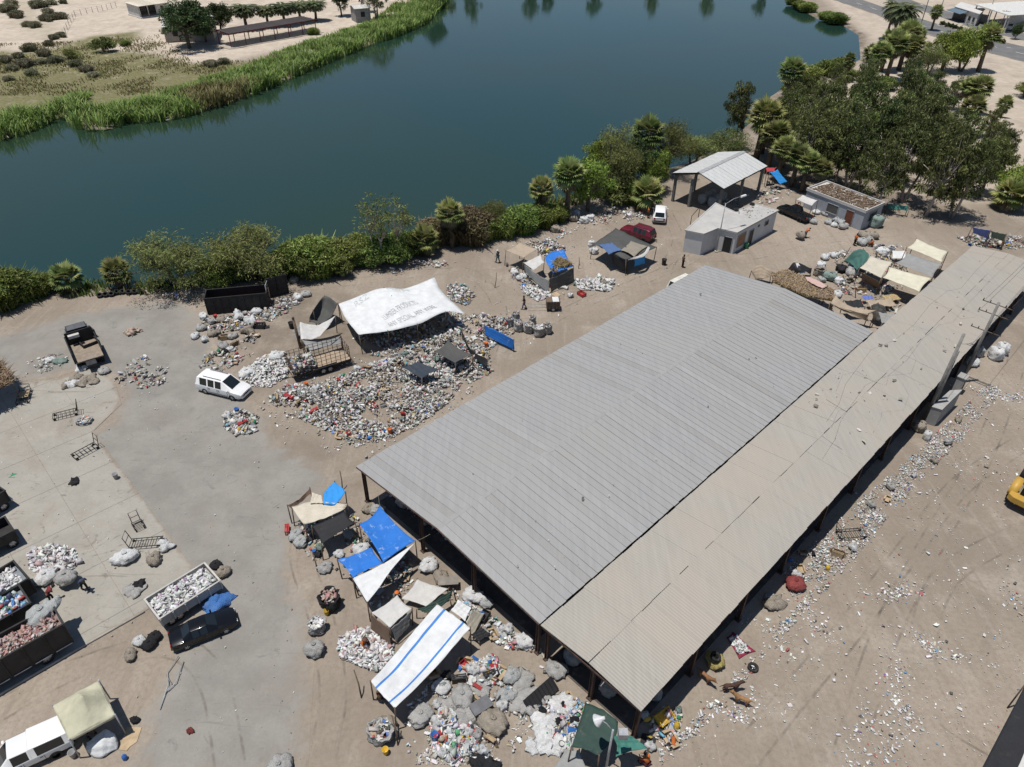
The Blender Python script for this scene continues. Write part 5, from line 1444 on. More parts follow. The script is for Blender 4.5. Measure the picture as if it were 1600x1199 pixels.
WSCR = M('white_trailer_paint', (0.42, 0.40, 0.37), 0.7, 0.15, 1.2, dirt=0.35)
box_thing('scrap_trailer', 'pale steel trailer heaped with white plastic scrap', 'trailer', (249, 969), (345, 908), (224, 938), 1.3, 0.6, WSCR, RUSTI, 5, wheels=(0.16, 0.28), wr=0.38, load=(WHITE_P * 4 + [(0.1, 0.1, 0.1), (0.3, 0.2, 0.3)], 0.35, 2200, 0.15, 0.95, None))
WT = 2.5
a0_, b0_ = (100, 976), (0, 1032)
def long_trailer(label, nr_, nl_, fr_, z1, z0, L, load, ribs=9, mat=BLKP):
    """right end near rim corner, a second near-rim pixel, right end far rim corner"""
    a, b, c = G(*nr_, z1), G(*nl_, z1), G(*fr_, z1)
    d = (a - b).normalized(); n = Vector((-d.y, d.x, 0)); W = max(2.0, (c - a).dot(n))
    o = a - d * L
    r = thing('bulk_trailer', label, 'trailer', (o.x, o.y, 0), math.atan2(d.y, d.x))
    open_box(r, L, W, z0, z1, mat, RUSTI, ribs=ribs)
    for x in (0.12, 0.22, 0.86):
        for y in (0.22, W - 0.22): add_wheel(r, x * L, y, 0.45, 0.3)
    MB().box((L / 2, W / 2, z0 - 0.12), (L - 0.2, W * 0.5, 0.2)).obj('chassis', DSTEEL, r)
    cols, bulge, n_, size, lv, kinds = load
    rs = np.random.default_rng(len(label)); P = load_mesh(L - 0.5, W - 0.4, lv, bulge, cols, rs, n_, size); P[:, :2] += (0.22, 0.2)
    core = MB().grid([[(0.1 + (L - .2) * i / 16, 0.1 + (W - .2) * j / 6, lv + bulge * .5 * math.sin(math.pi * j / 6)) for i in range(17)] for j in range(7)])
    core.obj('load_bed', M('bed_' + label[:12], tuple(np.mean(cols, 0) * 0.6), 0.8), r)
    lo = put('load', pieces_mesh('load', P, size, cols, rs, kinds), r); lo['kind'] = 'stuff'
    if ribs > 8:
        for k in range(ribs): MB().box(((k + 0.5) * L / ribs, -0.06, z0 + 0.03), (L / ribs * 0.8, 0.025, 0.05)).obj('reflector_strip', PLATE, r)
    return r
long_trailer('black bulk trailer filled with pinkish scrap, pale strips along its foot', (100, 976), (0, 1032), (84, 946), 2.5, 0.7, 12.0, (PINK_P, 0.3, 7000, 0.11, 2.05, None), 10)
long_trailer('dark trailer full of coloured plastic bottles', (49, 943), (0, 971), (34, 912), 2.1, 0.7, 9.0, (BOTTLE_P, 0.3, 2600, 0.18, 1.75, [5, 6, 7, 8, 9, 10, 11]), 8)
long_trailer('dark trailer full of white foam scrap', (46, 904), (0, 932), (29, 872), 2.1, 0.7, 9.0, (WHITE_P, 0.3, 3600, 0.13, 1.75, None), 7)
r = thing('truck_bed', 'dark tailboard end of a truck parked at the concrete yard', 'truck', G(-40, 890), yaw_of((-30, 900), (12, 878)))
open_box(r, 3.2, 2.0, 0.7, 1.5, BLKP, BLKP, ribs=4)
for x in (0.5, 2.7):
    for y in (0.2, 1.8): add_wheel(r, x, y, 0.4, 0.25)
r = thing('truck_bed', 'black truck end with a pale bumper at the concrete yard', 'truck', G(-52, 838), yaw_of((-30, 846), (14, 818)))
open_box(r, 3.6, 2.0, 0.7, 1.7, BLKP, BLKP, ribs=4)
MB().box((3.7, 1.0, 0.62), (0.12, 1.9, 0.16)).obj('bumper', RIM, r)
for x in (0.5, 3.0):
    for y in (0.2, 1.8): add_wheel(r, x, y, 0.4, 0.25)

# ---- dump truck
ya = yaw_of((143, 572), (119, 518))
o = G(146, 575)
r = thing('dump_truck', 'black dump truck with an open dusty load bed', 'truck', (o.x, o.y, 0), ya)
Wd, Ld, zf, zt = 2.5, 3.9, 1.05, 1.95
MB().box((Ld / 2, 0, zf - 0.06), (Ld, Wd, 0.12)).obj('bed_floor', M('dusty_floor', (0.27, 0.22, 0.17), dirt=0.4), r)
MB().box((Ld / 2, Wd / 2 + 0.05, (zf + zt) / 2), (Ld, 0.1, zt - zf + 0.2)).obj('side_wall', BLKP, r)
MB().box((Ld / 2, -Wd / 2 - 0.05, (zf + zt) / 2 - .12), (Ld, 0.1, zt - zf - .05)).obj('side_wall', BLKP, r)
MB().box((Ld - 0.05, 0, (zf + zt) / 2 + 0.2), (0.1, Wd, zt - zf + 0.5)).obj('headboard', BLKP, r)
MB().box((Ld / 2, 0, zf - 0.25), (Ld + 1.8, 0.9, 0.26)).obj('chassis', DSTEEL, r)
cb = MB(); cb.prism([(Ld + 0.25, -1.1), (Ld + 2.0, -1.1), (Ld + 2.0, 1.1), (Ld + 0.25, 1.1)], 0.6, 1.5); cb.box((Ld + 1.0, 0, 1.85), (1.4, 2.1, 0.9), taper=0.86)
cb.obj('cab', paint('black_paint', (0.012, 0.012, 0.014)), r)
MB().box((Ld + 1.0, 0, 2.33), (1.1, 1.7, 0.05)).obj('roof_panel', M('pale_roof_patch', (0.1, 0.1, 0.105), 0.4), r)
MB().box((Ld + 1.66, 0, 1.88), (0.05, 1.7, 0.6), M=Matrix.Rotation(-0.16, 3, 'Y')).obj('windscreen', GLASS, r)
for s in (-1, 1): MB().box((Ld + 1.0, s * 1.02, 1.88), (0.9, 0.05, 0.5), M=Matrix.Rotation(0.15 * s, 3, 'X')).obj('side_window', GLASS, r)
MB().box((Ld + 2.05, 0, 0.62), (0.16, 2.3, 0.26)).obj('bumper', DSTEEL, r)
for x in (0.8, 1.75, Ld + 1.35):
    for y in (-1.08, 1.08): add_wheel(r, x, y, 0.48, 0.3)
MB().box((Ld - 0.35, 0.5, 2.05), (0.4, 1.0, 0.3)).obj('toolbox', M('pale_toolbox', (0.45, 0.43, 0.4), dirt=0.3), r)
# sacks in the bed and black engine boxes beside it are built with the loose things
for (px, lab, s) in (((161, 549), 'black slatted steel bin standing beside the dump truck', (1.5, 1.5, 1.3)), ((151, 527), 'smaller dark steel bin behind the slatted one', (1.1, 0.9, 0.9))):
    p = G(*px); q = thing('steel_bin', lab, 'bin', (p.x, p.y, 0), ya + 0.2)
    open_box(q, s[0], s[1], 0.05, s[2], BLKP, BLKP, th=0.05, ribs=4)

# ---- stake trailer with cage sides
a, b = G(461, 599), G(550, 571)
d = b - a; L_ = d.length
r = thing('stake_trailer', 'long stake trailer with rusty cage sides half filled with scrap', 'trailer', (a.x, a.y, 0), math.atan2(d.y, d.x))
Wt = 2.4; zf = 0.75
MB().box((L_ / 2, Wt / 2, zf - 0.05), (L_, Wt, 0.1)).obj('deck', M('tan_deck', (0.36, 0.28, 0.2), dirt=0.3), r)
MB().box((L_ / 2, 0.04, zf - 0.1), (L_, 0.08, 0.24)).obj('side_rail', BLKP, r); MB().box((L_ / 2, Wt - 0.04, zf - 0.1), (L_, 0.08, 0.24)).obj('side_rail', BLKP, r)
for x in (L_ * 0.5, L_ * 0.62):
    for y in (0.02, Wt - 0.02): add_wheel(r, x, y, 0.38, 0.24)
    
MB().box((L_ * 0.56, -0.02, 0.86), (2.2, 0.3, 0.06)).obj('mudguard', BLKP, r)
st = MB().tube([(0, 0, zf), (0, 0, zf + 1.5)], 0.03, 5).mesh('stake', STEEL)
for k in range(13):
    for y in (0.06, Wt - 0.06): put('stake', st, r, (0.05 + k * (L_ - 0.1) / 12, y, 0))
for k in range(1, 4): put('stake', st, r, (0.05, Wt * k / 4, 0)); put('stake', st, r, (L_ - 0.05, Wt * k / 4, 0))
for z in (0.35, 0.75, 1.15, 1.5):
    m = MB().tube([(0, 0, 0), (L_, 0, 0)], 0.022, 4).mesh('cage_bar', STEEL)
    for y in (0.06, Wt - 0.06): put('cage_bar', m, r, (0, y, zf + z))
    m = MB().tube([(0, 0.06, 0), (0, Wt - 0.06, 0)], 0.022, 4).mesh('cage_bar', STEEL)
    for x in (0.05, L_ - 0.05): put('cage_bar', m, r, (x, 0, zf + z))
MB().tube([(0, Wt / 2, zf - 0.15), (-1.3, Wt / 2, 0.55)], 0.06, 5).obj('drawbar', DSTEEL, r)
MB().tube([(-1.25, Wt / 2, 0.0), (-1.25, Wt / 2, 0.6)], 0.04, 5).obj('jockey_leg', DSTEEL, r)
rs = np.random.default_rng(3); P = np.column_stack([rs.uniform(0.2, L_ * 0.42, 900), rs.uniform(0.2, Wt - 0.2, 900), zf + 0.7 * rs.random(900)])
lo = put('load', pieces_mesh('load', P, 0.18, MIX_P, rs), r); lo['kind'] = 'stuff'

# ---- wheel loader's rear end at the right edge
p = G(1596, 801)
yl = yaw_of((1572, 800), (1618, 735))
r = thing('wheel_loader', 'rear of a yellow wheel loader at the edge of the dirt yard', 'loader', (p.x, p.y, 0), math.radians(44))
YEL = M('loader_yellow', (0.50, 0.30, 0.06), 0.45, 0.1, 1.0, dirt=0.25)
b = MB(); b.prism([(-0.2, -1.35), (0.35, -1.35), (0.35, 1.35), (-0.2, 1.35), (-0.45, 1.0), (-0.45, -1.0)], 0.75, 1.35); o_ = b.obj('counterweight', YEL, r); m_ = o_.modifiers.new('b', 'BEVEL'); m_.width = 0.08; m_.segments = 3
b = MB().box((1.4, 0, 1.75), (2.3, 1.7, 1.1), taper=0.86); o_ = b.obj('engine_hood', M('loader_cream', (0.52, 0.44, 0.26), 0.45, dirt=0.3), r); m_ = o_.modifiers.new('b', 'BEVEL'); m_.width = 0.12; m_.segments = 3
for k in range(7): MB().box((0.21 - 0.012 * k, 0, 1.45 + k * 0.12), (0.07, 1.45, 0.07)).obj('grille_slat', BLACKP, r)
MB().box((0.26, 0, 1.8), (0.06, 1.4, 0.95)).obj('grille', BLACKP, r)
for s in (-1, 1):
    fe = MB(); fe.grid([[(1.2 + 1.05 * math.cos(t_), s * (0.9 + w_), 0.95 + 0.95 * math.sin(t_)) for t_ in [math.pi * k / 8 for k in range(9)]] for w_ in (0.0, 0.62)])
    o_ = fe.obj('mudguard', YEL, r); m_ = o_.modifiers.new('s', 'SOLIDIFY'); m_.thickness = 0.04
    add_wheel(r, 1.2, s * 1.2, 0.8, 0.55); add_wheel(r, 4.2, s * 1.2, 0.8, 0.55)
MB().box((3.1, 0, 2.2), (1.5, 1.5, 1.9), taper=0.9).obj('cab', GLASS, r); MB().box((3.1, 0, 3.2), (1.7, 1.7, 0.12)).obj('cab_roof', YEL, r)
MB().box((4.3, 0, 1.2), (2.0, 0.9, 0.8)).obj('front_frame', YEL, r)
MB().tube([(2.2, 0.9, 1.9), (2.1, 1.15, 2.6), (2.0, 1.2, 2.8)], 0.03, 5).obj('mirror_arm', BLACKP, r)
for s in (-1, 1): MB().tube([(3.9, s * 0.45, 1.7), (4.9, s * 0.45, 1.3), (5.5, s * 0.45, 0.5)], 0.1, 6).obj('lift_arm', YEL, r)
bk_ = MB(); bk_.grid([[(5.9 - 0.45 * math.sin(math.pi * k / 8) - 0.05 * k, y, 0.08 + 0.13 * k) for k in range(9)] for y in (-1.35, 1.35)])
o_ = bk_.obj('bucket', YEL, r); o_.modifiers.new('t', 'SOLIDIFY').thickness = 0.05
for s in (-1, 1): MB().prism([(0, 0), (0.55, 0), (0.3, 0.9), (0, 1.1)], -0.03, 0.03).obj('bucket_side', YEL, r, (5.38, s * 1.33, 0.1), (math.pi / 2, 0, 0))
# ================================================================== TARPAULINS AND SHACKS
def cloth(name, col, wear=None, amt=0.3, rough=0.7, scale=1.2):
    if name in _mats: return _mats[name]
    t = NT(name); v = t.obc()
    c = t.mix(t.ramp(t.noise(v, scale, 5, 0.65), 0.3, 0.7), sc(col, 0.9), sc(col, 1.07))
    c = t.mix(t.ramp(t.noise(v, scale * 1.6, 7, 0.72, 0.7), 0.56, 0.70, 0, amt), c, wear or sc(col, 0.6))
    t.base(c, rough, 0, 0.25)
    t.bump(t.noise(v, 4.5, 5, 0.62, 0.9), 0.45, 0.06)
    _mats[name] = t.mat
    return t.mat
C_WHITE = cloth('white_tarp', (0.60, 0.605, 0.60), (0.40, 0.385, 0.36), 0.4)
C_BLUE = cloth('blue_tarp', (0.022, 0.15, 0.50), (0.32, 0.42, 0.60), 0.8)
C_LBLUE = cloth('bright_blue_tarp', (0.03, 0.25, 0.62), (0.12, 0.33, 0.62), 0.3)
C_CREAM = cloth('cream_cloth', (0.52, 0.47, 0.38), (0.46, 0.30, 0.22), 0.35)
C_BEIGE = cloth('beige_canvas', (0.50, 0.46, 0.37), (0.40, 0.35, 0.27), 0.3)
C_CANOPY = cloth('canopy_fabric', (0.46, 0.44, 0.32), (0.42, 0.40, 0.30), 0.15)
C_BLACK = cloth('black_shade_net', (0.022, 0.022, 0.024), (0.05, 0.048, 0.045), 0.4)
C_DGREY = cloth('dark_grey_tarp', (0.075, 0.075, 0.07), (0.13, 0.12, 0.105), 0.4)
C_GREY = cloth('grey_tarp', (0.26, 0.26, 0.25), (0.34, 0.31, 0.27), 0.4)
C_OFFW = cloth('dirty_white_cloth', (0.50, 0.485, 0.46), (0.33, 0.29, 0.24), 0.45)
C_TAN = cloth('tan_carpet', (0.36, 0.29, 0.215), (0.24, 0.18, 0.13), 0.35)
C_GREEN = cloth('green_shade_net', (0.05, 0.165, 0.135), (0.09, 0.2, 0.16), 0.35)
C_DGREEN = cloth('dark_green_tarp', (0.028, 0.055, 0.045), (0.16, 0.15, 0.13), 0.4)
C_PINK = cloth('pink_sheet', (0.48, 0.33, 0.29), (0.4, 0.3, 0.26), 0.3)
C_RED = cloth('red_cloth', (0.36, 0.05, 0.06), (0.25, 0.04, 0.05), 0.3)
C_VIOLET = cloth('faded_blue_tarp', (0.12, 0.17, 0.42), (0.2, 0.24, 0.45), 0.3)
C_BROWN = cloth('brown_cloth', (0.17, 0.115, 0.08), (0.1, 0.07, 0.05), 0.4)
C_STRIPE = cloth('blue_stripe', (0.05, 0.19, 0.50), (0.1, 0.25, 0.5), 0.2)
WOODPOLE = M('wood_pole', (0.12, 0.085, 0.06), 0.9, 0.3, 4)
ROPE = M('rope', (0.3, 0.27, 0.2), 0.9)

def cr(p0, p1, p2, p3, t):
    return 0.5 * ((2 * p1) + (p2 - p0) * t + (2 * p0 - 5 * p1 + 4 * p2 - p3) * t * t + (3 * p1 - p0 - 3 * p2 + p3) * t ** 3)
def spline_row(R, n):
    out = []
    for i in range(len(R) - 1):
        a = R[max(i - 1, 0)] if i > 0 else R[0] * 2 - R[1]
        d = R[i + 2] if i + 2 < len(R) else R[-1] * 2 - R[-2]
        for k in range(n): out.append(cr(a, R[i], R[i + 1], d, k / n))
    out.append(R[-1])
    return out
def lin_row(R, n):
    out = []
    for i in range(len(R) - 1): out += [R[i].lerp(R[i + 1], k / n) for k in range(n)]
    return out + [R[-1]]
def cloth_grid(net, sub=7, sag=0.15, wr=0.03, seed=0, edge=0.0, lin=False):
    spl = lin_row if lin else spline_row
    P = [[G(*q) for q in row] for row in net]
    rows = [spl(r, max(2, sub * 2 // max(1, len(r) - 1))) for r in P]
    cols = list(zip(*rows))
    colsf = [spl(list(c), max(2, sub * 2 // max(1, len(P) - 1))) for c in cols]
    Rn, Cn = len(colsf[0]), len(colsf)
    out = []
    for i in range(Rn):
        row = []
        for j in range(Cn):
            p = colsf[j][i].copy(); u, v = i / (Rn - 1), j / (Cn - 1)
            p.z -= sag * (4 * u * (1 - u)) * (0.35 + 0.65 * 4 * v * (1 - v)) + edge * 0
            w = math.sin(v * 19 + u * 5 + seed) * 0.5 + math.sin(u * 23 - v * 7 + seed * 2.1) * 0.4 + math.sin((u + v) * 31 + seed) * 0.25
            w *= 0.35 + 0.65 * abs(math.sin(seed + u * 3 + v * 2))
            p.z += wr * w
            p.z = max(p.z, 0.02 + 0.02 * w)
            # scalloped hem between the tied corners
            if edge:
                c_ = G(*net[0][0])
            row.append(p)
        out.append(row)
    return out
def pinch(g, e):
    R, C = len(g), len(g[0]); out = []
    for i in range(R):
        row = []
        for j in range(C):
            u, v = i / (R - 1), j / (C - 1)
            row.append(surf(g, 0.5 + (u - 0.5) * (1 - e * 4 * v * (1 - v)), 0.5 + (v - 0.5) * (1 - e * 4 * u * (1 - u))))
        out.append(row)
    return out
def surf(g, u, v):
    R, C = len(g) - 1, len(g[0]) - 1
    x, y = max(0, min(C - 1e-4, v * C)), max(0, min(R - 1e-4, u * R)); i, j = int(y), int(x); fy, fx = y - i, x - j
    return g[i][j].lerp(g[i][j + 1], fx).lerp(g[i + 1][j].lerp(g[i + 1][j + 1], fx), fy)
def tarp(label, net, mat, sag=0.15, wr=0.025, posts=None, name='tarpaulin', cat='tarpaulin', seed=None, sub=7, group=None, mats=None, colmi=None, part='sheet', root=None, post_mat=None, ropes=(), pin=0.09, lin=False):
    seed = seed if seed is not None else len(bpy.data.objects) * 0.37
    g = cloth_grid(net, sub, sag, wr * 1.5, seed, 0.0, lin)
    if pin and len(net) == 2 and len(net[0]) == 2: g = pinch(g, pin)
    ctr = Vector((0, 0, 0)); n = 0
    for row in g:
        for p in row: ctr += p; n += 1
    ctr /= n
    own = root is None
    if own: root = thing(name, label, cat, (ctr.x, ctr.y, 0), 0, group)
    off = Vector((root.location.x, root.location.y, 0))
    m = MB(); m.grid([[p - off for p in row] for row in g])
    if colmi:
        C = len(g[0]) - 1
        for k in range(len(m.f)): m.m[k] = colmi((k % C + 0.5) / C)
    o = m.obj(part, mats or mat, root)
    md = o.modifiers.new('thick', 'SOLIDIFY'); md.thickness = 0.012; md.offset = -1
    R, C = len(net), len(net[0])
    if posts is None: posts = [(0, 0), (0, C - 1), (R - 1, C - 1), (R - 1, 0)] if own else []
    for (i, j) in posts:
        q = net[i][j]
        if q[2] < 0.25: continue
        p = G(*q) - off; a = random.Random(int(q[0] * 7 + q[1])); 
        MB().tube([(p.x + a.uniform(-.15, .15), p.y + a.uniform(-.15, .15), -0.03), (p.x, p.y, p.z + 0.08)], 0.045, 6).obj('post', post_mat or WOODPOLE, root)
    for (i, j), e in ropes:
        p = G(*net[i][j]) - off; q = G(*e) - off
        MB().tube([p, p.lerp(q, .5) - Vector((0, 0, 0.05)), q], 0.012, 4, cap=False).obj('rope', ROPE, root)
    return root
def Q(a, b, c, d): return [[a, b], [d, c]]       # far-left, far-right, near-right, near-left

# ---- the big lettered tarpaulin
big_net = [[(529, 476, 2.5), (566, 461, 2.6), (600, 449.5, 3.1), (632, 451, 2.7), (679, 434, 2.9)],
           [(541, 499, 2.5), (578, 483, 2.7), (612, 463, 3.2), (652, 464, 3.0), (690, 455, 2.9)],
           [(561, 524, 2.3), (606, 517, 2.35), (652, 507, 2.4), (696, 488, 2.5), (728, 491, 1.9)]]
bt = tarp('huge white tarpaulin with faded black lettering over the rubbish', big_net, C_WHITE, 0.0, 0.05, [(0, 0), (0, 2), (0, 4), (2, 0), (2, 1), (2, 2), (2, 3), (1, 2)], seed=1.3, sub=12, ropes=[((2, 2), (681, 523, 0.1)), ((2, 4), (752, 505, 0.1))])
gbig = cloth_grid(big_net, 12, 0.0, 0.075, 1.3)
INK = M('faded_ink', (0.30, 0.305, 0.31), 0.8, 0.5, 6, orand=0)
INKT = M('faded_teal_ink', (0.43, 0.47, 0.47), 0.8, 0.3, 6, orand=0)
def lettering(txt, g, u0, v0, u1, v1, hgt, mat, root, skew=0.0, dz=0.02):
    """print text on cloth g from (u0,v0) to (u1,v1); u runs toward the near hem"""
    cu = bpy.data.curves.new('lettering', 'FONT'); cu.body = txt; cu.offset = -0.008; cu.resolution_u = 2
    ob = bpy.data.objects.new('lettering', cu); COL.objects.link(ob)
    dg = bpy.context.evaluated_depsgraph_get(); dg.update()
    me = bpy.data.meshes.new_from_object(ob.evaluated_get(dg))
    bpy.data.objects.remove(ob)
    bm = bmesh.new(); bm.from_mesh(me)
    bmesh.ops.triangulate(bm, faces=bm.faces[:])
    bmesh.ops.subdivide_edges(bm, edges=[e for e in bm.edges if e.calc_length() > 0.25], cuts=2, use_grid_fill=False)
    xs = [v.co.x for v in bm.verts]; x0, x1 = min(xs), max(xs)
    off = Vector((root.location.x, root.location.y, 0))
    for v in bm.verts:
        s = (v.co.x - x0) / (x1 - x0)
        u, w = u0 + (u1 - u0) * s - v.co.y * hgt, v0 + (v1 - v0) * s + v.co.y * skew
        p = surf(g, u, w); v.co = p - off + Vector((0, -0.004, dz))
    bm.to_mesh(me); bm.free(); me.materials.clear(); me.materials.append(mat)
    return put('lettering', me, root)
lettering('LUMBER PRODUCTS', gbig, 0.80, 0.30, 0.72, 0.66, 0.11, INK, bt, -0.01, 0.035)
lettering('ANY SPECIAL, ANY WERE', gbig, 0.94, 0.29, 0.86, 0.75, 0.10, INK, bt, -0.01, 0.035)
lettering('RSZ', gbig, 0.30, 0.14, 0.20, 0.30, 0.28, INKT, bt, 0.0, 0.035)
lettering('MWN', gbig, 0.22, 0.52, 0.20, 0.76, 0.26, INKT, bt, 0.0, 0.035)

T = tarp
T('dark grey four cornered shade cloth beside the lettered tarpaulin', Q((680, 549, 1.6), (700, 531, 1.9), (739, 555, 1.7), (711, 567, 1.6)), C_DGREY, 0.35, 0.02)
T('bluish black shade cloth with folded middle over the rubbish field', Q((627, 573.5, 1.6), (653, 565, 1.7), (686.5, 577, 1.6), (659, 592, 1.5)), cloth('blue_black', (0.035, 0.045, 0.06), (0.1, 0.1, 0.1), 0.4), 0.12, 0.05)
T('blue tarpaulin hung as a low lean to beside the sack row', [[(757, 508, 1.6), (780, 519, 1.5), (803, 531, 1.5)], [(758, 524, 0.5), (781, 536, 0.35), (804, 547, 0.3)]], C_BLUE, 0.1, 0.05, [(0, 0), (0, 2)])
T('black cloth strip drooping on poles beside the blue lean to', [[(721, 515, 1.7), (735, 545, 0.9), (762, 562, 1.4)], [(724, 528, 1.0), (737, 556, 0.35), (760, 574, 0.8)]], C_BLACK, 0.0, 0.04, [(0, 0), (0, 2)])
T('black sagging tarpaulin behind the torn white sheets', [[(489, 485, 2.2), (507, 463, 2.4), (528, 474, 2.4)], [(484, 494, 1.4), (503, 483, 1.5), (521, 489, 1.5)], [(483, 503, 0.7), (500, 506, 0.9), (516, 497, 1.2)]], C_DGREY, 0.2, 0.05, [(0, 1), (0, 2), (0, 0)])
T('torn white sheet stretched on poles beside the stake trailer', [[(468, 504, 2.1), (495, 508, 1.7), (524, 494, 2.2)], [(470, 531, 1.6), (496, 528, 1.3), (512, 512, 1.7)]], C_OFFW, 0.1, 0.06, [(0, 0), (0, 2), (1, 0)])
T('grey torn sheet hanging over the stake trailer cage', [[(472, 532, 1.9), (500, 534, 1.8), (533, 526, 2.1)], [(484, 549, 1.3), (508, 542, 1.4), (533, 537, 1.6)]], C_GREY, 0.05, 0.05, [(0, 0), (0, 2)])
T('small grey rag tied to the leaning post beside the torn sheets', Q((457, 517, 1.6), (469, 506, 2.0), (470, 531, 1.0), (463, 532, 0.9)), C_GREY, 0.1, 0.05, [(0, 1)])
p = thing('timber_post', 'thick dark leaning timber post beside the torn white sheet', 'post', G(470, 545)); MB().tube([(0, 0, -0.1), (-0.35, 0.5, 3.4)], [0.16, 0.14], 8).obj('shaft', WOODPOLE, p); MB().tube([(-0.33, 0.47, 3.36), (-0.36, 0.52, 3.5)], [0.15, 0.1], 8).obj('cap', WOODPOLE, p)

# ---- shack with grey cover
s1 = thing('tarp_shack', 'shack roofed with grey, blue and tan tarps beside the maroon car', 'shack', (*G(975, 400).xy, 0))
T('', [[(926, 382, 2.1), (944, 370, 2.2), (962, 357, 2.5)], [(950, 392, 2.2), (970, 384, 2.6), (995, 372, 2.4)], [(978, 407, 2.0), (1002, 397, 2.2), (1026, 387, 2.0)]], C_DGREY, 0.0, 0.06, [(0, 0), (0, 2), (2, 0), (2, 2), (2, 1), (1, 0)], root=s1, part='roof_cover', seed=2)
T('', Q((935, 382.5, 2.27), (957, 378, 2.45), (972, 391, 2.55), (951, 398, 2.32)), cloth('faded_denim', (0.075, 0.13, 0.26), (0.12, 0.17, 0.28), 0.3), -0.06, 0.03, [], root=s1, part='blue_patch')
T('', Q((970, 391, 2.62), (986, 376.5, 2.56), (1012, 385, 2.38), (991, 402, 2.34)), cloth('taupe_patch', (0.25, 0.22, 0.175), (0.3, 0.27, 0.22), 0.3), -0.10, 0.03, [], root=s1, part='tan_patch')
T('', [[(984, 404.5, 2.28), (1004, 397, 2.36), (1013, 385, 2.36)], [(981, 407, 2.1), (1006, 401, 2.2), (1016, 388, 2.25)]], C_OFFW, -0.05, 0.03, [], root=s1, part='white_edge')
T('', Q((991, 405, 2.05), (1008, 400, 2.1), (1008, 412, 0.9), (991, 417, 0.8)), C_LBLUE, 0.0, 0.04, [], root=s1, part='blue_curtain')
T('', [[(956, 397, 2.1), (970, 404, 1.9), (980, 409, 1.9)], [(957, 411, 0.9), (971, 421, 0.5), (980, 428, 0.1)]], C_BLACK, 0.0, 0.04, [], root=s1, part='dark_curtain')
MB().tube([G(958, 408, 0.7) - s1.location, G(980, 418, 0.7) - s1.location], 0.05, 5).obj('rail', M('pale_timber', (0.38, 0.33, 0.26)), s1)
# ---- shack with blue and straw cover
s2 = thing('tarp_shack', 'shack patched with tan carpet, blue plastic and straw', 'shack', (*G(845, 425).xy, 0))
STRAW = M('straw', (0.30, 0.23, 0.115), 0.95, 0.3, 6)
T('', Q((790.5, 392, 2.0), (813, 379, 2.3), (841, 389, 2.2), (819, 403, 2.0)), C_TAN, 0.15, 0.03, [(0, 0), (0, 1), (1, 0), (1, 1)], root=s2, part='carpet_roof')
T('', Q((817, 411, 1.9), (845, 398, 2.1), (851, 410, 2.0), (834, 423, 1.8)), C_OFFW, 0.1, 0.05, [(0, 0)], root=s2, part='cloth_roof')
T('', [[(851, 403, 2.2), (862, 394, 2.3), (881, 391, 2.5)], [(856, 414, 2.2), (874, 409, 2.3), (888, 405, 2.2)], [(864, 427, 2.1), (880, 422, 2.2), (896, 416, 2.1)]], C_BLUE, 0.08, 0.06, [(0, 2), (2, 0), (2, 2), (0, 0)], root=s2, part='plastic_roof')
T('', [[(818, 412, 1.8), (838, 428, 1.7), (858, 438, 1.7)], [(820, 424, 0.9), (838, 443, 0.6), (858, 459, 0.1)]], C_GREY, 0.0, 0.06, [(0, 1), (0, 2)], root=s2, part='side_curtain')
T('', [[(858, 436, 1.8), (878, 428, 1.9), (896, 418, 2.0)], [(861, 456, 0.2), (880, 447, 0.3), (897, 441, 0.2)]], C_DGREY, 0.0, 0.08, [(0, 2)], root=s2, part='front_curtain')
T('', Q((881, 391, 2.4), (882, 391, 2.4), (883, 405, 1.2), (882, 407, 1.2)), C_BLUE, 0.0, 0.03, [], root=s2, part='blue_flap')
rs = np.random.default_rng(77)
pp = sample_in([(q.x - s2.location.x, q.y - s2.location.y) for q in (G(858, 405, 2.3), G(878, 398, 2.3), G(894, 414, 2.2), G(868, 428, 2.1), G(854, 420, 2.1))], 900)
V, F, c = blade_patch(np.column_stack([pp, np.full(900, 2.2)]), 0.35, 0.1, [(0.33, 0.25, 0.12), (0.27, 0.2, 0.1), (0.4, 0.31, 0.17)], rs, 2.2)
kp = np.repeat(vnoise(pp[:, 0], pp[:, 1], 1.5, 3) > 0.5, 2); 
o = put('straw_cover', np_mesh('straw_cover', V, F[kp], LEAF, c[kp]), s2); o['kind'] = 'stuff'

# ---- stalls at the front of the shed
T('curled brown cloth strip strung on sticks at the asphalt edge', [[(449, 790, 1.9), (466, 781, 1.7), (484, 763, 2.3)], [(455, 794, 1.6), (470, 785, 1.4), (487, 770, 2.0)]], C_BROWN, 0.05, 0.04, [(0, 0), (0, 2)])
T('stained cream sheet stretched over the stall beside the blue square', [[(456, 793, 2.0), (488, 784, 2.1), (543, 788, 2.1)], [(466, 808, 1.95), (498, 799, 1.9), (540, 793, 2.0)], [(475, 820, 1.9), (505, 811, 1.9), (536, 797, 1.9)]], C_CREAM, 0.05, 0.05, [(0, 0), (2, 0), (0, 2)])
T('small cream flap behind the stained sheet', Q((487, 769, 2.3), (503, 774, 2.2), (505, 787, 2.15), (484, 787, 2.15)), C_CREAM, 0.08, 0.04, [])
T('small bright blue tarpaulin square beside the stained cream sheet', [[(505, 773, 2.2), (523, 753, 2.6)], [(504, 788, 2.1), (541, 768, 2.4)]] and [[(505, 772, 2.2), (514, 761, 2.4), (523, 753, 2.5)], [(505, 780, 2.2), (520, 770, 2.3), (533, 761, 2.4)], [(505, 788, 2.1), (524, 788, 2.1), (540, 769, 2.3)]], C_LBLUE, 0.05, 0.05, [(2, 2), (0, 2), (2, 0)])
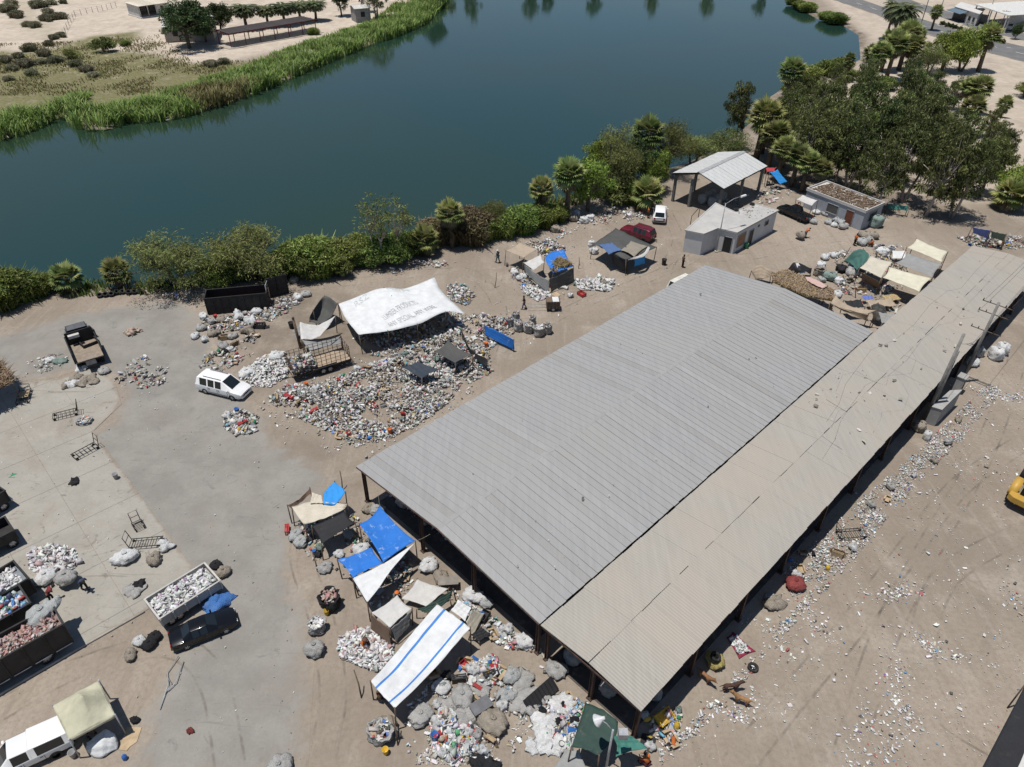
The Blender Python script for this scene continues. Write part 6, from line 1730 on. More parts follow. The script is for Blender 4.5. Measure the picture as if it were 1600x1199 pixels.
T('flat black sheet shading the pile in front of the cream stall', Q((487, 822.5, 1.7), (539, 799, 1.9), (555, 817, 1.8), (502, 851, 1.6)), C_BLACK, 0.08, 0.02)
T('large blue tarpaulin square with white scuffs in front of the shed', Q((593, 790, 2.6), (649, 846, 2.5), (599, 879, 2.3), (561, 819, 2.3)), C_BLUE, 0.28, 0.03, ropes=[((0, 0), (590, 765, 3.4)), ((0, 1), (672, 835, 3.2))])
T('smaller blue tarpaulin joined below the large scuffed one', Q((527, 875, 2.1), (581, 855, 2.3), (599, 880, 2.25), (551, 903, 2.05)), C_BLUE, 0.12, 0.06, [(0, 0), (1, 0)])
T('white triangular tarpaulin hem hanging below the blue squares', [[(551, 904, 2.0), (600, 880.5, 2.2), (649, 848, 2.45)], [(562, 922, 1.95), (592, 905, 2.05), (612, 890, 2.1)], [(574, 942, 1.9), (580, 934, 1.95), (590, 922, 1.95)]], C_WHITE, 0.05, 0.02, [(2, 0), (0, 0)])
t5 = tarp('small white roofed tent with brown cloth sides beside the foam pile', Q((580, 958, 1.9), (621, 930, 2.0), (644, 951, 1.9), (609, 982, 1.8)), C_OFFW, 0.12, 0.03, name='market_tent', cat='tent')
T('', Q((578, 958, 1.85), (609, 982, 1.78), (612, 1012, 0.15), (579, 984, 0.15)), C_BROWN, 0.0, 0.06, [], root=t5, part='side_curtain')
T('', Q((610, 983, 1.75), (644, 953, 1.85), (640, 978, 0.8), (618, 1004, 0.4)), C_GREY, 0.0, 0.06, [], root=t5, part='side_curtain')
T('low off white sheet spread between the tent and the shed', Q((627, 936, 0.7), (652, 905, 0.9), (701, 920, 0.8), (668, 949, 0.7)), C_OFFW, 0.1, 0.04)
T('dark green folded tarpaulin behind the striped one', [[(651, 953, 1.0), (678, 940, 1.3), (708, 921, 1.4)], [(668, 958, 0.9), (686, 950, 1.0), (703, 937, 1.0)]], C_DGREEN, 0.05, 0.08)
strip_net = [[(579, 1065, 2.2), (604, 1038, 2.0), (634, 1002, 1.95), (660, 970, 2.15), (683, 944, 2.5)],
             [(598, 1087, 2.2), (634, 1055, 1.95), (668, 1014, 1.95), (692, 985, 2.15), (710, 963, 2.5)],
             [(617, 1107, 2.2), (655, 1070, 2.0), (690, 1033, 2.0), (714, 1004, 2.2), (735, 981, 2.5)]]
def smi(v): return 0
st = tarp('long white tarpaulin with two blue stripes over the sorting place', [list(r) for r in zip(*strip_net)], C_WHITE, 0.0, 0.035, [(0, 0), (0, 2), (4, 0), (4, 2)], seed=0.4, sub=18, mats=[C_WHITE, C_STRIPE], colmi=lambda v: 1 if (0.20 < v < 0.26 or 0.74 < v < 0.80) else 0)
T('creased white cloth hung beside the striped tarpaulin', Q((704, 954, 1.4), (716, 936, 1.8), (737, 950, 1.6), (727, 971, 1.2)), C_WHITE, 0.1, 0.05, [(0, 1), (1, 1)])
T('sheer beige sheet sloping from the white cloth to the ground', Q((728, 972, 1.2), (737, 952, 1.5), (758, 958, 0.5), (738, 998, 0.3)), C_BEIGE, 0.05, 0.03, [(0, 1)])
T('black plastic sheet folded beside the beige sheet', Q((735, 992, 0.7), (752, 980, 0.8), (768, 990, 0.6), (748, 1004, 0.4)), C_BLACK, 0.05, 0.08)
T('dark green worn shade net on the lamp post at the shed corner', [[(915, 1098, 2.2), (940, 1108, 2.4), (966, 1128, 2.4)], [(905, 1130, 2.2), (930, 1140, 2.35), (962, 1150, 2.35)], [(893, 1167, 2.1), (915, 1172, 2.15), (936, 1181, 2.1)]], C_DGREEN, 0.1, 0.05, [(0, 0), (2, 0), (2, 2)])
T('teal green net tied beside the dark worn shade net', [[(958, 1152, 2.35), (970, 1148, 2.3), (981, 1147, 2.3)], [(964, 1166, 2.1), (982, 1162, 2.1), (998, 1158, 2.1)], [(962, 1183, 1.9), (985, 1174, 2.0), (1014, 1170, 2.0)]], C_GREEN, 0.05, 0.06, [(2, 2), (0, 2)])
T('grey blanket spread below the dark green net', Q((885, 1170, 0.8), (905, 1172, 0.9), (920, 1204, 0.6), (860, 1204, 0.5)), C_GREY, 0.05, 0.04)
# ---- stalls between the two sheds
for lab, net, mt, sg in (
    ('plain beige canvas roof joined to the green net', Q((1360, 400, 2.3), (1395, 409.7, 2.4), (1377, 435, 2.2), (1343, 419, 2.1)), C_BEIGE, 0.12),
    ('cream canvas roof with a torn hem beside the long shed', Q((1389, 417, 2.6), (1456, 435, 2.7), (1437, 456.5, 2.3), (1379, 434, 2.2)), cloth('cream_canvas', (0.56, 0.53, 0.41), (0.48, 0.44, 0.34), 0.25), 0.12),
    ('grey sheet roof between two cream canvases', Q((1418, 395.6, 2.5), (1473, 413, 2.6), (1457.5, 434, 2.5), (1398, 411, 2.4)), C_GREY, 0.18),
    ('cream canvas roof behind the grey sheet roof', Q((1432, 373, 2.5), (1481, 394, 2.6), (1472, 410, 2.5), (1417, 387, 2.4)), cloth('cream_canvas', (0.56, 0.53, 0.41)), 0.10)):
    T(lab, net, mt, sg, 0.03)
T('green shade net slung beside the beige canvas roof', [[(1318, 409, 0.7), (1334, 393, 2.1), (1349, 389, 2.3)], [(1330, 413, 0.9), (1344, 403, 1.7), (1358, 399, 2.2)], [(1339, 422, 1.3), (1346, 415, 1.6), (1353, 410, 2.0)]], cloth('worn_green_net', (0.05, 0.125, 0.105), (0.13, 0.17, 0.15), 0.6), 0.15, 0.10, [(0, 1), (0, 2)])
T('black and white cloth tented over a low frame', [[(1231, 421, 0.8), (1243, 410, 1.7), (1268, 420, 0.9)], [(1245, 429, 0.6), (1252, 424, 1.2), (1266, 428, 0.6)]], C_BLACK, 0.0, 0.06)
T('white cloth folded over the black tented one', Q((1243, 411, 1.76), (1247, 411, 1.74), (1259, 427, 0.85), (1249, 429, 0.8)), C_WHITE, 0.0, 0.03, [])
T('beige cloth tent at the far shed corner', [[(1174, 424, 1.2), (1188, 414, 2.0), (1209, 426, 1.4)], [(1180, 436, 0.5), (1192, 436, 0.8), (1204, 434, 0.8)]], C_TAN, 0.0, 0.07)
T('pale pink sheet draped over the straw roof', [[(1258, 433, 2.4), (1268, 434, 2.5), (1293, 447, 2.5)], [(1260, 438, 2.3), (1272, 445, 2.4), (1286, 451, 2.4)]], C_PINK, 0.0, 0.04)
T('sagging brown tarpaulin beside the grey shed end', [[(1306, 462, 2.5), (1322, 476, 2.0), (1345, 483, 1.9), (1369, 485, 2.2)], [(1297, 474, 2.2), (1318, 484, 1.8), (1338, 489, 1.7), (1358, 490, 1.9)]], C_TAN, 0.05, 0.04)
T('pale brown hem panel hanging below the sagging tarpaulin', Q((1299, 476, 2.0), (1357, 492, 1.8), (1358, 503, 0.9), (1330, 494, 1.3)), C_TAN, 0.05, 0.03, [(0, 0), (0, 1)])
T('grey torn tarpaulin wedged between the two sheds', Q((1372, 488, 2.0), (1399, 490, 2.2), (1392, 504, 1.8), (1378, 506, 1.4)), C_GREY, 0.1, 0.08)
sr = thing('straw_roof', 'straw covered stall roof along the grey shed end', 'stall', (*G(1255, 448).xy, 0))
srp = [G(*q, 2.1) - Vector((sr.location.x, sr.location.y, 0)) for q in ((1206, 428), (1228, 422), (1258, 434), (1302, 453), (1304, 470), (1262, 463), (1226, 448), (1208, 440))]
MB().prism(ccw([(p.x, p.y) for p in srp]), 1.95, 2.1).obj('roof_deck', STRAW, sr)
pp = sample_in([(p.x, p.y) for p in srp], 4200)
V, F, c = blade_patch(np.column_stack([pp, np.full(4200, 2.08)]), 0.2, 0.10, [(0.33, 0.25, 0.13), (0.25, 0.19, 0.11), (0.38, 0.31, 0.19), (0.2, 0.16, 0.1), (0.28, 0.25, 0.2)], rs, 2.4)
o = put('straw_cover', np_mesh('straw_cover', V, F, LEAF, c), sr); o['kind'] = 'stuff'
for q in srp[::2]: MB().tube([(q.x * .93, q.y * .93, 0), (q.x * .93, q.y * .93, 2.0)], 0.05, 6).obj('post', WOODPOLE, sr)
T('faded blue tarpaulin screen at the far end of the long shed', Q((1519, 355, 2.2), (1548, 360, 2.4), (1547, 375, 1.0), (1520, 364, 1.3)), C_VIOLET, 0.08, 0.05)
T('grey green tarpaulin screen beside the faded blue one', Q((1548, 361, 2.3), (1573, 366, 2.3), (1570, 378, 0.9), (1549, 371, 1.2)), cloth('grey_green', (0.12, 0.18, 0.15)), 0.08, 0.05)
T('red cloth scrap on the canopy stall under the palms', Q((1196, 262, 2.6), (1213, 262, 2.6), (1210, 268, 2.3), (1198, 269, 2.3)), C_RED, 0.02, 0.03)
T('bright blue tarpaulin strip sloping under the palms', Q((1203, 269, 2.5), (1215, 265, 2.6), (1231, 285, 1.0), (1219, 289, 0.9)), C_LBLUE, 0.05, 0.05)
T('white cloth canopy above the black pickup', Q((1244, 311.6, 2.4), (1254, 304.8, 2.5), (1278, 313, 2.4), (1269, 322, 2.2)), C_OFFW, 0.12, 0.04)
T('teal cloth hung in the shade beyond the plaster building', Q((1386, 318, 1.4), (1420, 322, 1.5), (1420, 330, 0.9), (1386, 326, 0.8)), C_GREEN, 0.05, 0.05)
aw = T('straw thatched awning over the stall at the concrete yard edge', Q((-40, 578, 2.2), (-2, 566, 2.3), (18, 596, 2.1), (-24, 618, 2.1)), STRAW, 0.05, 0.08)
pp = sample_in([(q.x - aw.location.x, q.y - aw.location.y) for q in (G(-40, 576, 2.2), G(-1, 564, 2.3), G(24, 596, 2.0), G(10, 606, 2.0), G(-26, 620, 2.1))], 1500)
V, F, c = blade_patch(np.column_stack([pp, np.full(1500, 2.05)]), 0.5, 0.12, [(0.30, 0.23, 0.13), (0.22, 0.17, 0.1), (0.36, 0.29, 0.18), (0.16, 0.12, 0.08)], np.random.default_rng(4), 2.2)
o = put('straw_cover', np_mesh('straw_cover', V, F, LEAF, c), aw); o['kind'] = 'stuff'
T('crimson blanket spread on the dirt beside the shed', Q((1135, 996, 0.05), (1145, 987, 0.06), (1181, 1018, 0.05), (1155, 1030, 0.06)), cloth('crimson', (0.22, 0.02, 0.05), (0.16, 0.02, 0.04), 0.3), 0.0, 0.02, [], cat='blanket', name='blanket')
T('large white cloth heap in the shade of the beige canopy', [[(136, 1162, 0.5), (150, 1150, 0.65), (165, 1140, 0.75), (180, 1148, 0.4)], [(135, 1172, 0.35), (152, 1163, 0.75), (168, 1157, 0.7), (184, 1160, 0.3)], [(146, 1184, 0.06), (160, 1184, 0.1), (172, 1176, 0.12), (184, 1170, 0.06)]], C_WHITE, 0.0, 0.06, [], cat='cloth', name='cloth_heap')
# ---- peaked beige canopy
cn = [[(82, 1103, 2.1), (117, 1083, 2.05), (154.5, 1064, 2.1)], [(94.5, 1129, 2.05), (127, 1088, 3.3), (167.5, 1091, 2.05)], [(108, 1156, 2.1), (144, 1137, 2.05), (180, 1117.5, 2.1)]]
cp_ = tarp('peaked beige pop up canopy beside the white pickup', cn, C_CANOPY, 0.0, 0.035, [(0, 0), (0, 2), (2, 0), (2, 2)], name='pop_up_canopy', cat='canopy', part='canopy_top', post_mat=GSTEEL, sub=12, seed=3.0, lin=True)
off = Vector((cp_.location.x, cp_.location.y, 0)); cs_ = [G(*cn[i][j]) - off for i, j in ((0, 0), (0, 2), (2, 2), (2, 0))]
for i in range(4):
    a, b = cs_[i], cs_[(i + 1) % 4]
    m = MB(); m.grid([[a.lerp(b, k / 8) for k in range(9)], [a.lerp(b, k / 8) - Vector((0, 0, 0.22 + 0.015 * math.sin(k * 2))) for k in range(9)]])
    o = m.obj('valance', C_CANOPY, cp_); o.modifiers.new('t', 'SOLIDIFY').thickness = 0.01
    MB().tube([a - Vector((0, 0, .1)), b - Vector((0, 0, .1))], 0.02, 5).obj('frame_bar', GSTEEL, cp_)
T('black shade net roof of a stall at the corner of the dirt yard', [[(1603, 1068, 2.6), (1640, 1062, 2.6), (1690, 1075, 2.6)], [(1566, 1139, 2.6), (1610, 1140, 2.65), (1660, 1150, 2.6)], [(1526, 1216, 2.6), (1580, 1230, 2.6), (1630, 1240, 2.6)]], C_BLACK, 0.0, 0.01, [(0, 0), (2, 0), (0, 2), (2, 2)])
T('pale plastic strip lying on the black shade net roof', Q((1603, 1170, 2.72), (1612, 1176, 2.72), (1600, 1210, 2.72), (1587, 1206, 2.72)), C_OFFW, 0.0, 0.01, [])
T('tan carpet spread over crates beside the sagging brown tarpaulin', Q((1352, 470, 0.8), (1395, 466, 0.9), (1402, 478, 0.7), (1360, 482, 0.7)), C_TAN, 0.05, 0.07, [])
T('dark net rag bundled on sticks where the two sheds meet', [[(1362, 478, 1.9), (1372, 474, 2.2), (1384, 480, 1.8)], [(1364, 500, 0.5), (1374, 502, 0.7), (1386, 500, 0.5)]], C_DGREY, 0.0, 0.12, [(0, 1), (0, 0)])
T('black sheet shading the gap along the grey shed end', Q((1318, 470, 1.7), (1345, 468, 1.7), (1352, 480, 1.6), (1326, 482, 1.6)), C_BLACK, 0.1, 0.06)
T('crumpled blue rag on the carpet between the sheds', Q((1346, 463, 0.7), (1362, 461, 0.75), (1366, 467, 0.6), (1350, 469, 0.6)), C_VIOLET, 0.0, 0.08, [])
T('straw coloured mat beside the crumpled blue rag', Q((1378, 462, 0.6), (1402, 458, 0.7), (1408, 468, 0.6), (1384, 472, 0.6)), STRAW, 0.0, 0.06, [])
T('white board leaning behind the grey sheet roof', Q((1394, 392, 1.2), (1416, 392, 1.2), (1416, 405, 0.8), (1394, 404, 0.8)), C_WHITE, 0.0, 0.01, [(0, 0), (0, 1)])
T('brown cloth curtain under the cream canvas hem', Q((1345, 425, 1.9), (1374, 440, 1.9), (1374, 452, 0.5), (1346, 438, 0.5)), C_BROWN, 0.0, 0.06, [])
# ================================================================== SACKS, CARTS, POLES, PEOPLE, RUBBISH
def sack_mat(name, col, dirt=0.45):
    t = NT('sack_' + name); v = t.obc()
    c = t.mix(t.ramp(t.noise(v, 2.0, 6, 0.7), 0.3, 0.7), sc(col, 0.82), sc(col, 1.1))
    c = t.mix(t.ramp(t.noise(v, 3.1, 7, 0.75, 0.9), 0.52, 0.68, 0, dirt), c, (0.22, 0.185, 0.145))
    c = t.mix(t.ramp(t.noise(v, 7.0, 5, 0.7, 1.5), 0.60, 0.68, 0, 0.4), c, sc(col, 0.5))
    t.base(c, 0.7, 0, 0.3)
    w = t.noise(v, 5.5, 5, 0.65, 2.2); rdg = t.math('ABSOLUTE', t.math('SUBTRACT', w, 0.5))
    t.bump(t.math('ADD', t.math('MULTIPLY', rdg, 1.6), t.noise(v, 16, 3, 0.6)), 0.9, 0.09)
    return t.mat
SK = dict(white=sack_mat('white', (0.66, 0.66, 0.65), 0.35), grey=sack_mat('grey', (0.40, 0.39, 0.37)), tan=sack_mat('tan', (0.33, 0.285, 0.23)), black=sack_mat('black', (0.02, 0.02, 0.022), 0.1),
          green=sack_mat('green', (0.22, 0.29, 0.26)), red=sack_mat('red', (0.28, 0.06, 0.055)), blue=sack_mat('blue', (0.06, 0.18, 0.46)), yellow=sack_mat('yellow', (0.42, 0.34, 0.12)), pale=sack_mat('pale', (0.42, 0.43, 0.42)))
def lump(seed, prof, n=26, rough=0.1, flat=True):
    """gathered, crumpled sack surface from a radius/height profile"""
    from mathutils import noise as mn
    R = random.Random(seed); ph = [R.uniform(0, 6.28) for _ in range(8)]
    fine = []
    for i in range(len(prof) - 1):
        k = 2 if abs(prof[i + 1][1] - prof[i][1]) + abs(prof[i + 1][0] - prof[i][0]) > 0.12 else 1
        for j in range(k): t_ = j / k; fine.append((prof[i][0] * (1 - t_) + prof[i + 1][0] * t_, prof[i][1] * (1 - t_) + prof[i + 1][1] * t_))
    fine.append(prof[-1])
    sx, sy = R.uniform(.85, 1.2), R.uniform(.85, 1.15)
    m = MB(); P = []
    zt = max(z for r, z in prof)
    for i, (r, z) in enumerate(fine):
        row = []
        for k in range(n + 1):
            a = 2 * math.pi * (k % n) / n
            f = 1 + rough * (0.8 * math.sin(2 * a + ph[0] + z * 2) + 0.6 * math.sin(3 * a + ph[1] - z * 3) + (0.25 + 0.6 * z / zt) * math.sin(9 * a + ph[2] + z * 2))
            q = Vector((math.cos(a), math.sin(a), z * 1.6)) * 2.4 + Vector((seed * 3.7, 0, 0))
            w = mn.noise(q) * 0.22 + mn.noise(q * 2.3) * 0.14 + mn.noise(q * 4.9) * 0.09
            f += w * (1.4 if rough > .15 else 1.0)
            dz = (rough * 0.5 * math.sin(2 * a + ph[4]) + w * 0.35) * (0 if i == 0 else 1) * min(1, r * 2 + .2)
            row.append((r * f * sx * math.cos(a), r * f * sy * math.sin(a), max(0.0, z + dz)))
        P.append(row)
    m.grid(P)
    return m
UPR = [(0.02, 0), (0.40, 0.0), (0.50, 0.10), (0.54, 0.35), (0.52, 0.65), (0.47, 0.88), (0.30, 1.0), (0.07, 1.03), (0.11, 1.12), (0.02, 1.10)]
RND = [(0.02, 0), (0.34, 0.0), (0.52, 0.15), (0.58, 0.38), (0.50, 0.62), (0.30, 0.76), (0.06, 0.78), (0.11, 0.86), (0.02, 0.84)]
OPN = [(0.02, 0), (0.42, 0.0), (0.52, 0.12), (0.53, 0.45), (0.50, 0.75), (0.55, 0.95), (0.52, 0.98), (0.44, 0.86), (0.40, 0.80)]
FLT = [(0.02, 0), (0.55, 0.0), (0.68, 0.06), (0.62, 0.18), (0.40, 0.28), (0.18, 0.30), (0.02, 0.26)]
_sk = {}
def sack_mesh(shape, v, mat):
    k = (shape, v, mat.name)
    if k not in _sk:
        prof = dict(up=UPR, round=RND, open=OPN, flat=FLT)[shape]
        _sk[k] = lump(v * 17 + len(shape), prof, 28, 0.10 if shape != 'flat' else 0.2).mesh('sack', mat)
    return _sk[k]
_fill = {}
def fill_mesh(pal, key):
    if key not in _fill:
        rs = np.random.default_rng(len(key) * 7); th = rs.uniform(0, 6.28, 60); q = np.sqrt(rs.random(60)) * 0.4
        _fill[key] = pieces_mesh('contents', np.column_stack([q * np.cos(th), q * np.sin(th), 0.76 + 0.12 * rs.random(60)]), 0.13, pal, rs)
    return _fill[key]
def sack(px, r, h, shape, col, label, group=None, fill=None, z=0.0, name='sack', cat='sack'):
    p = G(*px, z * 1.0) if not isinstance(px, Vector) else px
    r *= .80; h *= .85
    v = rnd.randrange(6); s = r / 0.54; hz = h / dict(up=1.1, round=0.9, open=0.97, flat=0.3)[shape]
    o = put(name, sack_mesh(shape, v, SK[col]), None, (p.x, p.y, z), rnd.uniform(0, 6.28), (s * rnd.uniform(.92, 1.08), s * rnd.uniform(.92, 1.08), hz))
    tag(o, label, cat, group)
    if fill: put('contents', fill_mesh(fill[1], fill[0]), o)
    return o
FW, FP, FM = ('white_fill', WHITE_P), ('pink_fill', PINK_P), ('mixed_fill', MIX_P)
# singles and small sets around the yard
sack((517, 945), .75, 1.25, 'open', 'black', 'tall black sack overflowing with pinkish scrap at the asphalt edge', fill=FP)
sack((496, 984), .72, .95, 'open', 'grey', 'open grey sack of pale scrap behind the knotted grey sack', fill=FW)
sack((493, 1018), .75, 1.1, 'round', 'grey', 'knotted round grey sack beside the open grey one')
sack((199, 875), .85, 1.0, 'round', 'white', 'bulging white sack with a green smear on the concrete')
sack((242, 878), .72, .9, 'round', 'tan', 'brown grey knotted sack beside the bulging white one')
sack((260, 855), .58, .5, 'flat', 'white', 'flat white sack by the long platform trolley')
sack((74, 907), .85, 1.0, 'round', 'white', 'white sack at the head of the white scrap pile')
sack((106, 908), .85, 1.1, 'round', 'grey', 'grey sack carried on the back of the bent worker', z=0.35)
sack((69, 962), 1.0, .95, 'round', 'pale', 'huge pale sack lying on the pinkish trailer load', z=2.0)
sack((219, 1004), .42, .55, 'round', 'white', 'small white sack beside the two black bags')
sack((235, 1010), .46, .7, 'round', 'black', 'glossy black bag beside the small white sack')
sack((243, 998), .44, .65, 'round', 'black', 'glossy black bag behind its twin near the trailer')
sack((205, 1026), .5, .55, 'round', 'tan', 'brown bundle in front of the black bags')
sack((211, 924), .7, .3, 'flat', 'grey', 'flat grey rags on the concrete beyond the trailer')
sack((219, 915), .4, .35, 'flat', 'black', 'black scrap beside the flat grey rags')
sack((341, 946), .8, .55, 'flat', 'blue', 'crumpled bright blue tarpaulin bundle beside the black sedan', name='tarpaulin_bundle', cat='bundle')
sack((350, 898), .6, .8, 'round', 'tan', 'tan sack at the trailer hitch end')
sack((338, 885), .42, .5, 'round', 'black', 'black bag behind the tan hitch sack')
sack((212, 1127), .3, .35, 'round', 'black', 'small black bag beside the beige canopy shadow')
sack((133, 660), .75, .4, 'open', 'grey', 'half open grey sack lying on the concrete seam', fill=FM)
sack((80, 564), .55, .45, 'round', 'white', 'white sack beside the pale green one', )
sack((93, 566), .6, .4, 'flat', 'green', 'pale green flat sack beside a white one')
sack((163, 582), .62, .6, 'round', 'grey', 'grey pillow shaped sack behind the dump truck')
for q in ((128, 578), (118, 592), (112, 602), (140, 592), (128, 600), (104, 604), (148, 598)): sack(q, rnd.uniform(.45, .65), .45, rnd.choice(['flat', 'round']), rnd.choice(['white', 'tan', 'white']), 'rumpled sack in the little heap behind the dump truck', 'sacks behind the dump truck')
sack((160, 545), .4, .4, 'flat', 'blue', 'small blue rag beside the slatted steel bin') if False else None
for q, c, l in (((117, 754), 'black', 'black crumpled bag on the bare concrete'), ((298, 1143), 'red', 'small orange red rag on the asphalt'), ((376, 660), 'white', 'white sack topping the round rubbish pile')):
    sack(q, .45 if c != 'red' else .2, .3, 'flat', c, l)
# beside the roll-off container
for k, (q, s, c) in enumerate((((319, 498), .65, 'white'), ((330, 505), .6, 'grey'), ((346, 502), .65, 'tan'), ((373, 497), .7, 'white'), ((392, 503), .6, 'white'), ((402, 490), .7, 'white'), ((315, 515), .65, 'grey'), ((332, 524), .65, 'tan'), ((305, 528), .6, 'white'), ((388, 520), .6, 'tan'), ((364, 528), .55, 'grey'), ((350, 542), .5, 'grey'), ((360, 548), .45, 'white'), ((466, 468), .7, 'white'), ((478, 462), .6, 'grey'), ((460, 440), .6, 'grey'))):
    sack(q, s, s * 1.2, rnd.choice(['round', 'round', 'flat', 'up']), c, f'{c} sack among the rubbish along the roll off container', 'sacks by the roll off container')
for q, s in (((386, 586), .95), ((430, 560), .9), ((438, 555), .6)): sack(q, s, s * .9, 'round', 'white', 'large white sack left of the stake trailer', 'white sacks by the stake trailer')
sack((427, 558), .5, .4, 'flat', 'yellow', 'yellow sheet scrap left of the stake trailer')
# row by the shed
for q, s, f in (((810, 516), .62, FM), ((826, 519), .65, FM), ((842, 524), .7, FW), ((855, 520), .62, FM), ((797, 510), .55, FM), ((806, 502), .55, FM), ((832, 508), .5, FM)): sack(q, s, 1.25, 'open', 'grey', 'tall open sack of bottles in the row beside the shed', 'open sacks in a row beside the shed', f)
# by the shacks and bank
for q, c, s in (((896, 345), 'tan', .8), ((912, 348), 'white', .8), ((922, 345), 'white', .7), ((868, 362), 'tan', .75), ((901, 338), 'white', .6)): sack(q, s, 1.1, 'up', c, f'{c} sack standing on the bank edge near the palms', 'sacks on the bank edge')
for q in ((924, 385), (928, 396)): sack(q, .6, 1.0, 'up', 'white', 'white sack stacked at the corner of the grey roofed shack', 'sacks at the grey roofed shack')
for q in ((804, 428), (818, 434), (812, 437)): sack(q, .6, .8, 'round', 'white', 'white sack left of the straw patched shack', 'sacks left of the straw patched shack')
# by the plaster building
for q, s in (((1291, 337), .8), ((1270, 349), .75), ((1293, 350), .65), ((1306, 347), .7), ((1314, 350), .7), ((1317, 357), .75), ((1303, 354), .6), ((1275, 334), .6)): sack(q, s, s * 1.2, 'round', rnd.choice(['white', 'pale', 'grey']), 'pale round sack in front of the plaster building', 'sacks in front of the plaster building')
sack((1366, 354), 1.15, 2.0, 'up', 'green', 'huge green and white bulk sack at the plaster building corner')
sack((1250, 371), .75, 1.1, 'round', 'tan', 'tan bundle carried by the worker in orange', z=0.3)
for q, c, s in (((1350, 371), 'tan', .85), ((1364, 372), 'tan', .8), ((1346, 382), 'blue', .9), ((1358, 380), 'grey', .7)): sack(q, s, 1.15, 'round', 'pale' if c == 'blue' else c, 'big sack in the knot where two workers in orange stand', 'sacks around the workers in orange')
for q, c, s in (((1288, 405), 'white', .75), ((1303, 402), 'white', .7), ((1282, 418), 'white', .75), ((1279, 430), 'tan', .8), ((1296, 437), 'green', .95), ((1310, 443), 'white', .75), ((1313, 424), 'black', .8), ((1330, 430), 'grey', .9), ((1306, 463), 'white', .7), ((1283, 440), 'grey', .55), ((1378, 398), 'white', .9), ((1376, 390), 'grey', .6), ((1392, 393), 'white', .6)): sack(q, s, s * 1.3, rnd.choice(['round', 'up', 'open']) if c != 'green' else 'round', c, f'{c if c != "green" else "grey green"} sack in the sorting place between straw roof and canvas roofs', 'sacks in the sorting place between the sheds')
# right side of the long shed
sack((1241, 917), .65, .95, 'round', 'red', 'round dark red sack beside the long shed')
sack((1117, 1036), .72, 0.9, 'round', 'yellow', 'yellow sack with a tyre on top beside the long shed')
for q in ((1553, 560), (1562, 552)): sack(q, .85, 1.6, 'up', 'white', 'tall white sack behind the utility poles', 'tall white sacks behind the poles')
sack((1519, 570), .85, 1.0, 'round', 'white', 'round white sack at the foot of the crossarm pole')
sack((1527, 556), .6, 1.4, 'up', 'pale', 'pale upright sack between pole and shed eave')
sack((1434, 672), .7, 1.2, 'up', 'tan', 'tan sack at the foot of the twin poles')
sack((1447, 686), .5, 1.1, 'up', 'white', 'slim white sack leaning beside the tan one')
sack((1208, 945), .7, .6, 'flat', 'tan', 'tan torn sack beside the long shed')
sack((1203, 935), .5, .5, 'round', 'pale', 'pale bundle behind the tan torn sack')
# sorting place before the shed
for q, c, s, sh_ in (((723, 1092), 'grey', .95, 'round'), ((706, 1106), 'grey', .7, 'flat'), ((658, 1122), 'grey', .8, 'up'), ((698, 1128), 'white', .75, 'open'), ((771, 1132), 'tan', 1.05, 'round'), ((596, 1150), 'grey', 1.0, 'open'), ((606, 1140), 'tan', .8, 'round'), ((727, 1118), 'grey', .8, 'flat'), ((752, 1075), 'grey', .7, 'flat'), ((691, 1075), 'white', .6, 'round'), ((813, 1062), 'grey', .8, 'flat'), ((869, 1050), 'grey', .8, 'round'), ((822, 1098), 'grey', .9, 'flat'), ((840, 1090), 'grey', .7, 'flat'), ((438, 1202), 'grey', .9, 'round'), ((790, 1090), 'pale', .6, 'round'), ((880, 1105), 'white', .8, 'flat'), ((853, 1140), 'white', .95, 'flat'), ((862, 1160), 'white', .9, 'flat'), ((838, 1165), 'white', .6, 'flat'), ((755, 1199), 'black', .8, 'flat')):
    sack(q, s, s * (1.0 if sh_ != 'flat' else .5), sh_, c, f'{c} {"spread" if sh_ == "flat" else "full"} sack in the sorting heaps before the shed front', 'sacks in the sorting heaps', FM if sh_ == 'open' else None)
for q, c, s in (((670, 887), 'white', .85), ((690, 905), 'tan', .7), ((608, 862), 'white', .7), ((565, 862), 'white', .75), ((545, 838), 'grey', .5), ((463, 838), 'pale', .6), ((470, 850), 'pale', .6), ((508, 890), 'grey', .6), ((530, 868), 'white', .5), ((590, 800), 'grey', .6), ((575, 798), 'tan', .55), ((740, 935), 'white', .8), ((760, 945), 'pale', .6), ((818, 1006), 'white', .7), ((800, 1060), 'pale', .7)): sack(q, s, s * 1.1, rnd.choice(['round', 'round', 'up']), c, f'{c} sack between the stalls and the shed posts', 'sacks between stalls and shed posts')
# sacks stored under the roofs
for (x, y, s) in [(2.2 + 1.6 * i, W1 - 2.6 - 1.4 * (i % 3), .75) for i in range(5)] + [(2.5 + 1.7 * (i % 4), 2 + 1.5 * i, .8) for i in range(9)]: sack(LW(x, y), s, 1.3, 'up', rnd.choice(['grey', 'pale', 'tan']), 'full sack stored in the shade under the grey shed', 'sacks under the grey shed')
for (x, y) in [(1.6 + .9 * (i % 3), -1.6 - 1.0 * i) for i in range(6)]: sack(LW(x, y), .7, 1.1, 'up', rnd.choice(['grey', 'black', 'tan']), 'full sack stored in the shade under the long shed', 'sacks under the long shed')
for i in range(6):
    q = sm_.matrix_world @ Vector((0, 0, 0)); q = Vector((RF.x, RF.y, 0)) + fx * (3 + 1.5 * (i % 3)) + fy * (dw * 0.35 + 1.6 * (i // 3)); sack(q, .75, 1.6, 'up', 'pale', 'pale sack stored under the pale canopy', 'sacks under the pale canopy')

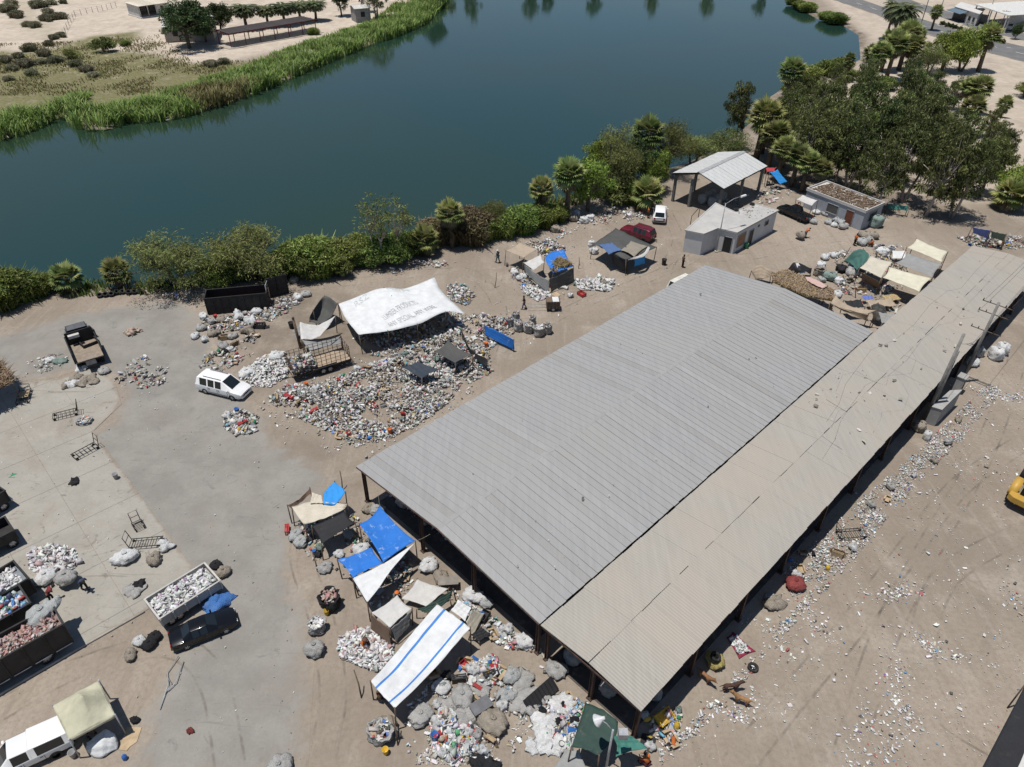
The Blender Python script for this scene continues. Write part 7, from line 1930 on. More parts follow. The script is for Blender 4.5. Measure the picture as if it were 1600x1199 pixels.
# ---- platform trolleys
TSTEEL = M('black_tube', (0.03, 0.03, 0.03), 0.5, 0.3, 3, dirt=0.15)
def trolley(label, a, b, L=1.9, Wd=0.85, handle=1.0, board=None):
    p = G(*a); d = G(*b) - p; r = thing('platform_trolley', label, 'trolley', (p.x, p.y, 0), math.atan2(d.y, d.x)); L = L or d.length
    for y in (0, Wd): MB().tube([(0, y, 0.28), (L, y, 0.28)], 0.035, 6).obj('side_bar', TSTEEL, r)
    for k in range(7): MB().tube([(L * k / 6, 0, 0.28), (L * k / 6, Wd, 0.28)], 0.025, 5).obj('cross_bar', TSTEEL, r)
    if handle: MB().tube([(L, 0.05, 0.28), (L + 0.18, 0.05, 0.28 + handle), (L + 0.18, Wd - 0.05, 0.28 + handle), (L, Wd - 0.05, 0.28)], 0.03, 6).obj('handle', TSTEEL, r); MB().tube([(L + .09, 0.05, 0.28 + handle * .5), (L + .09, Wd - .05, 0.28 + handle * .5)], 0.025, 5).obj('handle_bar', TSTEEL, r)
    w = MB().lathe([(0.02, -0.03), (0.12, -0.03), (0.12, 0.03), (0.02, 0.03)], 10, Matrix.Rotation(math.pi / 2, 4, 'X')).mesh('wheel', RUBBER)
    for x in (0.12, L - 0.12):
        for y in (0.06, Wd - 0.06): put('wheel', w, r, (x, y, 0.12)); MB().box((x, y, 0.2), (0.05, 0.05, 0.12)).obj('fork', TSTEEL, r)
    if board: MB().box((L * .6, Wd / 2, 0.33), (L * .5, Wd * .9, 0.04)).obj('board', board, r)
    return r
CARD = M('cardboard', (0.36, 0.27, 0.17), 0.9, 0.15, 2, dirt=0.2)
trolley('empty black platform trolley beside the half open sack', (84, 659), (120, 650), 2.0)
trolley('empty black platform trolley standing at the slab corner', (120, 721), (153, 703), 2.0)
trolley('long black platform trolley beside the flat white sack', (256, 842), (211, 846), 2.2)
trolley('small sack truck behind the long trolley', (228, 826), (215, 803), 0.9, 0.7, 0.9)
trolley('black platform trolley among litter beside the long shed', (1345, 829), (1306, 832), 2.1)
trolley('platform trolley with a cardboard load near the thatched awning', (45, 631), (52, 606), 2.0, 1.0, 0.5, CARD)
# broken tube frame
r = thing('broken_frame', 'bent tube frame lying on the dirt near the black sedan', 'frame', G(258, 1085))
for pts in ([(250, 1109), (263, 1068), (262, 1052), (279, 1025)], [(263, 1080), (275, 1066), (287, 1034)], [(258, 1085), (268, 1069), (260, 1055)]): MB().tube([G(*q, 0.08 + 0.1 * (i % 2)) - r.location for i, q in enumerate(pts)], 0.03, 5).obj('tube', GSTEEL, r)
# ---- tyres
TY = MB().lathe([(0.20, -0.1), (0.31, -0.11), (0.345, -0.07), (0.345, 0.07), (0.31, 0.11), (0.20, 0.1), (0.19, 0), (0.20, -0.1)], 20).mesh('tyre', RUBBER)
for k in range(8):
    q = G(157 + k * 9.0, 464.5 - k * 0.9 - (2 if k in (3, 4) else 0)); tag(put('tyre', TY, None, (q.x, q.y, 0.22 + .03 * (k % 2)), (0.35, 0, 0.3 + k * .2), (1, 1, 1.6)), 'old tyre lying in the row at the lake rim', 'tyre', 'row of tyres at the lake rim')
q = G(1176, 1045); tag(put('tyre', TY, None, (q.x, q.y, 0.12), 0, (1, 1, 1.1)), 'black tyre lying flat on the dirt beside the dogs', 'tyre')
q = G(1118, 1027, 0.9); tag(put('tyre', TY, None, (q.x, q.y, 0.95), (0.1, .1, 0), (0.95, 0.95, 1.1)), 'black tyre resting on the yellow sack', 'tyre')
for q_, k in (((1175, 320.5), 0), ((1150, 329.5), 1)): q = G(*q_, 3.0); tag(put('tyre', TY, None, (q.x, q.y, 3.13), 0.5, (1, 1, 1.2)), 'old tyre lying on the white block building roof', 'tyre', 'tyres on the block building roof')
# ---- poles
def upole(label, base, toppy, r0=0.17, arms=(), name='utility_pole', tp=None):
    b = G(*base); h = H_AT(base, toppy); o = thing(name, label, 'pole', (b.x, b.y, 0))
    MB().tube([(0, 0, -0.1), (0, 0, h)], [r0, r0 * 0.72], 9).obj('shaft', M('weathered_pole', (0.20, 0.19, 0.175), 0.9, 0.25, 3), o)
    for f, L in arms:
        m = Vector((U.y, -U.x, 0)) * L / 2; c = Vector((0, 0, h * f))
        MB().tube([c - m, c + m], 0.05, 4).obj('crossarm', WOODPOLE, o)
        for k in (-0.95, -0.5, 0.5, 0.95):
            MB().lathe([(0.02, 0), (0.05, 0.02), (0.03, 0.1), (0.055, 0.14), (0.02, 0.2)], 8).obj('insulator', DSTEEL, o, c + m * k + Vector((0, 0, 0.05)))
    return o, h
pl1, h1 = upole('grey utility pole with three crossarms beside the long shed', (1502, 597), 473, 0.17, [(0.97, 2.6), (0.86, 2.6), (0.66, 2.6)])
pl2, h2 = upole('bare grey pole leaning over the shed eave, taller of the twins', (1445, 656), 522, 0.18)
pl3, h3 = upole('shorter bare pole set against the taller twin', (1451, 650), 549, 0.16)
def cable(label, P, r=0.014):
    o = thing('cable', label, 'cable', (P[0][0], P[0][1], 0)); P = [Vector(p) for p in P]
    m = MB().tube([p - Vector((P[0].x, P[0].y, 0)) for p in P], r, 4, cap=False); m.obj('strand', M('dusty_cable', (0.07, 0.065, 0.06), 0.8), o); return o
def span(a, b, sag, n=12): return [a.lerp(b, k / n) - Vector((0, 0, sag * 4 * (k / n) * (1 - k / n))) for k in range(n + 1)]
b1 = pl1.location.copy()
for k, f in ((-1.1, .97), (1.1, .97), (-1.1, .86)):
    a_ = b1 + Vector((U.y, -U.x, 0)) * k + Vector((0, 0, h1 * f + .2)); cable('overhead wire running from the crossarm pole along the long shed', span(a_, a_ + U * 60 + Vector((0, 0, .5)), 1.2)) 
for o_ in list(COL.objects):
    if o_.name.startswith('cable'): o_['group'] = 'overhead wires along the long shed'
a_ = b1 + Vector((0, 0, h1 * .6)); cable('wire sagging from the crossarm pole to the taller twin pole', span(a_, pl2.location + Vector((0, 0, h2 * .9)), .4))
# cables lying on the dusty roof
def roofpt(x, y): return LW(x, y, EAVE + RISE2 * (1 - abs(y + .12 + W2 / 2) / (W2 / 2)) + 0.05)
def on_roof(px_list):
    out = []
    for q in px_list:
        w = G(*q, EAVE + 0.2) - D0; out.append(roofpt(w.dot(U), -w.dot(Vv)))
    return out
cable('long black cable lying along the dusty roof ridge', on_roof([(1590, 392), (1545, 432), (1500, 478), (1478, 505), (1457, 510), (1430, 532), (1405, 565), (1375, 590), (1340, 604), (1300, 660), (1290, 690), (1270, 720)]), 0.008)
cable('thin curling wire lying on the dusty roof near the grey seam', on_roof([(1285, 672), (1296, 645), (1318, 640), (1340, 655), (1362, 660), (1365, 645), (1400, 640), (1408, 618), (1398, 600)]), 0.006)
cable('second cable stretched across the dusty roof sheets', on_roof([(1420, 515), (1445, 530), (1478, 552), (1500, 548)]), 0.007)
cable('short stiff wire lying across the dusty roof', on_roof([(1270, 685), (1285, 695), (1302, 704)]), 0.016)
# lamp posts
def lamp(label, base, h, arm_px=None, arm=2.2, ang=0.4, head='street'):
    b = G(*base); o = thing('lamp_post', label, 'lamp', (b.x, b.y, 0))
    MB().tube([(0, 0, -0.1), (0, 0, h)], [0.09, 0.055], 8).obj('pole', GSTEEL, o); MB().box((0, 0, 0.08), (0.4, 0.4, 0.16)).obj('base', ROOFC, o)
    e = Vector((math.cos(ang) * arm, math.sin(ang) * arm, 0))
    MB().tube([(0, 0, h - 0.1), e * 0.5 + Vector((0, 0, h + 0.35)), e + Vector((0, 0, h + 0.45))], 0.035, 6).obj('arm', GSTEEL, o)
    if head == 'street': MB().box((0, 0, 0), (0.9, 0.3, 0.16), taper=0.8).obj('lamp_head', M('lamp_white', (0.6, 0.6, 0.6), 0.4), o, e + Vector((math.cos(ang) * .4, math.sin(ang) * .4, h + 0.45)), (0, -0.1, ang))
    else:
        MB().lathe([(0.08, 0.35), (0.12, 0.2), (0.34, -0.15), (0.36, -0.18), (0.3, -0.14), (0.08, 0.1)], 14, Matrix.Rotation(0.9, 4, 'Y')).obj('lamp_head', M('lamp_white', (0.6, 0.6, 0.6), 0.4), o, e + Vector((0, 0, h + 0.4)))
    return o
hl = H_AT((1119, 394), 318)
lamp('tall grey street lamp standing before the white block building', (1119, 394), hl, ang=0.5, arm=2.4)
h_l = 4.6
lamp('leaning lamp post with a bell shaped head over the green net', (946, 1206), h_l, ang=2.7, arm=0.8, head='bell')
MB().box((0, 0, 0), (0.5, 0.4, 0.5)).obj('ballast_box', GSTEEL, [o_ for o_ in COL.objects if o_.name.startswith('lamp_post')][-1], (0.6, .1, h_l - .6))
# far roadside poles
for lab, base, top in (('dark leaning utility pole on the near road verge', (1437, 44), -30), ('thin lamp pole across the road', (1541, 33), -6), ('dark utility pole beside the painted wall', (1562, 46), 16), ('short pole near the road palm', (1468, 20), -8)):
    upole(lab, base, top, 0.14, [(0.93, 2.0)] if 'utility' in lab else ())
# concrete blocks by the poles
CB = M('bare_concrete_block', (0.34, 0.335, 0.32), 0.92, 0.12, 1.0, dirt=0.25)
P = [G(1456, 636, 1.9), G(1472, 641, 1.9), G(1503, 610, 1.9), G(1484, 611, 1.9)]
r = thing('concrete_block', 'long concrete block beside the twin poles', 'block', (P[0].x, P[0].y, 0)); MB().prism(ccw([(p.x - P[0].x, p.y - P[0].y) for p in P]), -0.05, 1.9).obj('body', CB, r)
MB().prism(ccw([(p.x - P[0].x, p.y - P[0].y) for p in (P[0].lerp(P[2], -.01), P[1].lerp(P[3], -.01), P[2].lerp(P[0], -.01), P[3].lerp(P[1], -.01))]), 1.895, 1.96).obj('top_slab', CB, r)
p = G(1494, 612); r = thing('meter_cabinet', 'small concrete cabinet behind the long concrete block', 'cabinet', (p.x, p.y, 0), YAW); MB().box((0, 0, 0.9), (0.9, 0.7, 1.8)).obj('body', CB, r); MB().box((0, 0, 1.84), (1.0, 0.8, 0.08)).obj('top_slab', CB, r); MB().box((-0.1, -0.36, 1.0), (0.5, 0.04, 1.1)).obj('door', DSTEEL, r)

# stray sticks and posts
for lab, a, b, h in (('dark stick standing at the shed front corner', (535, 766), (531, 736), 1.7), ('leaning stick at the edge of the dirt before the striped tarp', (565, 1091), (553, 1047), 1.9), ('crooked stick at the asphalt edge by the open grey sack', (496, 893), (488, 864), 1.4), ('lone stick between the two shacks', (904, 420), (905, 402), 1.6), ('bent stick with a basket near the bank path', (773, 450), (776, 426), 1.8), ('stick leaning by the green net at the sorting place', (1318, 404), (1329, 386), 2.0), ('stick at the canvas roofs', (1337, 466), (1335, 440), 2.0), ('bare post leaning beside the grey blanket', (622, 1165), (612, 1118), 1.9)):
    p = G(*a); q = G(*b, h); r = thing('stick', lab, 'stick', (p.x, p.y, 0)); MB().tube([(0, 0, -0.05), ((q.x - p.x) * .5 + .05, (q.y - p.y) * .5, h * .5), (q.x - p.x, q.y - p.y, h)], [0.05, 0.045, 0.035], 6).obj('shaft', WOODPOLE, r)
T('black plastic sheet draped at the foot of the leaning bare post', Q((592, 1142, 0.5), (612, 1130, 1.0), (630, 1150, 0.3), (588, 1168, 0.05)), C_DGREY, 0.0, 0.06, [])
# cart pulled along the track
p = G(864, 484); r = thing('hand_cart', 'wooden box cart with a white lid beside the walking man', 'cart', (p.x, p.y, 0), 0.05)
open_box(r, 1.5, 1.1, 0.35, 1.2, M('old_wood', (0.13, 0.10, 0.075), dirt=0.2), WOODPOLE, th=0.05, ribs=4)
r.location.x -= .75; r.location.y -= .5
MB().box((1.0, 0.55, 1.26), (0.75, 1.05, 0.06)).obj('lid', C_WHITE, r); MB().box((0.36, 0.55, 1.26), (0.6, 1.05, 0.06)).obj('lid', C_BROWN, r)
for y in (-.05, 1.15): add_wheel(r, 0.75, y, 0.3, 0.1)
for y in (0.25, 0.85): MB().tube([(0, y, 0.45), (-2.2, y, 0.6)], 0.025, 5).obj('shaft', GSTEEL, r)

# ---- people
SKIN = M('skin', (0.24, 0.13, 0.085), 0.6, 0.08, 3); HAIR = M('dark_hair', (0.015, 0.012, 0.01), 0.7)
def skin_obj(name, verts, edges, radii, mat, parent, root=0, sub=1):
    me = bpy.data.meshes.new(name); me.from_pydata(verts, edges, []); me.materials.append(mat)
    o = put(name, me, parent); md = o.modifiers.new('skin', 'SKIN'); md.use_smooth_shade = True
    if not me.skin_vertices: return o
    for i, v in enumerate(me.skin_vertices[0].data):
        r = radii[i]; v.radius = r if hasattr(r, '__len__') else (r, r); v.use_root = (i == root)
    sb = o.modifiers.new('sub', 'SUBSURF'); sb.levels = sub; sb.render_levels = sub
    return o
def person(label, px, yaw, shirt, pants, pose='walk', hat=None, h=1.68):
    p = G(*px) if not isinstance(px, Vector) else px; r = thing('person', label, 'person', (p.x, p.y, p.z if isinstance(px, Vector) else 0), yaw); k = h / 1.7
    # joints: pelvis chest neck head, shoulders..hands, hips..feet (x forward)
    if pose == 'walk': J = dict(pel=(0, 0, .92), ch=(.03, 0, 1.28), nk=(.04, 0, 1.46), hd=(.07, 0, 1.60), top=(.06, 0, 1.70), el=((.0, .26, 1.12), (.06, -.26, 1.12)), ha=((.16, .27, .90), (.22, -.27, .94)), kn=((.16, .1, .50), (-.05, -.1, .50)), an=((.22, .1, .08), (-.26, -.1, .12)))
    elif pose == 'stand': J = dict(pel=(0, 0, .93), ch=(0, 0, 1.29), nk=(.01, 0, 1.47), hd=(.04, 0, 1.61), top=(.03, 0, 1.71), el=((-.03, .27, 1.12), (-.03, -.27, 1.12)), ha=((.1, .27, .90), (.12, -.25, .92)), kn=((.03, .11, .50), (.03, -.11, .50)), an=((.0, .13, .08), (.0, -.13, .08)))
    elif pose == 'bend': J = dict(pel=(0, 0, .88), ch=(.30, 0, 1.12), nk=(.45, 0, 1.20), hd=(.58, 0, 1.24), top=(.66, 0, 1.28), el=((.38, .27, 1.02), (.36, -.27, 1.02)), ha=((.25, .18, 1.12), (.25, -.18, 1.12)), kn=((.2, .11, .48), (.04, -.11, .48)), an=((.2, .12, .08), (-.2, -.12, .08)))
    else: J = dict(pel=(0, 0, .32), ch=(.12, 0, .66), nk=(.2, 0, .82), hd=(.27, 0, .95), top=(.28, 0, 1.05), el=((.3, .26, .55), (.3, -.26, .55)), ha=((.5, .12, .42), (.5, -.12, .42)), kn=((.42, .2, .48), (.42, -.2, .48)), an=((.3, .2, .07), (.3, -.2, .07)))
    V3 = lambda q: Vector(q) * k
    ch, nk, pel = V3(J['ch']), V3(J['nk']), V3(J['pel'])
    vs = [pel, (pel + ch) / 2, ch, nk, V3(J['hd']), V3(J['top'])]; ed = [(0, 1), (1, 2), (2, 3), (3, 4), (4, 5)]; ra = [.13, .125, .14, .055, .10, .07]
    vs.append(V3(J['hd']) + Vector((.10, 0, -.01)) * k); ed.append((4, 6)); ra.append(.022)         # nose
    sv, se, sr_ = [pel + Vector((0, 0, .06)), (pel + ch) / 2, ch, nk - Vector((0, 0, .06))], [(0, 1), (1, 2), (2, 3)], [(.155, .19), (.145, .18), (.15, .2), .08]
    tv, te, tr = [pel + Vector((0, 0, .05))], [], [(.14, .17)]
    for i, s in ((0, 1), (1, -1)):
        shd = ch + Vector((0, s * .19, .10)) * k; el, ha = V3(J['el'][i]), V3(J['ha'][i]); n = len(vs)
        vs += [shd, el, ha]; ed += [(2, n), (n, n + 1), (n + 1, n + 2)]; ra += [.06, .045, .032]
        d = (ha - el).normalized(); palm = ha + d * .07 * k; m = len(vs); vs.append(palm); ed.append((n + 2, m)); ra.append((.036, .02))
        sd = d.cross(Vector((0, 0, 1))); sd = sd.normalized() if sd.length > .1 else Vector((0, 1, 0))
        for f in range(4):
            q = palm + d * (.075 - .008 * abs(f - 1.3)) * k + sd * (f - 1.5) * .018 + Vector((.012, 0, 0)); vs.append(q); ed.append((m, len(vs) - 1)); ra.append(.009)
        vs.append(ha + d * .05 + sd * .05 + Vector((.02, 0, 0))); ed.append((n + 2, len(vs) - 1)); ra.append(.01)
        b = len(sv); sv += [shd, shd.lerp(el, .75)]; se += [(2, b), (b, b + 1)]; sr_ += [.085, .066]
        hip = pel + Vector((0, s * .09, -.04)) * k; kn, an = V3(J['kn'][i]), V3(J['an'][i]); n = len(vs)
        vs += [hip, kn, an, an + Vector((.16, 0, -.04)) * k]; ed += [(0, n), (n, n + 1), (n + 1, n + 2), (n + 2, n + 3)]; ra += [.085, .06, .045, .04]
        b = len(tv); tv += [hip, kn, kn.lerp(an, .88)]; te += [(0, b), (b, b + 1), (b + 1, b + 2)]; tr += [.105, .082, .07]
        MB().box(an + Vector((.06, 0, -.035)) * k, (.27 * k, .095, .085)).obj('shoe', BLACKP, r)
    skin_obj('body', vs, ed, ra, SKIN, r); skin_obj('shirt', sv, se, sr_, shirt, r); skin_obj('trousers', tv, te, tr, pants, r)
    hd = V3(J['hd'])
    MB().lathe([(0.0, .12), (.07, .105), (.108, .05), (.112, -.01), (.10, -.05), (.05, -.02)], 10).obj('hair', HAIR, r, hd + Vector((-.015, 0, .03)))
    if hat: MB().lathe([(0.0, .15), (.09, .14), (.125, .06), (.19, .045), (.12, .035)], 12).obj('cap', hat, r, hd + Vector((0, 0, .03)))
    return r
ORANGE = M('orange_vest', (0.55, 0.14, 0.03), 0.8); DKB = M('dark_blue_cloth', (0.03, 0.045, 0.08), 0.9); TEAL = M('teal_cloth', (0.06, 0.13, 0.16), 0.9); BLK = M('black_cloth', (0.02, 0.02, 0.022), 0.9); MAR = M('dark_red_cloth', (0.14, 0.025, 0.03), 0.9); JEAN = M('blue_jeans', (0.06, 0.09, 0.16), 0.9); GRYC = M('grey_cloth', (0.16, 0.16, 0.16), 0.9); CAPW = M('pale_cap', (0.5, 0.48, 0.44), 0.9); BRN = M('brown_shirt', (0.12, 0.06, 0.04), 0.9)
person('person in teal clothes and pale cap walking by the patched shack', (778, 411), 2.4, TEAL, TEAL, 'walk', CAPW, 1.72)
person('person in dark shirt and jeans pulling the wooden cart', (819, 483), 3.2, BLK, JEAN, 'walk')
person('person in brown and black walking past the grey shed corner', (1066, 418), 0.3, BRN, BLK, 'stand')
person('person in an orange vest bent under a tan bundle', (1257, 372), 0.4, ORANGE, DKB, 'bend')
person('person in an orange vest standing at the sack knot', (1334, 384), 0.2, ORANGE, BLK, 'stand')
person('person in orange crouched behind the sack knot', (1362, 386), 2.6, ORANGE, BRN, 'sit')
person('person in orange brown standing beside the white estate car', (1012, 341), 0.0, ORANGE, BRN, 'stand')
person('person in dark clothes bent under a grey sack', (133, 921), -0.6, DKB, BLK, 'bend')
person('person in a dark red shirt standing between the trailers', (80, 941), 0.8, MAR, BLK, 'bend')
person('person in orange sitting in the white foam pile', (568, 1010), -0.6, ORANGE, BRN, 'sit', BRN)
person('person in grey with an orange cap under the blue tarpaulin', (619, 936), -0.9, GRYC, BLK, 'sit', ORANGE)
person('person crouched under the near end of the striped tarpaulin', (594, 1096), 1.2, BRN, BLK, 'sit', CAPW)
person('person in pink sitting under the white cloth canopy', (1243, 327), 0.0, M('pink_shirt', (0.4, 0.12, 0.14)), BLK, 'sit')
person('person in dark orange crouched under the teal net', (1010, 1196), 2.2, ORANGE, MAR, 'sit')
person('person in dark red sitting behind the beige canopy corner', (137, 1146), -0.4, BRN, BLK, 'sit')
# ---- dogs
def dog(label, px, yaw, col, s=1.0):
    p = G(*px); r = thing('dog', label, 'dog', (p.x, p.y, 0), yaw); m = M('fur_' + label[:9], col, 0.9, 0.25, 5)
    vs = [(-.32, 0, .46), (-.05, 0, .44), (.22, 0, .47), (.36, 0, .60), (.48, 0, .66), (.62, 0, .62)]; ed = [(0, 1), (1, 2), (2, 3), (3, 4), (4, 5)]; ra = [.10, .105, .13, .075, .075, .035]
    for x, kn in ((.2, .02), (-.3, -.06)):
        for y in (.08, -.08):
            n = len(vs); hind = x < 0
            vs += [(x, y, .36), (x + (.07 if hind else .0), y, .24), (x + (-.07 if hind else -.02), y, .14), (x + (-.03 if hind else .0), y, .03), (x + .05, y, .02)]
            ed += [(0 if hind else 2, n), (n, n + 1), (n + 1, n + 2), (n + 2, n + 3), (n + 3, n + 4)]; ra += [.07, .045, .028, .024, .026]
    n = len(vs); vs += [(-.45, 0, .50), (-.62, 0, .42)]; ed += [(0, n), (n, n + 1)]; ra += [.03, .015]
    for y in (.05, -.05): vs.append((.45, y * 1.5, .77)); ed.append((4, len(vs) - 1)); ra.append(.022)
    skin_obj('body', [Vector(v) * s for v in vs], ed, [q * s for q in ra], m, r, 1)
    MB().box((.655 * s, 0, .62 * s), (.03, .035, .03)).obj('nose', BLACKP, r)
    return r
dog('brown short haired dog walking near the yellow sack', (1101, 1064), -0.9, (0.20, 0.10, 0.05), 1.25)
dog('dark brown dog standing beside the litter line', (1141, 1079), 0.1, (0.075, 0.04, 0.028), 1.3)
dog('tan brown dog walking beside the dark one', (1156, 1099), 2.75, (0.24, 0.13, 0.06), 1.3)

# ---- buckets, crates, cartons and other middling things
PL = {c: M('plastic_' + c, v, 0.45, 0.08, 2, dirt=0.2) for c, v in dict(yellow=(0.5, 0.33, 0.04), white=(0.55, 0.55, 0.54), blue=(0.04, 0.14, 0.40), green=(0.05, 0.24, 0.12), red=(0.36, 0.04, 0.04), black=(0.025, 0.025, 0.027), grey=(0.28, 0.28, 0.28), orange=(0.5, 0.14, 0.04), pink=(0.45, 0.18, 0.22)).items()}
BK = MB().lathe([(0.12, 0), (0.15, 0.36), (0.165, 0.37), (0.165, 0.39), (0.14, 0.38), (0.115, 0.03), (0.02, 0.03)], 14)
JG = MB().lathe([(0.1, 0), (0.12, 0.02), (0.12, 0.24), (0.07, 0.32), (0.04, 0.34), (0.04, 0.38), (0.01, 0.38)], 12)
def carton_mb(seed):
    R = random.Random(seed); m = MB(); a, b, h = .28, .2, .24
    for x0, y0, x1, y1 in ((-a, -b, a, -b), (a, -b, a, b), (a, b, -a, b), (-a, b, -a, -b)):
        j = R.uniform(-.05, .05); m.add([(x0, y0, 0), (x1, y1, 0), (x1 + j, y1, h), (x0 + j, y0, h)], [(0, 1, 2, 3), (3, 2, 1, 0)])
        nx_, ny_ = (y1 - y0), -(x1 - x0); L = math.hypot(nx_, ny_); e = R.uniform(.08, .18); m.add([(x0 + j, y0, h), (x1 + j, y1, h), (x1 + j + nx_ / L * e, y1 + ny_ / L * e, h - .04), (x0 + j + nx_ / L * e, y0 + ny_ / L * e, h - R.uniform(0, .1))], [(0, 1, 2, 3), (3, 2, 1, 0)])
    m.add([(-a, -b, 0.005), (a, -b, .005), (a, b, .005), (-a, b, .005)], [(0, 1, 2, 3)]); return m
def crate_mb():
    m = MB(); a, b, h = .3, .2, .26
    for z in (.04, .13, .22):
        for y in (-b, b): m.box((0, y, z), (2 * a, .02, .06))
        for x in (-a, a): m.box((x, 0, z), (.02, 2 * b, .06))
    for x in (-a, a):
        for y in (-b, b): m.box((x, y, h / 2), (.045, .045, h))
    m.box((0, 0, .015), (2 * a, 2 * b, .02)); return m
def sheet_mb(seed):
    g = [[((j - 2) * .14, (i - 1.5) * .16, .015 + .05 * random.Random(seed * 31 + i * 7 + j).random()) for j in range(5)] for i in range(4)]; return MB().grid(g)
_mid = {}
def mid_mesh(kind, col):
    k = (kind, col)
    if k not in _mid:
        mb = dict(bucket=lambda: BK, jug=lambda: JG, carton=lambda: carton_mb(len(col)), crate=crate_mb, cardboard_sheet=lambda: sheet_mb(3), plastic_sheet=lambda: sheet_mb(5), small_bag=lambda: lump(9 + len(col), RND, 16, .16))[kind]()
        mt = CARD if kind in ('carton', 'cardboard_sheet') else SK.get(col, PL.get(col)) if kind == 'small_bag' else PL[col]
        _mid[k] = mb.mesh(kind, mt)
    return _mid[k]
MIDS = [('bucket', 'white'), ('bucket', 'black'), ('bucket', 'blue'), ('jug', 'white'), ('jug', 'blue'), ('jug', 'green'), ('carton', 'brown'), ('carton', 'brown'), ('crate', 'black'), ('crate', 'grey'), ('cardboard_sheet', 'brown'), ('plastic_sheet', 'white'), ('plastic_sheet', 'grey'), ('small_bag', 'white'), ('small_bag', 'white'), ('small_bag', 'black'), ('small_bag', 'grey'), ('small_bag', 'tan'), ('small_bag', 'grey'), ('bucket', 'orange'), ('jug', 'yellow'), ('small_bag', 'green'), ('small_bag', 'white'), ('plastic_sheet', 'white'), ('plastic_sheet', 'black'), ('carton', 'brown'), ('crate', 'red'), ('bucket', 'red')]
def mids(poly, n, where, z=0.0, sc_=1.0):
    P = sample_in([(p.x, p.y) for p in GA(poly)], n)
    for i in range(n):
        kd, c = rnd.choice(MIDS); s = rnd.uniform(.8, 1.5) * sc_ * (.42 if kd == 'small_bag' else 1.0)
        tip = kd in ('bucket', 'jug', 'carton', 'crate') and rnd.random() < .5
        o = put(kd, mid_mesh(kd, c), None, (P[i][0], P[i][1], z + rnd.uniform(0, .12) + (.12 * s if tip else 0)), (math.pi / 2 if tip else rnd.uniform(-.15, .15), rnd.uniform(-.15, .15), rnd.uniform(0, 6.28)), s)
        lab = {'brown': ''}.get(c, c + ' ')
        tag(o, f'{lab}{kd.replace("_", " ")} lying in the {where}', kd.split('_')[-1], f'{lab}{kd.replace("_", " ")}s in the {where}')
FIELD = [(420, 622), (448, 602), (500, 604), (556, 578), (600, 562), (640, 556), (700, 566), (722, 600), (704, 628), (655, 664), (600, 690), (552, 700), (520, 676), (470, 656), (432, 642)]
FRONT = [(575, 556), (622, 540), (690, 520), (742, 492), (800, 500), (806, 520), (764, 548), (770, 582), (724, 604), (640, 562)]
mids(FIELD, 70, 'wide rubbish field')
mids(FRONT, 34, 'rubbish before the lettered tarpaulin')
mids([(318, 498), (420, 482), (442, 465), (470, 470), (440, 490), (400, 528), (345, 560), (312, 575), (318, 530)], 20, 'rubbish along the roll off container')
mids([(640, 1055), (760, 1030), (800, 1110), (760, 1175), (690, 1190), (670, 1130)], 46, 'sorting heaps before the striped tarpaulin')
mids([(845, 1100), (905, 1090), (920, 1120), (900, 1165), (850, 1170)], 16, 'bottle heap beside the dark green net')
mids([(735, 1040), (770, 1030), (790, 1055), (760, 1075)], 10, 'coloured heap at the tarpaulin edge')
mids([(450, 825), (500, 850), (530, 880), (560, 880), (640, 900), (620, 960), (560, 900), (470, 860)], 16, 'clutter under the front stalls')
mids([(745, 955), (800, 985), (820, 1015), (780, 1010), (745, 985)], 10, 'spill at the shed foot')
mids([(980, 1115), (1060, 1110), (1060, 1160), (1010, 1180)], 12, 'litter at the long shed corner')
mids([(1300, 395), (1400, 385), (1410, 470), (1340, 475), (1300, 430)], 26, 'sorting place between the sheds')
mids([(800, 420), (860, 445), (955, 435), (960, 455), (860, 470), (810, 445)], 16, 'litter around the patched shack')
mids([(1230, 880), (1340, 800), (1450, 700), (1500, 650), (1530, 640), (1440, 760), (1350, 860), (1250, 930)], 18, 'litter line beside the long shed')
mids([(900, 335), (1000, 320), (1040, 360), (980, 350)], 6, 'litter on the bank by the palms')
mids([(352, 650), (376, 641), (402, 652), (398, 674), (370, 680)], 8, 'round rubbish pile on the asphalt')
mids([(1500, 368), (1600, 372), (1600, 388), (1510, 384)], 8, 'junk behind the far end of the long shed')
def one(kind, col, px, label, s=1.0, rot=(0, 0, 0), z=0.0, cat=None):
    p = G(*px); return tag(put(kind, mid_mesh(kind, col), None, (p.x, p.y, z), rot, s), label, cat or kind.split('_')[-1])
one('bucket', 'yellow', (511, 960), 'yellow bucket beside the tall black sack', 1.2)
one('bucket', 'yellow', (603, 1177), 'yellow bucket beside the black plastic sheet', 1.2)
one('bucket', 'grey', (182, 748), 'blue grey bucket alone on the concrete', 1.4)
one('crate', 'yellow', (1035, 1122), 'large yellow crate at the long shed corner', 1.7, (0.5, 0, .6), .1)
one('bucket', 'white', (104, 1158), 'red and white drinks cooler behind the white pickup', 2.0)
one('bucket', 'grey', (116, 1182), 'grey pail in the shade beside the white pickup', 1.3)
one('jug', 'blue', (196, 1186), 'pale blue jug on the asphalt below the cardboard', 1.2)
one('plastic_sheet', 'green', (21, 744), 'green wrapper alone on the concrete', 1.0)
one('crate', 'black', (406, 512), 'black box standing alone beside the roll off container sacks', 1.8)
one('bucket', 'black', (456, 513), 'black drum beside the torn white sheet', 1.9)
one('bucket', 'black', (1037, 414), 'black drum beside the grey roofed shack', 2.0)
one('bucket', 'green', (1165, 388), 'dark bin at the white block building wall', 1.8)
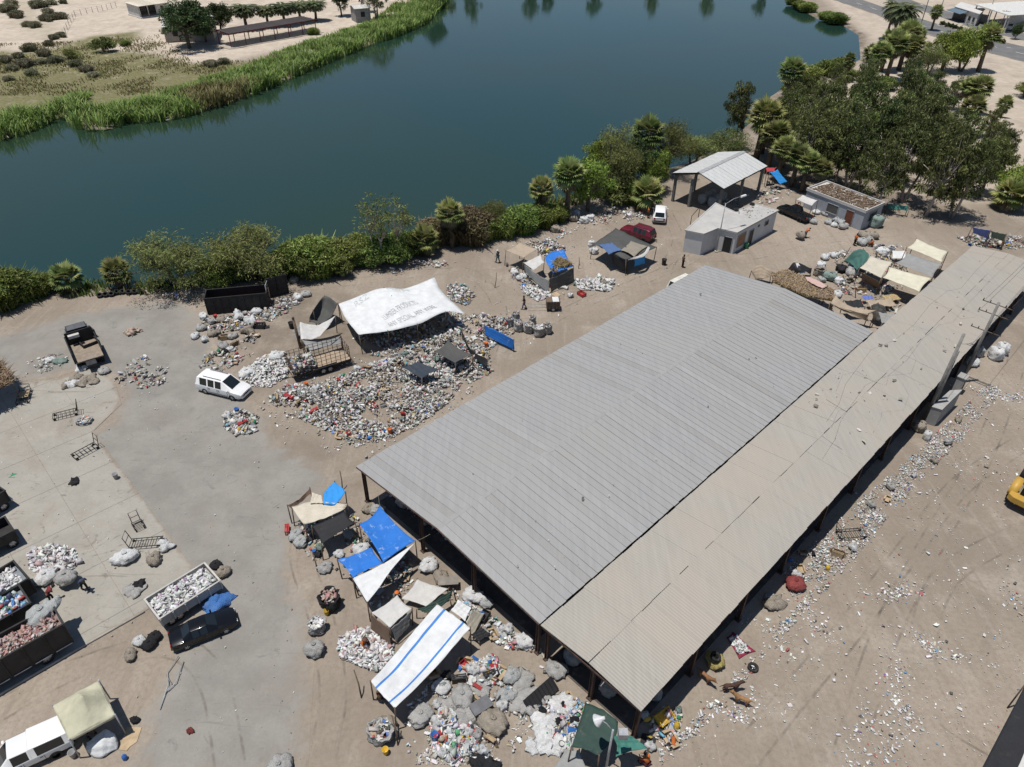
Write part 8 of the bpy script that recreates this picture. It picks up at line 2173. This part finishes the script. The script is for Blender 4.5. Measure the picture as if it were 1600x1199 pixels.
p = G(205, 1155); o = thing('flattened_carton', 'large flat cardboard panel beside the beige canopy', 'cardboard', (p.x, p.y, 0))
MB().prism([(q.x - p.x, q.y - p.y) for q in GA([(186, 1172), (199, 1137), (222, 1137), (214, 1160), (203, 1168), (198, 1174)])], 0.02, 0.05).obj('sheet', CARD, o)
p = G(1032, 1115)
o = thing('washboard', 'black ribbed plastic panel propped by the bottle heap', 'panel', G(845, 1092), 0.75)
MB().box((0, 0, 0.45), (2.4, 0.06, 0.9), M=Matrix.Rotation(-0.9, 3, 'X')).obj('panel', C_BLACK, o)
for k in range(9): MB().box((-1.1 + k * .275, -0.03, 0.47), (0.05, 0.07, 0.86), M=Matrix.Rotation(-0.9, 3, 'X')).obj('rib', BLACKP, o)
o = thing('table', 'low grey board table among the sorting heaps', 'table', G(752, 1112), 0.6); MB().box((0, 0, 0.72), (1.3, .8, .05)).obj('table_top', M('grey_board', (0.13, 0.13, 0.135), 0.7, dirt=.2), o)
for x in (-.55, .55):
    for y in (-.32, .32): MB().box((x, y, .35), (.05, .05, .7)).obj('leg', WOODPOLE, o)
o = thing('table', 'grey table beside the front shed post', 'table', G(701, 918), 0.1); MB().box((0, 0, 0.72), (1.4, .7, .05)).obj('table_top', M('brown_board', (0.2, 0.18, 0.155), 0.8, dirt=.3), o)
for x in (-.6, .6):
    for y in (-.28, .28): MB().box((x, y, .35), (.05, .05, .7)).obj('leg', WOODPOLE, o)
# steel rail frame by the white building
o = thing('rail_frame', 'rusty tube rail frame beside the white block building', 'rail', (0, 0, 0)); P_ = [G(1078, 355), G(1091, 340), G(1104, 346)]
o.location = P_[0]
for p in P_: MB().tube([p - P_[0], p - P_[0] + Vector((0, 0, 1.6))], .05, 6).obj('upright', STEEL, o)
MB().tube([p - P_[0] + Vector((0, 0, 1.6)) for p in P_], .05, 6).obj('top_rail', STEEL, o)

# ---- loose litter: masses nobody could count
rs = np.random.default_rng(99)
def litter(label, poly, n, size, cols=MIX_P, pile=0.0, z=0.0, clump=0.0, seed=1, kinds=None, flat=0.5, thr=0.62):
    pg_ = [(p.x, p.y) for p in GA(poly, z)]
    P = sample_in(pg_, n); 
    if clump:
        keep = vnoise(P[:, 0], P[:, 1], clump, seed) * 0.7 + vnoise(P[:, 0], P[:, 1], clump * 2.7, seed + 3) * 0.5 + rs.normal(0, .10, n) > thr; P = P[keep]
    d = edge_dist(P, pg_)
    hz = pile * smooth(d / 2.2) * (0.45 + 0.9 * vnoise(P[:, 0], P[:, 1], 1.1, seed)) * rs.random(len(P)) ** .6
    kinds = kinds or SHEETY
    o = put('litter', pieces_mesh('litter', np.column_stack([P, z + 0.045 * (z == 0) + hz]), size, cols, rs, kinds, flat)); return tag(o, label, 'litter', kind='stuff')
LIGHT_P = [(0.66, 0.66, 0.65)] * 12 + [(0.5, 0.5, 0.49)] * 5 + [(0.4, 0.39, 0.37)] * 4 + [(0.3, 0.27, 0.22), (0.08, 0.08, 0.08), (0.1, 0.25, 0.4), (0.4, 0.1, 0.1), (0.42, 0.36, 0.28)]
BRIGHT_P = WHITE_P * 5 + [(0.42, 0.41, 0.39)] * 4 + BOTTLE_P + [(0.5, 0.36, 0.05), (0.45, 0.16, 0.22), (0.4, 0.05, 0.05), (0.03, 0.03, 0.03), (0.3, 0.24, 0.18)]
GREYW_P = MIX_P + WHITE_P * 3 + [(0.5, 0.49, 0.47)] * 12 + [(0.40, 0.39, 0.37)] * 10 + [(0.3, 0.27, 0.235)] * 8 + [(0.06, 0.06, 0.06)] * 3
SHEETY = [0, 1, 2, 3, 4, 0, 1, 2, 3, 4, 5, 6, 7, 8, 9, 10]
litter('wide field of mixed rubbish beside the grey shed', FIELD, 15000, 0.125, GREYW_P, 0.5, seed=4, clump=0.7, thr=0.54)
litter('sparse fringe of rubbish round the wide field', [(400, 640), (450, 590), (600, 545), (740, 570), (745, 610), (680, 670), (600, 715), (540, 720), (480, 690), (430, 665)], 1800, 0.10, LIGHT_P, 0, clump=1.2, seed=6)
litter('rubbish heap before the lettered tarpaulin', FRONT, 5200, 0.15, GREYW_P, 0.4, seed=8, clump=0.8, thr=0.5)
litter('rubbish in the shade under the lettered tarpaulin', [(548, 530), (600, 505), (690, 470), (735, 500), (690, 520), (600, 545)], 1200, 0.15, MIX_P, .3, seed=9)
litter('rubbish along the roll off container', [(318, 500), (420, 483), (442, 465), (476, 468), (445, 492), (400, 512), (350, 520), (316, 515)], 900, 0.15, MIX_P, 0.25, seed=3)
litter('rubbish strip near the minivan', [(330, 545), (402, 522), (398, 556), (345, 582), (310, 578)], 620, 0.15, MIX_P, 0.2, clump=1.0, seed=12)
litter('white plastic spill left of the stake trailer', [(375, 580), (418, 556), (452, 560), (450, 590), (420, 606), (385, 604)], 1400, 0.14, WHITE_P + MIX_P[:8], 0.3, seed=14)
litter('round rubbish pile on the asphalt', [(350, 650), (376, 640), (404, 652), (400, 676), (370, 682), (350, 672)], 520, 0.15, GREYW_P, 0.4, seed=15)
litter('rag and paper scatter behind the dump truck', [(180, 570), (225, 556), (268, 575), (262, 600), (210, 610), (178, 596)], 620, 0.16, MIX_P + [(0.4, 0.32, 0.24)] * 4, 0.2, clump=1.0, seed=16)
litter('cardboard scraps on the asphalt beyond the truck', [(190, 520), (212, 512), (224, 518), (206, 528)], 70, 0.18, [(0.42, 0.33, 0.26), (0.36, 0.28, 0.22)], 0.05)
litter('white foam cup pile beside the small tent', [(528, 1000), (560, 982), (590, 985), (616, 1008), (612, 1036), (590, 1050), (565, 1042), (535, 1030)], 2200, 0.13, WHITE_P * 3 + PINK_P[:2], 0.35, seed=18, kinds=[5, 6, 7, 8, 9, 10, 11])
litter('bottle heap beneath the striped tarpaulin end', [(672, 1132), (720, 1122), (748, 1140), (748, 1172), (710, 1192), (680, 1180)], 1100, 0.16, BRIGHT_P, 0.45, seed=19)
litter('scattered sorting waste around the heaps', [(630, 1110), (700, 1040), (800, 1060), (840, 1120), (790, 1195), (640, 1195)], 2600, 0.10, LIGHT_P, 0.0, clump=1.1, seed=20)
litter('coloured toy heap beside the striped tarpaulin', [(732, 1040), (770, 1025), (792, 1055), (762, 1078)], 420, 0.17, BRIGHT_P + [(0.45, 0.05, 0.1)] * 4, 0.3, seed=21)
litter('plastic bottle heap beside the dark green net', [(846, 1108), (900, 1092), (922, 1108), (905, 1150), (890, 1170), (858, 1168)], 1500, 0.13, BRIGHT_P + [(0.1, 0.35, 0.6)] * 3, 0.3, seed=22)
litter('spill of wrappers along the shed front', [(690, 905), (745, 950), (800, 985), (825, 1015), (790, 1012), (740, 985), (690, 930)], 800, 0.14, BRIGHT_P, 0.15, clump=.9, seed=23)
litter('rags and scraps at the shed front post', [(800, 985), (850, 1020), (875, 1050), (830, 1060), (800, 1040)], 420, 0.18, MIX_P + [(0.4, 0.3, 0.22)] * 6, 0.2, clump=.8, seed=24)
litter('clutter beneath the front stalls', [(455, 815), (545, 800), (640, 870), (650, 930), (590, 960), (545, 905), (480, 870)], 1500, 0.13, MIX_P, 0.1, clump=1.0, seed=25)
litter('white scrap pile at the trailers', [(44, 866), (75, 852), (110, 858), (128, 880), (100, 900), (70, 905), (48, 890)], 1300, 0.15, WHITE_P * 2 + [(0.45, 0.3, 0.3)], 0.25, clump=.0, seed=26)
litter('white litter line beside the long shed', [(1225, 895), (1330, 795), (1400, 735), (1450, 690), (1510, 630), (1545, 600), (1565, 612), (1500, 690), (1440, 750), (1370, 830), (1330, 880), (1240, 940)], 9500, 0.062, LIGHT_P, 0.05, clump=1.0, seed=27, thr=0.55)
litter('foam crumbs along the kerb line by the shed corner', [(1030, 1165), (1060, 1150), (1210, 985), (1300, 890), (1315, 895), (1215, 1005), (1070, 1170), (1030, 1199)], 1500, 0.08, LIGHT_P, 0.0, clump=1.4, seed=28)
litter('fine litter scattered over the dirt yard', [(1060, 1150), (1250, 930), (1560, 600), (1640, 560), (1640, 1060), (1560, 1210), (1040, 1210)], 4200, 0.045, LIGHT_P, 0.0, clump=.45, seed=29, flat=.25)
litter('larger paper scraps over the dirt yard', [(1060, 1150), (1250, 930), (1560, 600), (1640, 560), (1640, 1060), (1560, 1210), (1040, 1210)], 170, 0.11, LIGHT_P, 0.0, seed=30, flat=.2)
SPOT = ('beside the loader', 'near the dark roof edge', 'where tracks cross', 'with a purple wrapper', 'below the red sack', 'past the trolley', 'by the yard edge', 'past the concrete block', 'near oil stains', 'beside the torn sack', 'next to the dogs')
for k, (q, n_) in enumerate((((1400, 928), 240), ((1405, 1088), 260), ((1460, 1010), 190), ((1366, 1180), 150), ((1275, 968), 110), ((1390, 780), 90), ((1588, 940), 90), ((1580, 620), 300), ((1345, 1130), 120), ((1215, 1000), 130), ((1150, 1110), 160))):
    c_ = G(*q); a_ = k * 1.3; u_ = rs.normal(0, 1.15, n_) * (1 + .6 * (k % 2)); w_ = rs.normal(0, .42, n_) + .35 * np.sin(u_ * 1.6 + k)
    P = np.column_stack([c_.x + u_ * math.cos(a_) - w_ * math.sin(a_), c_.y + u_ * math.sin(a_) + w_ * math.cos(a_), np.full(n_, .03)])
    tag(put('litter', pieces_mesh('litter', P, 0.075, LIGHT_P * 2 + [(0.12, 0.12, 0.12), (0.15, 0.1, 0.3)], rs, [0, 1, 2, 3, 4, 0, 1, 5, 7], .3)), 'knot of crumpled packaging on the dirt yard, ' + SPOT[k], 'litter', kind='stuff')
litter('scraps spread around the long shed corner', [(990, 1125), (1040, 1105), (1065, 1120), (1060, 1160), (1015, 1185), (985, 1160)], 700, 0.13, BRIGHT_P, 0.1, clump=.9, seed=33)
litter('cans heaped on the crimson blanket', [(1140, 1000), (1150, 996), (1172, 1018), (1156, 1024)], 260, 0.11, WHITE_P, 0.12)
litter('white scrap heap left of the patched shack front', [(812, 446), (845, 450), (862, 464), (840, 472), (816, 458)], 700, 0.15, WHITE_P + MIX_P[:6], 0.3, seed=34)
litter('white scrap heap right of the patched shack', [(893, 440), (940, 434), (962, 442), (952, 456), (905, 454)], 800, 0.16, WHITE_P + MIX_P[:8], 0.3, seed=35)
litter('clutter left of the patched shack', [(790, 415), (820, 420), (832, 445), (800, 440)], 420, 0.16, MIX_P, 0.2, clump=.8, seed=36)
litter('household clutter behind the patched shack', [(820, 380), (865, 376), (885, 392), (850, 402)], 420, 0.18, MIX_P, 0.4, seed=37)
litter('litter along the bank by the palms', [(850, 368), (890, 352), (930, 338), (1000, 320), (1035, 330), (1000, 348), (930, 352), (880, 372), (850, 378)], 1000, 0.15, LIGHT_P, 0.1, clump=1.0, seed=38)
litter('white litter at the hedge foot', [(612, 418), (650, 408), (700, 408), (700, 416), (650, 426), (615, 428)], 420, 0.15, LIGHT_P, 0.1, seed=39, clump=.8)
litter('rubbish beside the lettered tarpaulin corner', [(698, 446), (725, 444), (744, 462), (730, 478), (700, 470)], 600, 0.15, LIGHT_P + MIX_P[10:], 0.2, seed=40)
litter('litter along the lake rim', [(230, 456), (300, 448), (322, 456), (300, 476), (270, 470)], 420, 0.14, MIX_P, 0.05, clump=1, seed=41)
litter('gravel and scraps along the road edge', [(-20, 590), (60, 560), (110, 545), (100, 575), (40, 590), (0, 600)], 900, 0.10, LIGHT_P + [(0.2, 0.17, 0.14)] * 8, 0.0, clump=1.0, seed=42)
litter('sorting waste between the sheds', [(1290, 395), (1410, 385), (1425, 460), (1400, 490), (1340, 480), (1300, 440)], 2000, 0.16, MIX_P, 0.2, clump=.9, seed=43)
litter('junk behind the far end of the long shed', [(1495, 372), (1540, 366), (1605, 372), (1605, 392), (1520, 386)], 520, 0.17, MIX_P, 0.3, seed=44)
litter('litter under the pale canopy', [(1120, 320), (1200, 285), (1240, 300), (1215, 318), (1170, 325)], 700, 0.17, MIX_P + WHITE_P, 0.2, clump=.8, seed=45)
litter('debris on the white block building roof', [(1146, 331), (1181, 321), (1212, 330), (1178, 344)], 90, 0.09, [(0.3, 0.27, 0.22), (0.2, 0.18, 0.15), (0.1, 0.1, 0.1), (0.33, 0.31, 0.27)], 0, z=3.0, flat=.2)
litter('dead leaves on the plaster building roof', [(1296, 287), (1379, 319), (1352, 329), (1266, 296)], 2200, 0.14, [(0.14, 0.085, 0.05), (0.18, 0.12, 0.075), (0.10, 0.07, 0.045)], 0, z=2.7, flat=.15)
litter('sparse paper specks on the asphalt and concrete yards', [(0, 610), (180, 600), (420, 650), (500, 740), (460, 860), (470, 1190), (180, 1190), (0, 1100)], 420, 0.05, LIGHT_P, 0.0, seed=46)
litter('sparse specks on the shack track', [(700, 400), (1000, 350), (1090, 410), (900, 500), (740, 600), (600, 700), (540, 720), (800, 520)], 700, 0.085, LIGHT_P, 0.0, seed=47, clump=.6)
litter('specks and rings on the dusty roof', [(1250, 640), (1330, 560), (1440, 500), (1490, 430), (1540, 400), (1580, 410), (1480, 560), (1320, 720)], 90, 0.12, [(0.2, 0.18, 0.15), (0.1, 0.09, 0.08), (0.5, 0.48, 0.44), (0.45, 0.4, 0.3)], 0, z=EAVE + RISE2 * .6)
litter('dark specks on the grey seam roof', [(620, 735), (1100, 440), (1320, 520), (850, 930)], 60, 0.09, [(0.12, 0.11, 0.1), (0.2, 0.18, 0.16), (0.5, 0.5, 0.48)], 0, z=EAVE + 0.5)
litter('litter beneath the sheds in the shade', [(600, 770), (700, 850), (830, 960), (860, 930), (760, 830), (640, 745)], 700, 0.16, MIX_P, 0.1)
